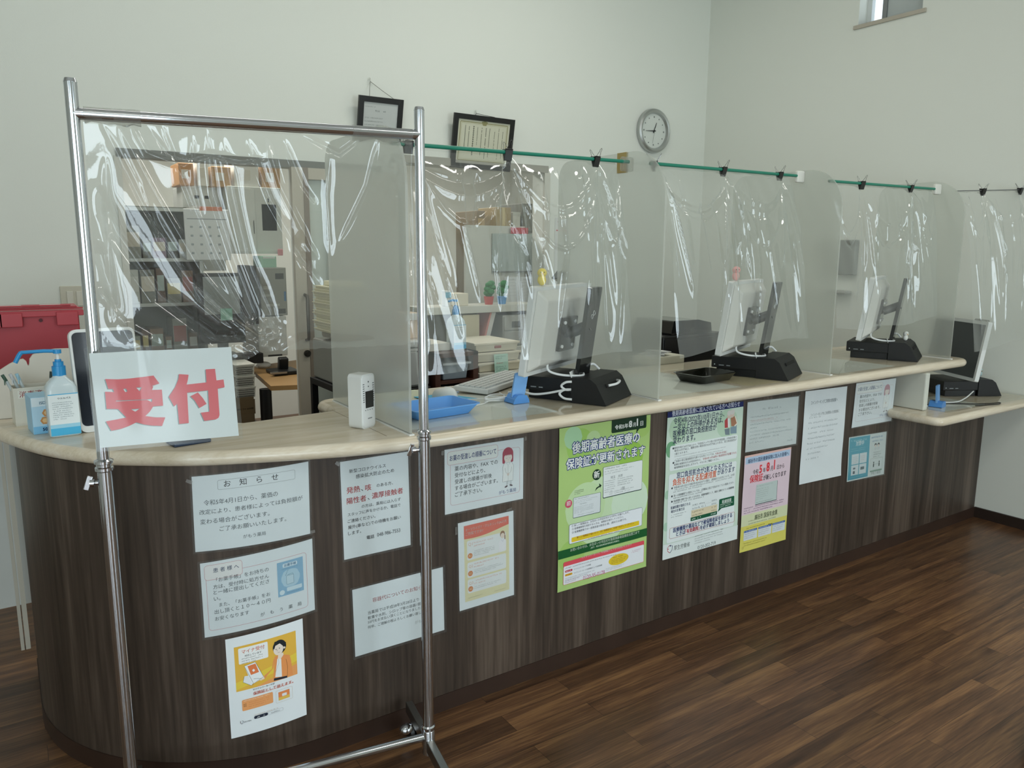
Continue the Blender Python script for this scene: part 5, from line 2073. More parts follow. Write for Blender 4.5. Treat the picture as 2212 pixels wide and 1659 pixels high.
# ---- mask box and pen box
bx = thing('mask_box', 'pale blue carton of fifty masks with honeycomb picture beside the pump bottle', 'box', (0.092, 2.598, ZTOP), 0.11)
mb = MB()
mb.box((0.0, 0, 0.054), (0.098, 0.10, 0.108), mat('carton_blue', '9cc8e2', 0.45))
mb.build('carton', bx, bevel=0.0015)
cs = Sheet(96, 106)
cs.rect(0, 0, 96, 26, 'd9e6ec')
cs.rect(0, 84, 96, 22, '7fbbe0')
for (u, v) in ((36, 46), (58, 40), (50, 62), (72, 58), (30, 68)):
    cs.ell(u, v, 12, 12, 'c9915a', 6)
    cs.ell(u, v, 7, 7, 'e3c08c', 6)
cs.text('ISDG', (20, 20), (44, 20), '5f8ba5', bold=0.02)
V, F = glyphs('50', 0.04)
cs.put(np.stack([22 + V[:, 0] * 13, 98 - V[:, 1] * 13], 1), F, '1d3c66')
V, F = glyphs('枚', 0.03)
cs.put(np.stack([42 + V[:, 0] * 9, 98 - V[:, 1] * 9], 1), F, '1d3c66')
cs.build('front_print', bx, lambda u, v, l: (u / 1000 - 0.048, -0.0502 - l / 1000, 0.107 - v / 1000), 'b4d5e8')
pb = thing('pen_box', 'cream pen holder with red lettering 消毒済 holding pens behind the mask carton', 'pen holder', (0.072, 2.742, ZTOP), 0.1)
PBX = mat('pen_box_cream', 'dcd8cb', 0.5)
mb = MB()
pw, pd, ph = 0.13, 0.075, 0.115
for c_, s_ in (((0, -pd / 2, ph / 2), (pw, 0.003, ph)), ((0, pd / 2, ph / 2), (pw, 0.003, ph)), ((-pw / 2, 0, ph / 2), (0.003, pd, ph)), ((pw / 2, 0, ph / 2), (0.003, pd, ph)), ((0, 0, 0.0015), (pw, pd, 0.003))):
    mb.box(c_, s_, PBX)
mb.build('box', pb)
ls = Sheet(112, 24)
ls.text('消毒済', (4, 19), (64, 19), 'c8505c', bold=0.004)
ls.micro(68, 15, 30, 1, 8, 7, 'c8707a', 3, 1)
ls.build('label', pb, lambda u, v, l: (u / 1000 - 0.055, -pd / 2 - 0.0022 - l / 1000, ph - 0.008 - v / 1000), 'e6e4da')
for i, (x, y, tx, ty, c_, lab) in enumerate(((-0.012, 0.0, -0.062, 0.0, '3c5a4a', 'dark green ballpoint pen leaning in the cream pen holder'), (0.0, 0.01, -0.054, 0.0, 'c9cccf', 'silver ballpoint pen in the cream pen holder'), (0.008, -0.005, -0.046, 0.01, '9cc4d6', 'pale blue ballpoint pen in the cream pen holder'), (0.035, 0.0, 0.018, 0.0, '22302c', 'black ballpoint pen standing between the holder and the pump bottle'))):
    p = thing('ballpoint_pen', lab, 'pen', (0.062 + x, 2.735 + y, ZTOP + 0.006), 0, 'pens in the cream holder')
    pm = mat('pen_' + c_, c_, 0.3)
    mb = MB()
    mb.cyl((0, 0, 0.0), (tx * .86, ty, 0.128), 0.0045, mat('pen_clear', 'b9c4c6', 0.2), n=12)
    mb.build('barrel', p)
    mb = MB()
    mb.cyl((tx * .86, ty, 0.128), (tx, ty, 0.148), 0.0048, pm, n=12)
    mb.box((tx * .93, ty - 0.007, 0.132), (0.003, 0.002, 0.03), pm)
    mb.build('cap', p)

# ---- white board screen at the back of the rounded end
wb = MB()
Yb = 2.84
P = [ony(x, y, Yb) for x, y in ((0, 800), (20, 787), (38, 778), (50, 776), (57, 781), (60, 790), (63, 789), (64, 776), (70, 767), (90, 759), (120, 754), (190, 752))]
prof = [(-0.34, ZTOP + 0.001), (-0.34, 1.02), (-0.28, 1.10)] + [(p[0], p[2]) for p in P[::1]][0:]
prof = [(-0.30, ZTOP + 0.001)] + [(-0.30, 1.00), (-0.16, 1.09)] + [(p[0], p[2]) for p in P] + [(0.36, 1.182), (0.36, ZTOP + 0.001)]
wb.prism(prof, (0, Yb, 0), (1, 0, 0), (0, 0, 1), (0, 0.018, 0), OFFW)
_tag(wb.build('back_board', None, bevel=0.003), 'off-white upright board with a curved top and a cable notch behind the pump bottle', 'board')

# ---- card reader terminal standing behind the sign
cr = thing('card_reader_terminal', 'white card reader terminal with a black screen, mostly behind the red lettered sign', 'terminal', (0.250, 2.50, ZTOP + 0.006), 0.12)
mb = MB()
mb.prism([(x, y + 0.145) for x, y in rrect(0.175, 0.30, 0.02)], (0, 0, 0), (1, 0, 0), (0, 0.16, 0.987), (0, 0.022, -0.003), WHITE)
mb.build('housing', cr, bevel=0.004)
mb = MB()
mb.prism([(x, y + 0.150) for x, y in rrect(0.163, 0.272, 0.014)], (0, -0.0015, 0), (1, 0, 0), (0, 0.16, 0.987), (0, 0.004, -0.0006), mat('screen_navy', '0e1522', 0.12, coat=0.3))
mb.build('screen', cr)
mb = MB()
mb.box((0, 0.10, 0.02), (0.14, 0.12, 0.04), WHITE)
mb.build('base', cr, bevel=0.008)
mb = MB()
cs_ = onz(415, 949, ZTOP)
mb.box((0, 0, 0.005), (0.10, 0.07, 0.010), mat('dark_blue_pad', '2a3a52', 0.5))
_tag(mb.build('signature_pad', None, loc=(0.402, 2.215, ZTOP), rz=0.15, bevel=0.003), 'dark blue flat pad peeping out beneath the red lettered sign', 'pad')

# ---- blue tray
def tray(name, label, loc, rz, w, d, h, m, flare, group=None, t=0.003, rim=0.004):
    o = thing(name, label, 'tray', loc, rz, None, group)
    b = MB()
    R0, R1 = rrect(w - 2 * flare, d - 2 * flare, 0.02, 5), rrect(w, d, 0.018, 5)
    R2 = rrect(w + 2 * rim, d + 2 * rim, 0.02, 5)
    R3, R4 = rrect(w - 2 * t, d - 2 * t, 0.016, 5), rrect(w - 2 * flare - 2 * t, d - 2 * flare - 2 * t, 0.016, 5)
    rings = [(R0, 0), (R1, h - 0.002), (R2, h - 0.002), (R2, h), (R3, h), (R4, t)]
    n = len(R0)
    V, F = [], []
    for R, z in rings:
        V += [(x, y, z) for x, y in R]
    for j in range(5):
        for i in range(n):
            F.append((j * n + i, j * n + (i + 1) % n, (j + 1) * n + (i + 1) % n, (j + 1) * n + i))
    F += [tuple(range(n - 1, -1, -1)), tuple(range(5 * n, 6 * n))]
    b.add(V, F, m, True)
    b.build('tray', o, sharp=0.6)
    return o


tray('change_tray', 'sky blue plastic tray on the desk mat behind the chrome rack pole', (1.155, 2.185, ZM), 0.10, 0.245, 0.17, 0.034, mat('tray_blue', '67a6ea', 0.35), 0.022)
tray('change_tray', 'glossy black shallow tray on the desk mat of the second bay', (2.42, 2.18, ZM), 0.10, 0.23, 0.155, 0.034, mat('tray_black', '14150f', 0.12, coat=0.5), 0.016)

# ---- mouse pad, mouse, keyboard, cable
flat_poly('mouse_pad', [(1.222, 2.475), (1.235, 2.345), (1.40, 2.325), (1.345, 2.47)], ZM + 0.0002, 0.002, mat('pad_cyan', '35a7d0', 0.6), 'bright cyan mouse pad under the white mouse', 'mouse pad')
ms = thing('computer_mouse', 'white wired mouse on the cyan mouse pad', 'mouse', (1.305, 2.392, ZM + 0.0022), 0.45)
mb = MB()
V, F = [], []
nu, nv = 28, 10
for j in range(nv + 1):
    t = j / nv * math.pi / 2
    for i in range(nu):
        a = 2 * math.pi * i / nu
        ex = 0.031 * (0.9 + 0.1 * math.cos(a * 2))
        V.append((ex * math.cos(a) * math.cos(t) ** 0.55, 0.054 * math.sin(a) * math.cos(t) ** 0.5, 0.038 * math.sin(t) * (1 - 0.12 * math.sin(a))))
for j in range(nv):
    for i in range(nu):
        F.append((j * nu + i, j * nu + (i + 1) % nu, (j + 1) * nu + (i + 1) % nu, (j + 1) * nu + i))
F.append(tuple(range(nu - 1, -1, -1)))
mb.add(V, F, WHITE, True)
mb.build('body', ms)
MB().box((0.0, -0.032, 0.0315), (0.007, 0.016, 0.006), mat('wheel_grey', 'b3b8b9', 0.4), rx=0.45).build('wheel', ms, bevel=0.002)
MB().tube(crspline([(0, -0.052, 0.006), (0.004, -0.075, 0.003), (0.04, -0.12, 0.002), (0.09, -0.16, 0.002), (0.13, -0.17, 0.003), (0.18, -0.12, 0.004)], 6), 0.0018, WHITE, 8).build('cable', ms)
kb = thing('keyboard', 'white keyboard lying between the mouse and the first computer', 'keyboard', (1.603, 2.525, ZM + 0.003), 0.53)
mb = MB()
mb.box((0, 0, 0.011), (0.40, 0.145, 0.020), WHITE, rx=0.03)
mb.build('case', kb, bevel=0.004)
mb = MB()
KEY = mat('key_white', 'd3d6d4', 0.5)
for r_ in range(5):
    for c_ in range(20):
        mb.box((-0.186 + c_ * 0.0196, -0.05 + r_ * 0.0235, 0.0225 + r_ * 0.0007), (0.0165, 0.019, 0.006), KEY, rx=0.03)
mb.build('keys', kb)
lp = thing('cable_bundle', 'white cable tied in a loose bundle before the keyboard', 'cable', (1.445, 2.255, ZM))
mb = MB()
for k in range(5):
    mb.tube([(0.055 * math.cos(t) + 0.006 * k - .01, 0.018 * math.sin(t) + 0.012 * math.cos(t + k), 0.004 + 0.003 * k + 0.004 * math.sin(2 * t + k)) for t in np.linspace(0, 6.28, 28)[:-1]], 0.0018, WHITE, 7, closed=True)
mb.build('loops', lp)
mb = MB()
mb.tube(crspline([(-0.05, -.01, 0.003), (-0.09, -0.03, 0.002), (-0.14, -0.03, 0.002), (-0.20, 0.03, .002)], 6), 0.0018, WHITE, 7)
mb.tube(crspline([(0.05, .01, 0.004), (0.09, 0.05, 0.003), (0.13, 0.10, 0.004)], 6), 0.0022, WHITE, 7)
mb.build('cable_end', lp)


def card_reader(label, loc, rz):
    t = thing('card_reader', label, 'card reader', loc, rz, 'blue card readers')
    B1 = mat('reader_blue', '5a97de', 0.28, 0.25)
    b = MB()
    b.prism([(-0.034, 0), (0.034, 0), (0.032, 0.012), (0.022, 0.028), (-0.014, 0.030), (-0.028, 0.016)], (0, -0.03, 0), (1, 0, 0), (0, 0, 1), (0, 0.06, 0), B1)
    b.build('foot', t, bevel=0.005)
    b = MB()
    b.prism([(x, y + 0.042) for x, y in rrect(0.062, 0.088, 0.004)], (0.004, -0.004, 0.022), (0.97, 0.1, 0), (0.30, 0.16, 0.94), (0.001, 0.009, -0.001), mat('reader_blue_light', '7fb2ea', 0.3, 0.2))
    b.build('card_slot', t, bevel=0.002)
    return t


card_reader('blue standing card reader beside the first computer', (1.487, 2.200, ZM), 0.0)
card_reader('blue standing card reader on the low corner worktop', (3.83, 1.94, 0.7422), 0.2)

# ---- desktop computers
MON = mat('monitor_white', 'd9dbd9', 0.4)
MONB = mat('monitor_back', 'c9c9c3', 0.45)
CABW = mat('cable_white', 'd9dcdc', 0.4)
BLK2 = mat('pc_black', '0f1011', 0.5)


def computer(label, loc, rz, mon_rz=0.0, logo=True, pole_m=None, front_m=None, cables=True, mz=0.0, my=0.0):
    t = thing('desktop_computer', label, 'computer', loc, rz, 'black based computers on the counter')
    pole_m = pole_m or BLACKG
    W_ = 0.245
    # foot block
    b = MB()
    b.prism([(0.0, 0), (0.135, 0), (0.135, 0.088), (0.062, 0.088), (0.040, 0.072)], (0, 0, 0), (0, 1, 0), (0, 0, 1), (W_, 0, 0), BLK2)
    b.build('foot_block', t, bevel=0.003)
    b = MB()
    b.box((W_ * 0.55, 0.034, 0.056), (W_ * 0.55, 0.012, 0.014), mat('slot_black', '050505', 0.7), rx=-0.5)
    b.build('cable_slot', t)
    # flat computer unit
    b = MB()
    b.box((W_ / 2, 0.2325, 0.056), (W_ - 0.006, 0.195, 0.050), BLK2)
    b.build('computer_unit', t, bevel=0.003)
    b = MB()
    b.box((W_ / 2, 0.225, 0.0155), (W_ - 0.03, 0.17, 0.031), BLACK)
    b.build('plinth', t)
    b = MB()
    for k in range(2):
        b.box((0.0025, 0.285 - 0.030 * k, 0.043), (0.001, 0.022 - .006 * k, 0.004), mat('model_mark', '83898b', 0.5))
    b.box((0.0025, 0.315, 0.045), (0.001, 0.004, 0.004), mat('led_white', 'd9dede', 0.3))
    b.build('badge', t)
    # pole leaning towards the customer
    p0, p1 = np.array([0.090, 0.135, 0.08]), np.array([0.090, 0.090, 0.402])
    dz = (p1 - p0) / np.linalg.norm(p1 - p0)
    ny = np.cross([1, 0, 0], dz)
    b = MB()
    L = np.linalg.norm(p1 - p0)
    b.prism([(-0.048, 0), (0.048, 0), (0.048, L - .006), (0.042, L), (-0.042, L), (-0.048, L - .006)], p0 - ny * .008, (1, 0, 0), dz, ny * 0.016, pole_m)
    b.build('stand_pole', t, bevel=0.003)
    if logo:
        lg = MB()
        f0 = p0 + dz * (L * 0.70) + ny * (-0.0088 if ny[1] > 0 else 0.0088)
        out_ = -1 if ny[1] > 0 else 1
        f0 = p0 + dz * (L * 0.70) + ny * (0.0088 * out_)
        pts = []
        for u in np.linspace(0.0, 2 * math.pi, 49):
            c_ = 1 / (1 + math.sin(u) ** 2)
            pts.append((0.017 * math.cos(u) * c_, 0.034 * math.sin(u) * math.cos(u) * c_ * .72))
        A = math.radians(40)
        for h_ in (pts[3:],):
            Q = [f0 + np.array([1, 0, 0]) * (x * math.cos(A) - y * math.sin(A)) + dz * (x * math.sin(A) + y * math.cos(A)) for x, y in h_]
            lg.tube(Q, 0.0011, mat('mark_silver', 'c6cacb', 0.3, 0.7), 6)
        lg.build('logo', t)
    # monitor group
    mt = Matrix.Rotation(mon_rz, 3, 'Z')
    C0 = Vector((0.070, 0.185 + my, 0.235 + mz))
    tilt = math.radians(8)
    RT = mt @ Matrix.Rotation(tilt, 3, 'X')
    X_, Y_, Z_ = (RT @ Vector(v) for v in ((1, 0, 0), (0, 1, 0), (0, 0, 1)))
    Y_, X_, Z_ = np.array(Y_), np.array(X_), np.array(Z_)
    C0 = np.array(C0)
    b = MB()
    vc = C0 + Y_ * 0.0
    b.prism(rrect(0.128, 0.122, 0.006), vc - Y_ * 0.004, X_, Z_, Y_ * 0.010, BLACKG)
    b.build('mount_plate', t, bevel=0.001)
    b = MB()
    b.cyl(vc - Y_ * 0.003, p0 + dz * (L * 0.58), 0.02, BLACK, n=16)
    b.build('mount_arm', t)
    b = MB()
    for sx in (-1, 1):
        for sz in (-1, 1):
            q = vc + X_ * (0.043 * sx) + Z_ * (0.043 * sz)
            b.cyl(q - Y_ * 0.004, q - Y_ * 0.009, 0.006, WHITE, n=12)
    b.build('screw_caps', t)
    # tapered back and front frame
    mw, mh = 0.430, 0.310
    b = MB()
    O_ = C0 + Y_ * 0.008 + Z_ * 0.012
    R0 = [(-mw * .40, -mh * .36), (mw * .40, -mh * .36), (mw * .40, mh * .36), (-mw * .40, mh * .36)]
    R1 = [(-mw * .47, -mh * .46), (mw * .47, -mh * .46), (mw * .47, mh * .47), (-mw * .47, mh * .47)]
    V = [O_ + X_ * x + Z_ * z for x, z in R0] + [O_ + X_ * x + Z_ * z + Y_ * 0.034 for x, z in R1]
    b.add(V, [(0, 1, 2, 3), (7, 6, 5, 4), (0, 4, 5, 1), (1, 5, 6, 2), (2, 6, 7, 3), (3, 7, 4, 0)], MONB)
    b.build('monitor_back', t, bevel=0.006)
    b = MB()
    b.prism(rrect(mw, mh, 0.008, 3), O_ + Y_ * 0.034, X_, Z_, Y_ * 0.022, front_m or MON)
    b.build('monitor_frame', t, bevel=0.003)
    b = MB()
    b.prism(rrect(mw - .03, mh - .035, 0.002, 1), O_ + Y_ * 0.0565, X_, Z_, Y_ * 0.001, mat('screen_dark', '3d4143', 0.2))
    b.build('screen', t)
    if cables:
        b = MB()
        q = O_ + X_ * -0.09 - Z_ * 0.11 + Y_ * 0.012
        b.tube(crspline([q, q - Z_ * .03 - Y_ * .01, (q[0] + .02, q[1] - 0.05, 0.095), (q[0] + .08, q[1] - 0.10, 0.09), (0.11, 0.14, 0.10), (0.15, 0.12, 0.12), (0.17, 0.10, 0.10)], 6), 0.0042, CABW, 8)
        b.build('power_cable', t)
        b = MB()
        b.box((q[0] + .06, q[1] - .07, 0.094), (0.055, 0.002, 0.024), WHITE, rz=0.2, rx=-0.3)
        for k in range(9):
            b.box((q[0] + .042 + k * .0042, q[1] - .0715 + k * .0008, 0.095), (0.0016, 0.001, 0.009), BLACK, rz=0.2, rx=-0.3)
        b.build('barcode_tag', t)
        b = MB()
        b.box((0.07, 0.25, 0.0785), (0.08, 0.05, 0.003), WHITE, rz=0.4)
        b.build('loose_label', t)
    return t


def place(q, rz):
    return (float(q[0]), float(q[1]), ZM), rz


RZ = math.radians(27)
pc1 = computer('computer with a yellow toy chick on its monitor, in the first bay', (1.706, 1.974, ZM), RZ)
pc2 = computer('computer with a pink toy chick on its monitor, in the second bay', (2.688, 1.972, ZM), math.radians(23))
pc3 = computer('computer with a small white toy chick on its foot, in the third bay', (3.715, 1.995, ZM), math.radians(24), mon_rz=0.0, logo=False)
pc4 = computer('computer with a tilted grey monitor on the low corner worktop', (4.415, 1.905, 0.7422), math.radians(61), mon_rz=0.0, logo=False, pole_m=mat('pole_silver', '9c9c98', 0.25, 0.9))
# white coiled cable at the first computer
cc_ = thing('coiled_cable', 'thick white cable curling beside the first computer towards the blue card reader', 'cable', (0, 0, 0))
mb = MB()
ux, uy = math.cos(RZ), math.sin(RZ)


def pcl(x, y, z):
    return (1.706 + x * ux - y * uy, 1.974 + x * uy + y * ux, ZM + z)


mb.tube(crspline([pcl(-0.004, 0.13, 0.075), pcl(-0.012, 0.150, 0.072), pcl(-0.013, 0.166, 0.058), pcl(-0.011, 0.150, 0.046), pcl(-0.010, 0.13, 0.048), pcl(-0.012, 0.155, 0.045), pcl(-0.014, 0.172, 0.030), pcl(-0.012, 0.155, 0.015), pcl(-0.005, 0.128, 0.012)], 6), 0.0042, CABW, 8)
mb.tube(crspline([pcl(-0.011, 0.150, 0.046), pcl(-0.02, 0.22, 0.028), pcl(-0.03, 0.27, 0.022), pcl(-0.04, 0.32, 0.03), pcl(-0.05, 0.36, 0.022)], 6), 0.0040, CABW, 8)
mb.build('cable', cc_)
mb = MB()
mb.tube(crspline([pcl(0.08, 0.026, 0.058), pcl(0.11, 0.008, 0.062), pcl(0.15, 0.012, 0.066), pcl(0.17, 0.03, 0.064)], 6), 0.0045, CABW, 8)
_tag(mb.build('cable_loop', None), 'short white cable end in the front slot of the first computer foot', 'cable')

# ---- hand scanner behind the first monitor
hs = thing('barcode_scanner', 'grey hand scanner on its stand above the first monitor', 'scanner', tuple(ony(1232, 640, 2.62)))
SCN = mat('scanner_grey', 'b9bcb8', 0.4)
mb = MB()
mb.prism([(-0.075, 0.075), (-0.045, 0.105), (0.0, 0.098), (0.035, 0.060), (0.045, 0.0), (0.010, 0.0), (-0.005, 0.035), (-0.030, 0.052)], (0, -0.03, 0), (1, 0, 0), (0, 0, 1), (0, 0.06, 0), SCN)
mb.build('body', hs, bevel=0.01, seg=3)
MB().box((-0.064, 0, 0.092), (0.006, 0.056, 0.042), BLACKG, ry=0.78).build('window', hs)
mb = MB()
mb.box((-0.015, -0.0312, 0.078), (0.045, 0.001, 0.022), WHITE, ry=0.45)
for k in range(7):
    mb.box((-0.030 + k * .0048, -0.032, 0.085 - k * 0.0023), (0.002, 0.0006, 0.013), BLACK, ry=0.45)
mb.build('barcode', hs)
mb = MB()
hz = hs.location[2] - ZTOP
mb.cyl((0.027, 0, 0.01), (0.030, 0, -hz + .012), 0.011, WHITE, n=14)
mb.cyl((0.030, 0, -hz + .012), (0.030, 0, -hz), 0.03, WHITE, n=24)
mb.build('stand', hs)


# ---- toy chicks
def chick(label, loc, rz, body, k=1.0, beak='e0a03a', group='toy chicks on the computers'):
    t = thing('toy_chick', label, 'toy', loc, rz, group)
    m = mat('plush_' + body, body, 0.8)
    b = MB()
    b.ball((0, 0, 0.016 * k), (0.013 * k, 0.012 * k, 0.016 * k), m, 12)
    b.ball((0.001 * k, 0, 0.037 * k), (0.0145 * k, 0.0135 * k, 0.0135 * k), m, 12)
    b.build('body', t)
    b = MB()
    for s_ in (-1, 1):
        b.ball((s_ * 0.005 * k, -0.0125 * k, 0.039 * k), 0.0016 * k, BLACK, 6)
    b.build('eyes', t)
    b = MB()
    b.cyl((0, -0.012 * k, 0.035 * k), (0, -0.0175 * k, 0.034 * k), 0.003 * k, mat('beak_' + beak, beak, 0.5), r1=0.0008 * k, n=8)
    b.build('beak', t)
    return t


def top_of_monitor(pc, u):
    """a point on the upper edge of a monitor frame, u = -1..1 across it"""
    bpy.context.view_layer.update()
    fr = [c for c in pc.children if c.name.startswith('monitor_frame')][0]
    V = [pc.matrix_world @ v.co for v in fr.data.vertices]
    zt = max(v.z for v in V)
    E = [v for v in V if v.z > zt - 0.012]
    E.sort(key=lambda v: v.x)
    a, b = E[0], E[-1]
    p = (a + b) / 2 + (b - a) / 2 * u
    return (p.x, p.y, zt)


chick('yellow toy chick sitting on the first monitor', top_of_monitor(pc1, -0.62), -0.4, 'e6cf4a', 1.15)
chick('pink toy chick sitting on the second monitor', top_of_monitor(pc2, -0.62), -0.4, 'e8a9a4', 1.15, 'd9848a')
chick('white toy chick standing on the black foot of the third computer', (3.80, 2.115, ZM + 0.088), -0.3, 'dfe0da', 0.95)
chick('white toy chick perched on the tilted monitor in the corner', top_of_monitor(pc4, 0.75), -0.3, 'd5d6d2', 0.95)
chick('pale blue toy chick on the black foot of the corner computer', (4.425, 2.03, 0.7422 + 0.088), -0.4, 'a9bcbc', 0.9)
# black mouse cable and white leads on the low worktop
mb = MB()
mb.tube(crspline([(3.92, 1.98, .745), (4.02, 1.88, .745), (4.12, 1.83, .745), (4.19, 1.815, .745), (4.14, 1.80, .745), (4.0, 1.84, .745)], 8), 0.0025, BLACK, 8)
_tag(mb.build('black_cable', None), 'thin black cable lying on the low corner worktop', 'cable')
mb = MB()
mb.tube(crspline([(3.78, 1.99, .748), (3.87, 1.98, .752), (3.98, 1.93, .75), (4.08, 1.93, .76), (4.18, 1.94, .785)], 8), 0.003, CABW, 8)
mb.tube(crspline([(3.76, 1.96, .746), (3.80, 1.99, .77), (3.76, 2.01, .78), (3.72, 1.98, .76), (3.76, 1.95, .75)], 8), 0.003, CABW, 8)
_tag(mb.build('white_lead', None), 'white looped lead by the card reader on the low worktop', 'cable')
# ================================================================== on the walls
FRB = mat('frame_black', '131210', 0.35)


def wall_frame(name, label, c4, cat, paper, cord, fill):
    """black frame hung leaning out from the back wall; c4 = pixel TL, TR, BL, BR"""
    lean = 0.10
    TL, TR, BL, BR = (ony(x, y, YB - o_) for (x, y), o_ in zip(c4, (0.065, 0.065, 0.012, 0.012)))
    t = thing(name, label, cat)
    ex, ey = (TR - TL + BR - BL) / 2, (BL - TL + BR - TR) / 2
    c_ = (TL + TR + BL + BR) / 4
    w_, h_ = np.linalg.norm(ex), np.linalg.norm(ey)
    X_, Z_ = ex / w_, -ey / h_
    Z_ = Z_ - X_ * (Z_ @ X_)
    Z_ /= np.linalg.norm(Z_)
    N_ = np.cross(Z_, X_)
    N_ = N_ if N_[1] < 0 else -N_
    fw = 0.030
    b = MB()
    for x, z, sx, sz in ((0, h_ / 2 - fw / 2, w_, fw), (0, -h_ / 2 + fw / 2, w_, fw), (-w_ / 2 + fw / 2, 0, fw, h_ - 2 * fw), (w_ / 2 - fw / 2, 0, fw, h_ - 2 * fw)):
        b.prism([(-sx / 2 + x, -sz / 2 + z), (sx / 2 + x, -sz / 2 + z), (sx / 2 + x, sz / 2 + z), (-sx / 2 + x, sz / 2 + z)], c_ - N_ * 0.008, X_, Z_, N_ * 0.016, FRB)
    b.build('frame', t, bevel=0.002)
    s = Sheet((w_ - 2 * fw) * 1000 + 4, (h_ - 2 * fw) * 1000 + 4)
    fill(s)
    s.build('certificate', t, lambda u, v, l: tuple(c_ + X_ * ((u - s.w / 2) / 1000) - Z_ * ((v - s.h / 2) / 1000) + N_ * (0.001 + l / 1000)), paper)
    b = MB()
    if cord:
        ap = ony(cord[0], cord[1], YB - 0.006)
        for sg_ in (-1, 1):
            e_ = c_ + Z_ * (h_ / 2) + X_ * (sg_ * w_ * cord[2])
            b.tube([e_, (e_ + ap) / 2 + np.array([0, 0.004, 0]), ap], 0.0014, mat(cord[3], '77776f' if 'pale' in cord[3] else '1d1d1c', 0.6), 6)
        b.build('hanging_cord', t)
        b = MB()
        b.tube([ap + np.array([0, 0.004, 0.012]), ap + np.array([-.004, -.004, 0.018]), ap + np.array([-.010, -.010, 0.010]), ap + np.array([-.006, -.012, 0.0]), ap + np.array([0, -.006, -0.004])], 0.0028, mat('hook_white', 'c9cbc4', 0.5), 8)
        b.build('wall_hook', t)
    return t


def fill1(s):
    s.micro(s.w * .06, s.h * .17, s.w * .34, 1, 8, 5, '8d938f', 200, 1)
    s.micro(s.w * .30, s.h * .30, s.w * .42, 1, 10, 9, '5d6462', 201, 1)
    s.micro(s.w * .06, s.h * .52, s.w * .52, 4, s.h * .11, 6.5, '878e8b', 202, .9)


def fill2(s):
    w_, h_ = s.w, s.h
    s.ring(w_ * .05, h_ * .06, w_ * .90, h_ * .86, 4, 5, '8e8b62')
    s.ring(w_ * .07, h_ * .09, w_ * .86, h_ * .80, 4, 1.5, 'a09c72')
    s.poly([(w_ * .44, h_ * .03), (w_ * .5, h_ * .0), (w_ * .56, h_ * .03), (w_ * .53, h_ * .11), (w_ * .47, h_ * .11)], '8e8b62')
    r = random.Random(5)
    for k, (u, a_, z, L, sz) in enumerate(((.86, .2, 1, .6, 5), (.78, .14, 1, .70, 5), (.70, .22, 1, .5, 5), (.60, .16, 1, .66, 6), (.53, .16, 1, .7, 7), (.45, .16, 1, .62, 6), (.37, .16, 1, .4, 5), (.29, .14, 1, .66, 10), (.21, .16, 1, .5, 6), (.14, .14, 1, .56, 6))):
        y = h_ * a_
        V, F = [], []
        while y < h_ * (a_ + L):
            o = len(V)
            x = w_ * u
            V += [(x, y), (x + sz, y), (x + sz, y + sz * .3), (x, y + sz * .3), (x + sz * .3, y + sz * .3), (x + sz * .65, y + sz * .3), (x + sz * .65, y + sz), (x + sz * .3, y + sz)]
            F += [(o, o + 1, o + 2, o + 3), (o + 4, o + 5, o + 6, o + 7)]
            y += sz * (1.25 if r.random() > .1 else 2.4)
        s.put(V, F, '3d4136')


wall_frame('framed_certificate', 'smaller black framed certificate hung by a pale cord, above the chrome rack bar', ((784, 206), (878, 218), (762, 296), (858, 303)), 'frame', 'c2c6c3', (800, 176, 0.27, 'pale_cord'), fill1)
wall_frame('framed_certificate', 'larger black framed certificate with columns of vertical script, above the teal rod', ((996, 248), (1126, 263), (958, 356), (1086, 368)), 'frame', 'c9c9b4', (1029, 245, 0.16, 'black_cord'), fill2)

# wall clock
ck = thing('wall_clock', 'round silver rimmed wall clock showing about a quarter to one', 'clock', (4.02, YB - 0.001, 2.347))
mb = MB()
mb.lathe([(0.150, 0.0), (0.153, 0.018), (0.150, 0.032), (0.138, 0.040), (0.126, 0.036), (0.120, 0.022), (0.118, 0.018)], mat('clock_silver', 'b9bcbb', 0.28, 0.9), n=64, axis='Y')
mb.build('rim', ck)
mb = MB()
mb.cyl((0, -0.002, 0), (0, -0.018, 0), 0.119, mat('clock_face', 'd3d8d2', 0.5), n=64)
mb.build('dial', ck)
mb = MB()
for h in range(12):
    a = h * math.pi / 6
    r_ = 0.0045 if h % 3 else 0.006
    mb.cyl((0.096 * math.sin(a), -0.018, 0.096 * math.cos(a)), (0.096 * math.sin(a), -0.0195, 0.096 * math.cos(a)), r_, mat('clock_mark', '7d837f', 0.5), n=10)
mb.build('hour_marks', ck)
CH = mat('clock_hand', '2d302f', 0.4)


def hand(a, L, w0, w1, y, nm, tail=0.014, m=None):
    b = MB()
    d, n = np.array([math.sin(a), 0, math.cos(a)]), np.array([math.cos(a), 0, -math.sin(a)])
    b.prism([(-w0 / 2, -tail), (w0 / 2, -tail), (w1 / 2, L), (-w1 / 2, L)], (0, y, 0), n, d, (0, -0.0015, 0), m or CH)
    b.build(nm, ck)


hand(math.radians(22), 0.062, 0.009, 0.003, -0.021, 'hour_hand')
hand(math.radians(267), 0.082, 0.008, 0.0025, -0.0235, 'minute_hand')
hand(math.radians(190), 0.088, 0.0018, 0.0012, -0.026, 'second_hand', 0.02, mat('second_hand', '8e9490', 0.5))
mb = MB()
mb.cyl((0, -0.018, 0), (0, -0.028, 0), 0.005, CH, n=16)
mb.build('hub', ck)

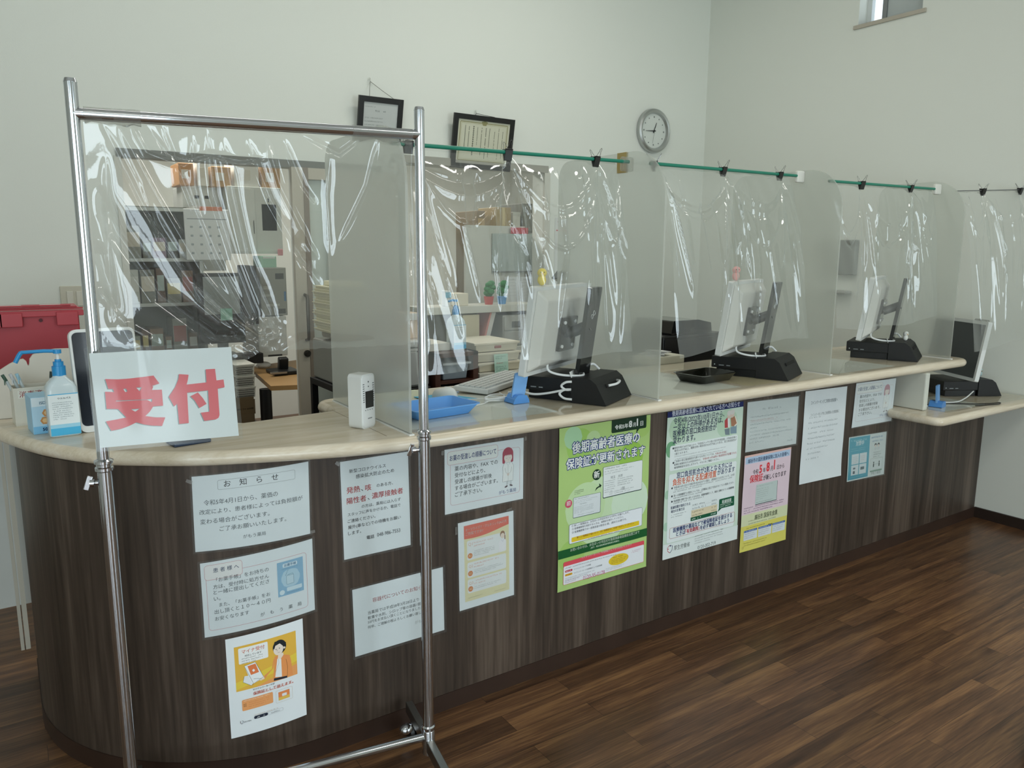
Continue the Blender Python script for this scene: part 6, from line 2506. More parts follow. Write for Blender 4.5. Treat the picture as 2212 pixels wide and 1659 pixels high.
# switch plate on the back wall
q = ony(162, 645, YB)
sw = thing('light_switch', 'ivory wall switch plate above the red crate', 'switch', (q[0], YB, q[2]))
MB().box((0, -0.004, 0), (0.12, 0.008, 0.12), mat('switch_ivory', 'c9c5b4', 0.4)).build('plate', sw, bevel=0.003)
mb = MB()
mb.box((-0.02, -0.0095, 0), (0.028, 0.005, 0.072), mat('switch_white', 'd6d3c6', 0.4))
mb.box((0.02, -0.0095, 0), (0.028, 0.005, 0.072), mat('switch_white', 'd6d3c6', 0.4))
mb.build('rocker', sw, bevel=0.002)
# grey wall panel and small bracket on the end wall, behind the third bay
q = onx(1834, 556, XR)
mb = MB()
mb.box((-0.02, 0, 0), (0.04, 0.13, 0.22), mat('panel_grey', '8b8f8a', 0.5))
_tag(mb.build('wall_panel', None, loc=(XR, q[1], q[2]), bevel=0.006), 'slim grey panel on the end wall seen through the third vinyl sheet', 'panel')
q = onx(1820, 630, XR)
mb = MB()
mb.box((-0.035, 0, 0), (0.07, 0.13, 0.018), mat('bracket_grey', 'a9aaa4', 0.5))
_tag(mb.build('wall_bracket', None, loc=(XR, q[1], q[2]), bevel=0.004), 'small pale bracket shelf on the end wall below the grey panel', 'bracket')

# ================================================================== staff side of the counter
def pbox(name, label, cat, x0, y0, x1, y1, Y, depth, m, group=None, zb=None, parts=None, bevel=0.004, front=None):
    """a box whose front fills the pixel rectangle at depth Y; zb overrides its bottom"""
    a, b = ony(x0, y0, Y), ony(x1, y1, Y)
    xa, xb = a[0], b[0]
    zt, z0 = (ony(x0, y0, Y)[2] + ony(x1, y0, Y)[2]) / 2, (ony(x0, y1, Y)[2] + ony(x1, y1, Y)[2]) / 2
    if zb is not None:
        z0 = zb
    w_, h_ = xb - xa, zt - z0
    t = thing(name, label, cat, ((xa + xb) / 2, Y, z0), 0, group)
    b_ = MB()
    b_.span((-w_ / 2, 0, 0), (w_ / 2, depth, h_), m)
    b_.build('body', t, bevel=bevel)
    if parts:
        parts(t, w_, h_, depth)
    if front:
        front(t, w_, h_)
    return t


def panel(t, nm, x0, x1, z0, z1, m, th=0.006):
    b = MB()
    b.span((x0, -th, z0), (x1, 0.0, z1), m)
    return b.build(nm, t, bevel=0.0015)


def print_on(t, w_, h_, items):
    """simple print panels on a front face"""
    for i, (nm, x0, x1, z0, z1, c_) in enumerate(items):
        panel(t, nm, x0 * w_ - w_ / 2, x1 * w_ - w_ / 2, z0 * h_, z1 * h_, mat('print_' + c_, c_, 0.6), 0.0015)


# stools / floor things on the public side
q = onz(2200, 1650, 0.0)
st = thing('waiting_stool', 'black cushioned stool edge with a pale seam at the corner of the waiting floor', 'stool', (q[0] + 0.17, q[1] - 0.17, 0))
mb = MB()
mb.lathe([(0.001, 0.0), (0.19, 0.0), (0.205, 0.02), (0.21, 0.06), (0.205, 0.085), (0.15, 0.10), (0.001, 0.10)], BLACK, n=40)
mb.build('seat', st)
mb = MB()
mb.lathe([(0.208, 0.088), (0.211, 0.092), (0.208, 0.096)], mat('piping_pale', 'a9a49a', 0.5), n=40)
mb.build('piping', st)

# red lidded crate on a white stand behind the rounded end
a = ony(-60, 655, 3.3)
b_ = ony(187, 752, 3.3)
RCR = mat('crate_red', 'a83742', 0.45)
RC2 = mat('crate_red_lid', 'b03c46', 0.4)
zt, zb_ = 1.293, 0.93
rc = thing('lidded_crate', 'red plastic lidded crate behind the off-white board', 'crate', ((a[0] + b_[0]) / 2, 3.3, zb_))
cw = b_[0] - a[0]
mb = MB()
mb.box((0, 0.19, (zt - zb_ - .03) / 2), (cw - .03, 0.37, zt - zb_ - .03), RCR)
mb.build('tub', rc, bevel=0.006)
mb = MB()
mb.box((0, 0.19, zt - zb_ - .035), (cw, 0.40, 0.022), RC2)
for k in range(3):
    mb.box((0, -0.004 - .003 * k, zt - zb_ - 0.018 + .006 * k), (cw - .04 * k, 0.012, 0.005), RC2)
for x in (-cw * .36, -cw * .18, cw * .34):
    mb.box((x, -0.01, zt - zb_ - .055), (0.07, 0.016, 0.05), RC2)
mb.build('lid', rc, bevel=0.003)
MB().cyl((cw * .09, 0.004, zt - zb_ - .06), (cw * .09, -0.002, zt - zb_ - .06), 0.006, mat('crate_hole', '4a1a20', 0.6), n=14).build('hole', rc)
mb = MB()
for x, w_ in ((-cw * .18, 0.08), (cw * .22, 0.07)):
    mb.box((x, 0.19, zt - zb_ + 0.0105 - .03), (w_, 0.10, 0.006), WHITE)
for x, w_ in ((-cw * .18, 0.07), (cw * .22, 0.06)):
    s = Sheet(w_ * 1000, 20)
    pass
mb.build('tag', rc)
wst = thing('white_stand', 'white painted stand with two legs beside the counter end', 'stand', (0, 3.25, 0))
WP = mat('white_paint', 'c3bfb2', 0.6)
mb = MB()
x0 = ony(-80, 960, 3.25)[0]
x1 = ony(52, 960, 3.25)[0]
mb.span((x0, 0.0, 0.88), (0.42, 0.46, 0.925), WP)
mb.build('top', wst)
for (pa, pb) in ((12, 20), (23, 34)):
    xa, xb = ony(pa, 1100, 3.25)[0], ony(pb, 1100, 3.25)[0]
    MB().span((xa, 0, 0.0), (xb, 0.03, 0.88), WP).build('leg', wst)
xa, xb = ony(-60, 1100, 3.45)[0], ony(50, 1100, 3.45)[0]
MB().span((xa, 0.2, 0.10), (xb, 0.22, 0.88), mat('white_panel', 'cfd3d0', 0.5)).build('side_panel', wst)
MB().span((0.38, 0.40, 0), (0.42, 0.44, 0.88), WP).build('leg', wst)

# stack of cream trays on a grey machine beside the sliding door
YT = 3.45
a, b_ = ony(736, 742, YT), ony(806, 832, YT)
mach = pbox('grey_machine', 'grey boxy machine under the stack of cream trays', 'machine', 730, 742, 810, 832, YT, 0.36, mat('machine_grey', '8b8c84', 0.5), bevel=0.01,
            front=lambda t, w_, h_: (panel(t, 'cover', -w_ * .46, w_ * .46, h_ * .08, h_ * .92, mat('machine_cover', '93948b', 0.5)), panel(t, 'keyhole', w_ * .05, w_ * .08, h_ * .72, h_ * .76, BLACK, 0.008)))
zmach = mach.location[2]
bs = thing('black_stand', 'black open stand under the grey machine', 'stand', (mach.location[0], YT, 0))
mw2 = (b_[0] - a[0]) / 2 + 0.03
mb = MB()
mb.span((-mw2, 0, zmach - 0.03), (mw2, 0.36, zmach - 0.001), BLACK)
mb.build('top', bs)
for sx in (-1, 1):
    for yy in (0.0, 0.33):
        MB().span((sx * mw2 - sx * .03 if sx > 0 else -mw2, yy, 0), (sx * mw2 if sx > 0 else -mw2 + .03, yy + .03, zmach - .03), BLACK).build('leg', bs)
ztray0 = ony(700, 742, YT)[2]
ztray1 = ony(700, 622, YT)[2]
xt0, xt1 = ony(722, 700, YT)[0], ony(798, 700, YT)[0]
CT = mat('tray_cream', 'd9d3b4', 0.5)
NT = 17
# first a shallow grey pan, then the cream trays
pan = MB()
pan.box((0, 0.14, 0.018), (xt1 - xt0 - .03, 0.26, 0.036), mat('pan_grey', 'a7a699', 0.4))
_tag(pan.build('shallow_pan', None, loc=((xt0 + xt1) / 2 + .02, YT + 0.01, ztray0), bevel=0.012), 'shallow grey pan beneath the stack of cream trays', 'pan')
ct0 = None
dzt = (ztray1 - ztray0 - 0.036) / NT
for k in range(NT):
    if ct0 is None:
        ct0 = thing('cream_tray', 'cream plastic tray in the tall stack beside the sliding door', 'tray', (0, 0, 0), 0, 'stacked cream trays')
        w_ = xt1 - xt0
        mb = MB()
        mb.box((0, 0.14, dzt * .40), (w_ * .94, 0.26, dzt * .78), CT)
        mb.build('tray_body', ct0)
        mb = MB()
        mb.box((0, 0.14, dzt * .80), (w_, 0.28, dzt * .28), mat('tray_rim', 'e3ddbf', 0.5))
        mb.build('rim', ct0)
        c = ct0
    else:
        c = dup(ct0)
    c.location = ((xt0 + xt1) / 2 + 0.006 * math.sin(k * 1.7), YT + 0.004 * math.cos(k * 2.1), ztray0 + 0.037 + k * dzt)
ct_top = MB()
ct_top.box((0.02, 0.15, 0.012), ((xt1 - xt0) * .7, 0.2, 0.024), mat('tray_rim', 'e3ddbf', 0.5))
_tag(ct_top.build('spare_tray', None, loc=((xt0 + xt1) / 2, YT, ztray0 + 0.037 + NT * dzt), bevel=0.004), 'shallow cream tray lying askew on top of the tray stack', 'tray')

# printer, brown drawer rack, trays, white table behind the first bay
YS = 3.45
GPR = mat('printer_grey', 'a9aba8', 0.4)
lowcab = pbox('low_cabinet', 'long black low cabinet under the grey printer', 'cabinet', 860, 838, 932, 900, YS, 0.4, BLACK, zb=0.0,
              front=lambda t, w_, h_: [panel(t, 'door', -w_ / 2 + .01 + i * w_ / 2, i * w_ / 2 - .01, 0.05, h_ - .03, mat('cabinet_black', '1b1b1b', 0.5)) for i in range(2)])
prn = pbox('printer', 'pale grey upright printer behind the first bay', 'printer', 876, 752, 926, 836, YS + 0.02, 0.3, GPR, bevel=0.012,
           front=lambda t, w_, h_: (panel(t, 'cover', -w_ * .40, w_ * .48, h_ * .06, h_ * .90, mat('printer_cover', 'b3b5b3', 0.4)), panel(t, 'badge', w_ * .2, w_ * .42, h_ * .10, h_ * .13, mat('badge_dark', '6a6d6f', 0.5), .008), panel(t, 'latch', w_ * .0, w_ * .14, h_ * .90, h_ * .93, BLACK, 0.008)))
zp = ony(900, 752, YS + .02)[2]
mb = MB()
mb.box((0, 0.14, 0.02), (0.17, 0.27, 0.04), mat('printer_lid', 'd0d2d0', 0.2, coat=0.5))
_tag(mb.build('printer_lid_tray', None, loc=(prn.location[0] + .0, YS + 0.02, zp), bevel=0.01), 'glossy pale paper tray lid on top of the grey printer', 'tray')
tis = pbox('tissue_box', 'white and peach box on top of the printer seen through the vinyl', 'box', 872, 676, 906, 738, YS + .1, 0.14, mat('box_peach', 'd9c3ad', 0.6), zb=zp + 0.04,
           front=lambda t, w_, h_: panel(t, 'lid', -w_ / 2, w_ / 2, h_ * .72, h_ * .98, mat('box_lid_white', 'dcdad3', 0.5)))
WB = mat('brown_wood', '4a2a20', 0.45)
a, b_ = ony(940, 764, YS), ony(1033, 840, YS)
dr = thing('drawer_rack', 'dark brown wooden rack holding grey wire and plastic baskets', 'rack', ((a[0] + b_[0]) / 2, YS, 0))
dw, dh = b_[0] - a[0], ony(985, 762, YS)[2]
mb = MB()
mb.span((-dw / 2, 0, 0), (-dw / 2 + .03, 0.35, dh), WB)
mb.span((dw / 2 - .03, 0, 0), (dw / 2, 0.35, dh), WB)
mb.span((-dw / 2, 0, dh - .022), (dw / 2, 0.35, dh), WB)
mb.span((-dw / 2 + .03, 0.33, 0), (dw / 2 - .03, 0.35, dh), mat('rack_back', '241613', 0.6))
for z in (dh - 0.16, dh - 0.32, dh - 0.48, 0.04):
    mb.span((-dw / 2 + .03, 0, z), (dw / 2 - .03, 0.33, z + .016), WB)
mb.build('frame', dr)
for k, (z, m_, lab) in enumerate(((dh - 0.143, mat('basket_bluegrey', '8e9aa6', 0.4), 'blue-grey plastic basket in the top of the brown rack'), (dh - 0.303, mat('basket_grey', '6d6d69', 0.5), 'grey lattice basket in the middle of the brown rack'), (dh - 0.463, mat('basket_grey', '6d6d69', 0.5), 'grey lattice basket low in the brown rack'))):
    t = thing('storage_basket', lab, 'basket', (dr.location[0], YS + .01, z + .001), 0, 'baskets in the brown rack')
    mb = MB()
    bw, bh = dw - 0.10, 0.085
    mb.box((0, 0.14, bh / 2), (bw * .9, 0.25, bh), m_, top=(bw, 0.27))
    mb.build('basket_body', t, bevel=0.004)
    mb = MB()
    mb.box((0, 0.13, bh), (bw + .012, 0.285, 0.010), mat('basket_rim', 'b5bcc0', 0.4))
    mb.build('rim', t)
    if k:
        mb = MB()
        for i in range(9):
            for j in range(3):
                mb.box((-bw * .4 + i * bw * .1, 0.012 - .0, 0.018 + j * 0.022), (0.010, 0.006, 0.014), mat('lattice_dark', '2b2927', 0.7))
        mb.build('lattice', t)
# sanitiser bottle on the rack
qs = ony(985, 758, YS + .12)
sanitiser('clear and blue sanitiser bottle on the brown rack behind the first bay', (qs[0], YS + .12, dh), 0.1, 1.15, lever=False)
mb = MB()
mb.box((0, 0.12, 0.02), (0.16, 0.22, 0.04), mat('paper_stack', 'dedcd2', 0.6))
_tag(mb.build('paper_stack', None, loc=(dr.location[0] - .06, YS + 0.1, dh), bevel=0.002), 'stack of white paper on the brown rack beside the bottle', 'paper')

# white table with cream letter trays and a green note
a, b_ = ony(1034, 806, YS + .05), ony(1135, 806, YS + .05)
tb = thing('white_table', 'white side table behind the first computer under cream letter trays', 'table', ((a[0] + b_[0]) / 2 + .015, YS + .05, 0))
tw, tz = b_[0] - a[0] + 0.02, ony(1085, 803, YS + .05)[2]
MB().span((-tw / 2, 0, tz - .03), (tw / 2, 0.45, tz), mat('table_white', 'd3d2c8', 0.5)).build('top', tb, bevel=0.004)
for sx in (-1, 1):
    for yy in (0.01, 0.40):
        MB().span((sx * (tw / 2 - .035), yy, 0), (sx * (tw / 2 - .005), yy + .035, tz - .03), mat('table_white', 'd3d2c8', 0.5)).build('leg', tb)
MB().span((-tw / 2 + .04, 0.42, 0.1), (tw / 2 - .04, 0.43, tz - .03), mat('table_dark', '2f2c28', 0.6)).build('back_panel', tb)
zt_ = tz
for k in range(3):
    t = thing('letter_tray', ('cream letter tray with a green note taped on it', 'cream letter tray in the middle of the pile behind the first computer', 'cream letter tray on top of the pile behind the first computer')[k], 'tray', ((a[0] + b_[0]) / 2 - 0.01 * k, YS + .08, zt_), 0, 'cream letter trays')
    hh = 0.055
    mb = MB()
    mb.box((0, 0.15, hh / 2), (tw * .80, 0.30, hh - .004), CREAM, top=(tw * .86, 0.32))
    mb.build('tray_body', t, bevel=0.004)
    panel(t, 'rim', -tw * .45, tw * .45, hh - .014, hh - .003, mat('tray_rim_cream', 'e3dcc8', 0.5), 0.012)
    if k == 2:
        panel(t, 'badge', -tw * .05, tw * .08, hh * .35, hh * .62, mat('badge_red', 'a05a50', 0.5), 0.008)
    zt_ += hh
nt = Sheet(90, 105)
nt.micro(8, 16, 74, 2, 11, 7, '6f9a8e', 7, .7)
nt.micro(12, 52, 60, 1, 11, 7, 'c06a66', 8, .8)
nt.micro(8, 72, 74, 3, 11, 7, '5f8a7e', 9, .8)
tn = thing('sticky_note', 'pale green handwritten note hanging on the cream letter trays', 'note')
q = ony(1068, 766, YS + .05)
nt.build('paper', tn, lambda u, v, l: (q[0] + u / 1000, YS + 0.055 - l / 1000 - 0.01 * (v / 105), q[2] - v / 1000), 'b9dccc')

# shelf plank on the back wall of the staff side with small things on it, and things below it
YSH = 4.0
SHW = mat('shelf_white', 'd0d0c6', 0.5)
a, b_ = ony(925, 660, YSH), ony(1150, 668, YSH)
zs = (ony(1040, 660, YSH)[2])
shf = thing('staff_shelf', 'long white shelf unit across the second opening carrying green ornaments', 'shelf', ((a[0] + b_[0]) / 2, YSH, 0))
sw_ = b_[0] - a[0] + 0.1
MB().span((-sw_ / 2, 0, zs - .045), (sw_ / 2, 0.20, zs), SHW).build('shelf_board', shf, bevel=0.003)
MB().span((-sw_ / 2, 0, 0.86), (sw_ / 2, 0.20, 0.90), SHW).build('shelf_board', shf, bevel=0.003)
for sx in (-1, 1):
    MB().span((sx * sw_ / 2 - (.03 if sx > 0 else 0), 0, 0), (sx * sw_ / 2 + (0.03 if sx < 0 else 0), 0.20, zs - .045), SHW).build('side', shf)
MB().span((-sw_ / 2 + .03, 0.18, 0.90), (sw_ / 2 - .03, 0.195, zs - .045), mat('shelf_back_grey', '8f908a', 0.6)).build('back', shf)
GRN = mat('ornament_green', '1e7a3c', 0.6)
for (px, py0, basec, lab) in ((1056, 618, 'c0504a', 'dark green leafy ornament in a red pot on the staff shelf'), (1084, 612, '5a9ad0', 'dark green leafy ornament in a blue pot on the staff shelf')):
    q = ony(px, 657, YSH + .06)
    t = thing('ornament', lab, 'ornament', (q[0], YSH + .06, zs), 0, 'green ornaments on the staff shelf')
    MB().cyl((0, 0, 0), (0, 0, 0.05), 0.024, mat('pot_' + basec, basec, 0.5), r1=0.032, n=20).build('pot', t)
    mb = MB()
    for i in range(9):
        mb.ball((0.022 * math.cos(i * 2.4) * (i % 3) / 2, 0.02 * math.sin(i * 2.4) * (i % 3) / 2, 0.062 + 0.0085 * i), (0.024, 0.022, 0.018), GRN, 7)
    mb.build('foliage', t)
pbox('paper_cup_box', 'cream carton at the near end of the staff shelf', 'box', 972, 634, 1012, 658, YSH + .03, 0.12, CREAM, zb=zs)
pbox('blue_capped_jar', 'small white jar with pale blue lid on the staff shelf', 'jar', 962, 628, 974, 658, YSH + .03, 0.05, WHITE, zb=zs, front=lambda t, w_, h_: panel(t, 'lid', -w_ / 2, w_ / 2, h_ * .55, h_ * .9, mat('jar_blue', '7fb9cf', 0.5)))
pbox('file_box', 'cream upright file box below the staff shelf', 'file box', 1000, 680, 1036, 742, YSH + .01, 0.15, mat('file_cream', 'd2c9ac', 0.55), zb=0.901)
flt = thing('leaning_folder', 'white folder with a faded red cover leaning beside the file box', 'folder', tuple(ony(1046, 742, YSH))[:2] + (0.906,))
MB().box((0.03, 0.09, 0.115), (0.012, 0.15, 0.22), mat('folder_pink', 'd58a80', 0.5), ry=0.28).build('cover', flt)
MB().box((0.054, 0.09, 0.115), (0.03, 0.14, 0.21), mat('folder_white', 'd8d6cf', 0.5), ry=0.28).build('pages', flt)
pbox('grey_drawer_unit', 'grey drawer unit with a dark label window below the staff shelf', 'drawers', 1086, 680, 1146, 742, YSH + .01, 0.15, mat('drawer_grey', 'a3a49e', 0.5), zb=0.901,
     front=lambda t, w_, h_: (panel(t, 'drawer', -w_ * .46, w_ * .46, h_ * .05, h_ * .48, mat('drawer_front', 'adaea8', 0.5)), panel(t, 'drawer', -w_ * .46, w_ * .46, h_ * .52, h_ * .95, mat('drawer_front', 'adaea8', 0.5)), panel(t, 'label_window', -w_ * .2, w_ * .1, h_ * .6, h_ * .8, mat('label_dark', '5a5b58', 0.5), 0.009)))
for i, (x0, x1, lab) in enumerate(((1089, 1120, 'white printed list pinned above the green ornaments'), (1125, 1160, 'white printed list pinned beside the calendar strip'))):
    a = ony(x0, 598, 4.42)
    b_ = ony(x1, 655, 4.42)
    s = Sheet((b_[0] - a[0]) * 1000, (a[2] - b_[2]) * 1000)
    s.micro(s.w * .1, 24, s.w * .75, 1, 10, 8, '9aa0a0', 210 + i, 1)
    for k in range(5):
        s.line([(s.w * .08, 40 + 22 * k), (s.w * .92, 40 + 22 * k)], 1.2, 'b9bfbf')
    t = thing('wall_list', lab, 'paper', (0, 0, 0), 0, 'lists on the dispensary partition')
    s.build('paper', t, lambda u, v, l: (a[0] + u / 1000, 4.42 - l / 1000, a[2] - v / 1000), 'd3d6d4')
# thin partition those lists hang on
pt_ = MB()
pt_.span((2.58, 4.425, 0.0), (3.05, 4.45, 1.66), mat('partition_pale', 'bfc0b6', 0.6))
_tag(pt_.build('low_partition', None), 'pale low partition board in the second opening behind the lists', 'partition')
# calendar strip with a red 7 on the wall jamb
a = ony(1199, 470, YB - 0.002)
cal = Sheet(110, 520)
V, F = glyphs('7', 0.03)
cal.put(np.stack([20 + V[:, 0] * 70, 66 - V[:, 1] * 60], 1), F, 'c8606a')
cal.line([(10, 84), (98, 84)], 8, 'c8606a')
for k in range(6):
    cal.micro(30, 150 + 55 * k, 40, 1, 12, 18, '9aa0a0', 220 + k, 1)
t = thing('calendar_strip', 'narrow wall calendar strip with a red 7 beside the second opening', 'calendar')
cal.build('paper', t, lambda u, v, l: (a[0] + u / 1000, YB - 0.003 - l / 1000, a[2] - v / 1000), 'd6d9d6')

# black printer and cream keyboard behind the second bay
bp = pbox('black_printer', 'large black printer on the staff desk behind the second bay', 'printer', 1433, 722, 1560, 785, 2.95, 0.34, mat('printer_black', '0c0c0d', 0.35), zb=0.80, bevel=0.008,
          front=lambda t, w_, h_: panel(t, 'front_cover', -w_ * .48, w_ * .48, h_ * .08, h_ * .92, mat('printer_black2', '101011', 0.3)))
zt_ = ony(1490, 722, 2.95)[2]
mb = MB()
mb.prism([(-0.16, 0), (0.16, 0), (0.15, 0.055), (0.05, 0.075), (-0.14, 0.075)], (0, 0.02, 0), (1, 0, 0), (0, 0, 1), (0, 0.3, 0), BLACKG)
_tag(mb.build('printer_feeder', None, loc=(bp.location[0], 2.95, zt_), bevel=0.008), 'glossy black document feeder on top of the black printer', 'printer')
sd = thing('staff_desk', 'white staff desk running behind the second and third bays', 'desk', (2.9, 2.66, 0))
MB().span((-0.95, 0, 0.77), (0.95, 0.72, 0.80), mat('desk_white', 'cfcfc3', 0.5)).build('top', sd, bevel=0.003)
for sx in (-1, 1):
    MB().span((sx * .92 - .015, 0.03, 0), (sx * .92 + .015, 0.70, 0.77), mat('desk_white', 'cfcfc3', 0.5)).build('side', sd)
dk = pbox('document_tray', 'cream shallow tray of papers behind the frosted partition of the second bay', 'tray', 1405, 770, 1478, 786, 2.60, 0.12, mat('tray_ivory', 'cfccba', 0.5), zb=ZTOP, bevel=0.004)
mb = MB()
for k in range(5):
    mb.box((0.012 * k - .03, 0.05, 0.004 + .004 * k), (0.08, 0.09, 0.003), WHITE, rz=0.4 * k, rx=0.08)
_tag(mb.build('loose_papers', None, loc=(dk.location[0] - .02, 2.61, ony(1440, 770, 2.60)[2])), 'loose white slips heaped on the cream tray', 'paper')

# ================================================================== the dispensary beyond the openings
CARD = mat('cardboard', 'b08a58', 0.7)
BKR = mat('shelf_steel', 'a9aba4', 0.4, 0.3)


def shelf_unit(name, label, x0, x1, Y, depth, levels, m, back=True, zt=None):
    t = thing(name, label, 'shelf', ((x0 + x1) / 2, Y, 0))
    w_ = x1 - x0
    zt = zt or levels[-1] + 0.02
    for sx in (-1, 1):
        MB().span((sx * w_ / 2 - (0.02 if sx > 0 else 0), 0, 0), (sx * w_ / 2 + (0.02 if sx < 0 else 0), depth, zt), m).build('side', t)
    for z in levels:
        MB().span((-w_ / 2 + .02, 0, z - .02), (w_ / 2 - .02, depth, z), m).build('shelf_board', t)
    if back:
        MB().span((-w_ / 2 + .02, depth - .01, 0.05), (w_ / 2 - .02, depth, zt), mat('shelf_back', '6a6c62', 0.7)).build('back', t)
    return t


YD = 5.1
LV = [0.12, 0.50, 0.85, 1.17, 1.44, 1.74]
shelf_unit('medicine_shelf', 'crowded grey shelf of small stock in the dispensary, seen through the creased vinyl', 0.62, 1.08, YD, 0.3, LV, BKR)
r = random.Random(11)
cols = ['6b6d62', '8a8d84', '4a4b44', '9aa39a', '7a6450', '3b3d3a', 'b9bdb6', '5f4a3c', '8d7a8a', '6d7f86']
kinds = {'6b6d62': 'olive grey', '8a8d84': 'grey', '4a4b44': 'dark grey', '9aa39a': 'pale grey', '7a6450': 'tan', '3b3d3a': 'charcoal', 'b9bdb6': 'white', '5f4a3c': 'brown', '8d7a8a': 'mauve', '6d7f86': 'slate blue'}
names_ = ['bottom', 'second', 'third', 'fourth', 'fifth']
for li, z in enumerate(LV[1:5]):
    x = 0.655
    n = 0
    while x < 1.05:
        w_ = r.uniform(0.04, 0.085)
        h_ = r.uniform(0.10, 0.22)
        if x + w_ > 1.07:
            break
        c_ = r.choice(cols)
        t = thing('medicine_carton', '%s carton, number %s along the %s board of the crowded dispensary shelf' % (kinds[c_], ['one', 'two', 'three', 'four', 'five', 'six', 'seven', 'eight'][n], names_[li + 1]), 'carton', (x + w_ / 2, YD + .02, z + .0005), 0, 'cartons on the crowded dispensary shelf')
        MB().span((-w_ / 2 + .002, 0, 0), (w_ / 2 - .002, 0.2, h_), mat('carton_' + c_, c_, 0.6)).build('box', t)
        c2 = r.choice(['d0d2cc', 'c6c0b0', '9a5a50', 'a9b9b4', 'c9c08a'])
        MB().span((-w_ / 2 + .006, -0.0012, h_ * .35), (w_ / 2 - .006, 0, h_ * .8), mat('print_' + c2, c2, 0.6)).build('label', t)
        x += w_ + 0.006
        n += 1


def dbox(name, label, cat, x0, y0, x1, y1, Y, depth, col, group=None, fr=None, rough=0.55):
    return pbox(name, label, cat, x0, y0, x1, y1, Y, depth, mat(name + '_' + col, col, rough), group, front=(lambda t, w_, h_: print_on(t, w_, h_, fr)) if fr else None)


YC = 5.3
# white wall cupboard carrying cartons, with papers on its doors
dbox('wall_cupboard', 'white dispensary cupboard with papers on its doors, seen over the knot in the vinyl', 'cupboard', 490, 404, 612, 548, YC, 0.35, 'c3c7c0', None,
     [('door', .02, .49, .03, .97, 'ccd0c9'), ('door', .51, .98, .03, .97, 'c6cac3'), ('handle', .45, .47, .3, .5, '8d918a'), ('paper', .62, .90, .35, .75, 'd6dad6'), ('clip', .74, .77, .78, .84, '4a86b5')])
zc = ony(500, 404, YC)[2]
wc2 = dbox('white_stock_cabinet', 'white stock cabinet behind the month calendar in the dispensary', 'cabinet', 392, 404, 489, 585, YC + 0.12, 0.3, 'c9ccc6', None,
           [('door', .03, .97, .70, .97, 'd0d3cd'), ('label', .30, .42, .86, .90, '9fa3a0'), ('label', .55, .67, .86, .90, '9fa3a0'), ('door', .03, .97, .03, .68, 'c4c7c0')])
for (x0, x1, y0, c_, lab) in ((384, 420, 352, 'b98a5c', 'tan carton at the near end of the dispensary cupboard top'), (424, 452, 345, 'd8d6cb', 'white carton second along the dispensary cupboard top'), (456, 500, 360, 'b58e5a', 'long cardboard box in the middle of the dispensary cupboard top'), (504, 560, 350, 'd2d2ca', 'wide white carton on the dispensary cupboard top'), (564, 606, 358, 'b08a58', 'cardboard box at the far end of the dispensary cupboard top')):
    b_ = pbox('storage_carton', lab, 'carton', x0, y0, x1, 402, YC + .02, 0.25, mat('storage_' + c_, c_, 0.65), 'cartons on the dispensary cupboard', zb=zc,
              front=lambda t, w_, h_: panel(t, 'label', -w_ * .3, w_ * .15, h_ * .3, h_ * .7, mat('carton_label', 'c9c4b6', 0.6), .0015))
dbox('desk_calendar', 'large white month calendar with an orange clip hanging in the dispensary', 'calendar', 396, 452, 500, 562, 5.05, 0.012, 'd3d6d4', None,
     [('clip', .35, .85, .97, 1.05, 'c9764a'), ('rule', .06, .94, .80, .812, '70797c')] + [('date_mark', .12 + .2 * i, .18 + .2 * i, .12 + .17 * j, .16 + .17 * j, '9aa2a4') for i in range(4) for j in range(4)])
dbox('grey_cabinet', 'grey office machine with dark windows in the dispensary, beside the sliding door', 'cabinet', 560, 578, 622, 682, 5.2, 0.4, '8e9087', None,
     [('window', .58, .90, .76, .88, '3a3d3b'), ('panel', .1, .4, .55, .62, 'a9aba2'), ('panel', .1, .5, .4, .45, 'a9aba2'), ('window', .62, .92, .04, .14, '4a4d4a'), ('tab', .88, .96, .3, .5, '4a78a0'), ('panel', .2, .7, .2, .25, 'b3b5ac')])
dbox('white_cabinet', 'white lower cabinet under the grey office machine', 'cabinet', 556, 684, 622, 770, 5.18, 0.42, 'c9ccc8', None, [('drawer', .04, .96, .52, .97, 'd0d3cf'), ('drawer', .04, .96, .04, .48, 'd0d3cf'), ('foot_gap', .3, .8, .0, .05, '3c3e3c')])
dbox('green_box', 'pale green box lying on top of the grey office machine', 'box', 564, 553, 598, 578, 5.22, 0.2, '9cc4ae', None, [('flap', .1, .9, .78, .98, 'd0d8d2')])
dbox('pink_note', 'small pink note beside the green box', 'note', 600, 538, 612, 552, 5.28, 0.01, 'd08e92')
# monitor and tower seen from the back, with a green note
_zm = ony(480, 742, 4.95)[2]
pbox('office_desk', 'dark office desk under the black monitor in the dispensary', 'desk', 400, 770, 530, 900, 4.88, 0.2, mat('desk_dark', '3a3833', 0.5), zb=0.0, front=lambda t, w_, h_: panel(t, 'drawer', -w_ * .4, w_ * .0, h_ * .5, h_ * .9, mat('desk_drawer', '45433d', 0.5)))
_zd = ony(480, 770, 4.88)[2]
mn = pbox('office_monitor', 'black office monitor with a pale screen and a green note in the dispensary', 'monitor', 424, 590, 532, 742, 4.95, 0.05, BLACK, None,
          front=lambda t, w_, h_: (MB().span((-.03, .01, _zd - _zm + .0005), (.03, .04, .02), BLACK).build('stand', t), panel(t, 'screen', -w_ * .38, w_ * .40, h_ * .42, h_ * .95, mat('screen_grey', '8f9694', 0.3)), panel(t, 'sticky_note', -w_ * .04, w_ * .22, h_ * .33, h_ * .50, mat('note_green', '8fc0ac', 0.6), 0.009)))
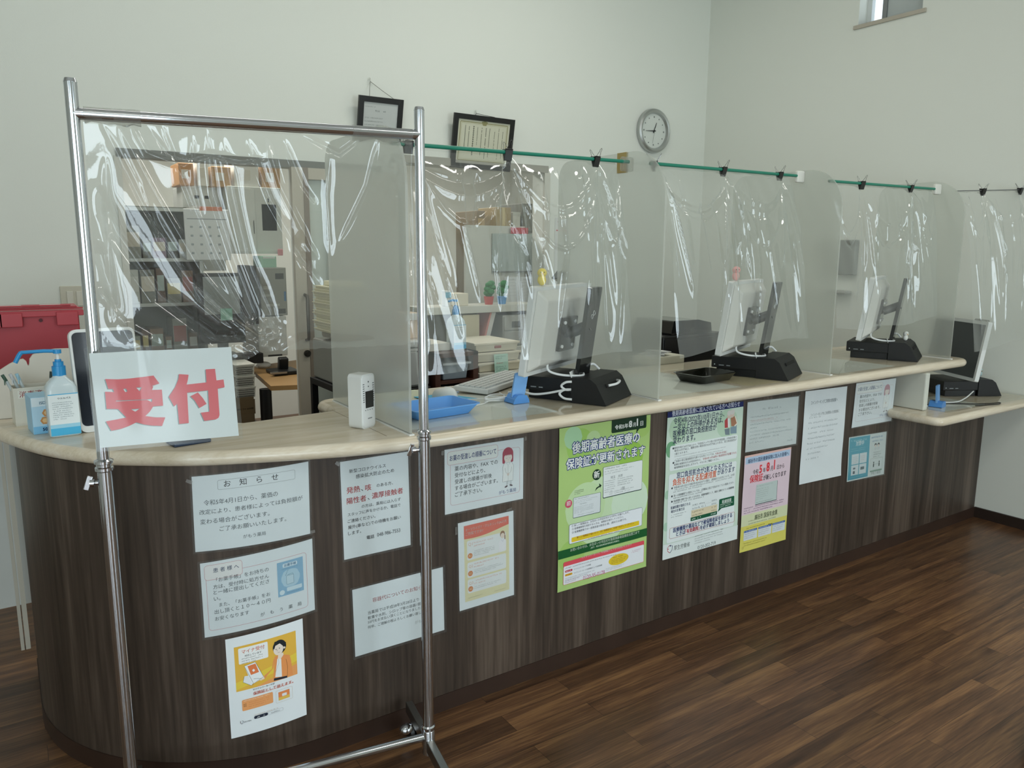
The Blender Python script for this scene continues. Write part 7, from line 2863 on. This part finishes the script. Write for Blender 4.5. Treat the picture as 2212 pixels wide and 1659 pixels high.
dbox('computer_tower', 'tall black computer tower behind the office monitor', 'computer', 538, 574, 560, 702, 5.1, 0.3, '171817', None, [('drive', .1, .9, .8, .86, '2c2d2c')])
dbox('black_bag', 'black bag hanging under the vinyl hem beside the white baskets', 'bag', 516, 764, 570, 786, 5.02, 0.1, '0f0f10', None, [('yellow_strip', -.12, .0, .1, .8, 'c9b234')])
# desk with a tan top
tz_ = 0.70
da, dbn = onz(538, 793, tz_), onz(622, 836, tz_)
dt = thing('tan_desk', 'small desk with a tan wooden top and black leg in the dispensary', 'desk', (0, 0, 0))
TAN = mat('tan_wood', 'b08a58', 0.5)
P_ = [tuple(onz(x, y, tz_)[:2]) for x, y in ((537, 792), (585, 834), (680, 830), (660, 775))]
mb = MB()
mb.prism(P_, (0, 0, tz_ - .028), (1, 0, 0), (0, 1, 0), (0, 0, 0.028), TAN)
mb.build('top', dt, bevel=0.004)
cx_ = onz(604, 850, tz_)
lx_, ly_ = cx_[0] + .02, cx_[1] + 0.35
mb = MB()
mb.cyl((lx_, ly_, 0.2), (lx_, ly_, tz_ - .028), 0.035, BLACK, n=16)
for a_ in range(4):
    mb.tube([(lx_, ly_, 0.32), (lx_ + .09 * math.cos(a_ * 1.57 + .5), ly_ + .09 * math.sin(a_ * 1.57 + .5), 0.18), (lx_ + .12 * math.cos(a_ * 1.57 + .5), ly_ + .12 * math.sin(a_ * 1.57 + .5), 0.016)], 0.016, BLACK, 8)
mb.build('leg', dt)
q = onz(559, 793, tz_)
mo2 = MB()
mo2.ball((0, 0, 0.018), (0.05, 0.035, 0.024), WHITE, 12)
mo2.tube(crspline([(-.04, -.01, .01), (-0.10, -.03, 0.006), (-0.135, -0.05, -0.12), (-0.12, -0.05, -0.3), (-0.08, -0.06, -.36)], 6), 0.004, WHITE, 6)
_tag(mo2.build('desk_mouse', None, loc=(q[0] + .02, q[1] - .05, tz_ + .001)), 'white mouse with dangling cord on the tan desk', 'mouse')
q = onz(612, 806, tz_)
ph = thing('desk_phone', 'black desk device with upright cradle on the tan desk', 'phone', (q[0], q[1], tz_ + .001))
MB().box((0, 0, 0.012), (0.17, 0.2, 0.024), BLACK).build('base', ph, bevel=0.006)
MB().box((0.01, 0.03, 0.055), (0.06, 0.05, 0.09), BLACK, rx=0.2).build('cradle', ph, bevel=0.008)
MB().box((-0.06, -0.1, 0.02), (0.10, 0.03, 0.012), mat('chrome_bit', '9a9ca0', 0.2, 0.9)).build('clip', ph)
# perforated white baskets, three high, on a cardboard carton
YBK = 4.62
zb0 = ony(545, 914, YBK)[2]
crt = pbox('cardboard_carton', 'brown cardboard carton printed BAG F-4 6000枚 beneath the white baskets', 'carton', 508, 858, 552, 925, YBK, 0.22, mat('carton_kraft', '6f5f46', 0.7), zb=0.0, bevel=0.003)
cw_ = ony(552, 880, YBK)[0] - ony(508, 880, YBK)[0]
ctop = ony(550, 858, YBK)[2]
cs2 = Sheet(cw_ * 1000, 90)
cs2.text('BAG  F-4  6000枚', (12, 60), (cw_ * 1000 - 10, 60), '2b231a', bold=0.02)
tt_ = crt
cs2.build('print', tt_, lambda u, v, l: (u / 1000 - cw_ / 2, -0.0008 - l / 1000, ctop - v / 1000 - .01), '6f5f46')
bh = (ony(545, 786, YBK)[2] - ctop) / 3
for k in range(3):
    t = thing('perforated_basket', ('lowest', 'middle', 'topmost')[k] + ' white perforated basket stacked on the cardboard carton', 'basket', ((ony(508, 820, YBK)[0] + ony(552, 820, YBK)[0]) / 2, YBK, ctop + k * bh + .001), 0, 'white perforated baskets')
    mb = MB()
    mb.box((0, 0.11, bh * .46), (cw_ * .92, 0.20, bh * .92), mat('basket_white', 'd2d2c8', 0.5), top=(cw_ * .97, 0.215))
    mb.build('basket_body', t)
    mb = MB()
    mb.box((0, 0.11, bh * .93), (cw_, 0.23, bh * .10), mat('basket_white', 'd2d2c8', 0.5))
    mb.build('rim', t)
    mb = MB()
    for i in range(14):
        for j in range(4):
            mb.box((-cw_ * .42 + cw_ * .84 * (i + .5 * (j % 2)) / 14, 0.004, bh * (.16 + .18 * j)), (cw_ * .030, 0.006, bh * .085), mat('hole_dark', '4f4d46', 0.8))
    mb.build('holes', t)
# second opening: medicine racks, brown cupboard, grey board
shelf_unit('medicine_rack', 'tall rack of dark drug drawers inside the second opening, behind the rack pole', 2.10, 2.42, 5.0, 0.35, [0.15, 0.5, 0.85, 1.2, 1.55, 1.9], mat('rack_grey', '7f8880', 0.5))
DRK = ['4f564f', '5a625b', '444a45', '66706a']
for j, (z, nm) in enumerate(((0.85, 'third'), (1.2, 'fourth'), (1.55, 'fifth'))):
    for i in range(3):
        for k in range(2):
            c_ = DRK[(i + j + k) % 4]
            t = thing('drug_drawer', '%s drug drawer, %s across on the %s board of the dark rack' % ('lower' if k == 0 else 'upper', ('first', 'second', 'third')[i], nm), 'drawer', (2.165 + .095 * i, 5.0, z + .002 + .155 * k), 0, 'drug drawers in the dark rack')
            MB().span((-0.044, 0.0, 0), (0.044, 0.3, 0.148), mat('drug_' + c_, c_, 0.5)).build('drawer_box', t)
            MB().span((-0.02, -0.008, 0.05), (0.02, 0, 0.075), mat('pull_pale', 'b0b5ae', 0.5)).build('handle', t)
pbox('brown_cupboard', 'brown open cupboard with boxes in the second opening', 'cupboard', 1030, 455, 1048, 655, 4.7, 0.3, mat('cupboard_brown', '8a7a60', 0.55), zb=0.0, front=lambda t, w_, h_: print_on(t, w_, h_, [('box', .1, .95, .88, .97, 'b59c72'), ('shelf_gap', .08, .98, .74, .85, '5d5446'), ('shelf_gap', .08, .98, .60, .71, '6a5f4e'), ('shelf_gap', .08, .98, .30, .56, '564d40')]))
dbox('grey_board', 'pale grey board with a red strip above it in the second opening', 'board', 1064, 505, 1158, 588, 4.41, 0.013, 'a3ada8', None, [('red_strip', .40, .80, 1.0, 1.16, 'b04048'), ('edge', 0.0, 1.0, 0.0, .03, '6d716c'), ('edge', .97, 1.0, .0, 1.0, '6d716c')])
pbox('steel_cupboard', 'grey steel cupboard behind the pale partition board of the second opening', 'cupboard', 1070, 503, 1166, 600, 4.62, 0.35, mat('steel_cupboard', '8f918a', 0.5), zb=0.0, front=lambda t, w_, h_: [panel(t, 'door', -w_ * .48 + i * w_ * .48, i * w_ * .48 - .004 + .004, .05, h_ - .03, mat('steel_door', '989a93', 0.5)) for i in range(2)])
dbox('tan_carton', 'tan carton topping the grey steel cupboard in the second opening', 'carton', 1072, 448, 1104, 502.6, 4.66, 0.25, 'a8946c', None, [('tape', .4, .6, .0, 1.0, 'c9b98e')])
dbox('white_jar', 'white jar between two cartons on the grey steel cupboard', 'jar', 1108, 458, 1124, 502.6, 4.66, 0.08, 'd3d4cc', None, [('lid', .0, 1.0, .82, 1.0, 'c2c4bd')])
dbox('grey_carton', 'dark grey carton on the grey steel cupboard at the far jamb', 'carton', 1128, 440, 1162, 502.6, 4.66, 0.3, '6f7068', None, [('door', .06, .94, .06, .94, '7a7b73')])
dbox('green_storage_box', 'white and green storage box seen in the slit of the sliding door', 'box', 690, 500, 740, 560, 5.4, 0.3, 'b9c8b6', None, [('green_band', .0, 1.0, .55, .85, '6f9a5a'), ('green_band', .0, 1.0, .1, .3, '7fa56a')])
dbox('slit_cabinet', 'pale cabinet seen through the slit of the sliding door', 'cabinet', 684, 560, 750, 720, 5.35, 0.35, '9aa39a', None, [('door', .05, .95, .05, .95, 'a5ada5')])
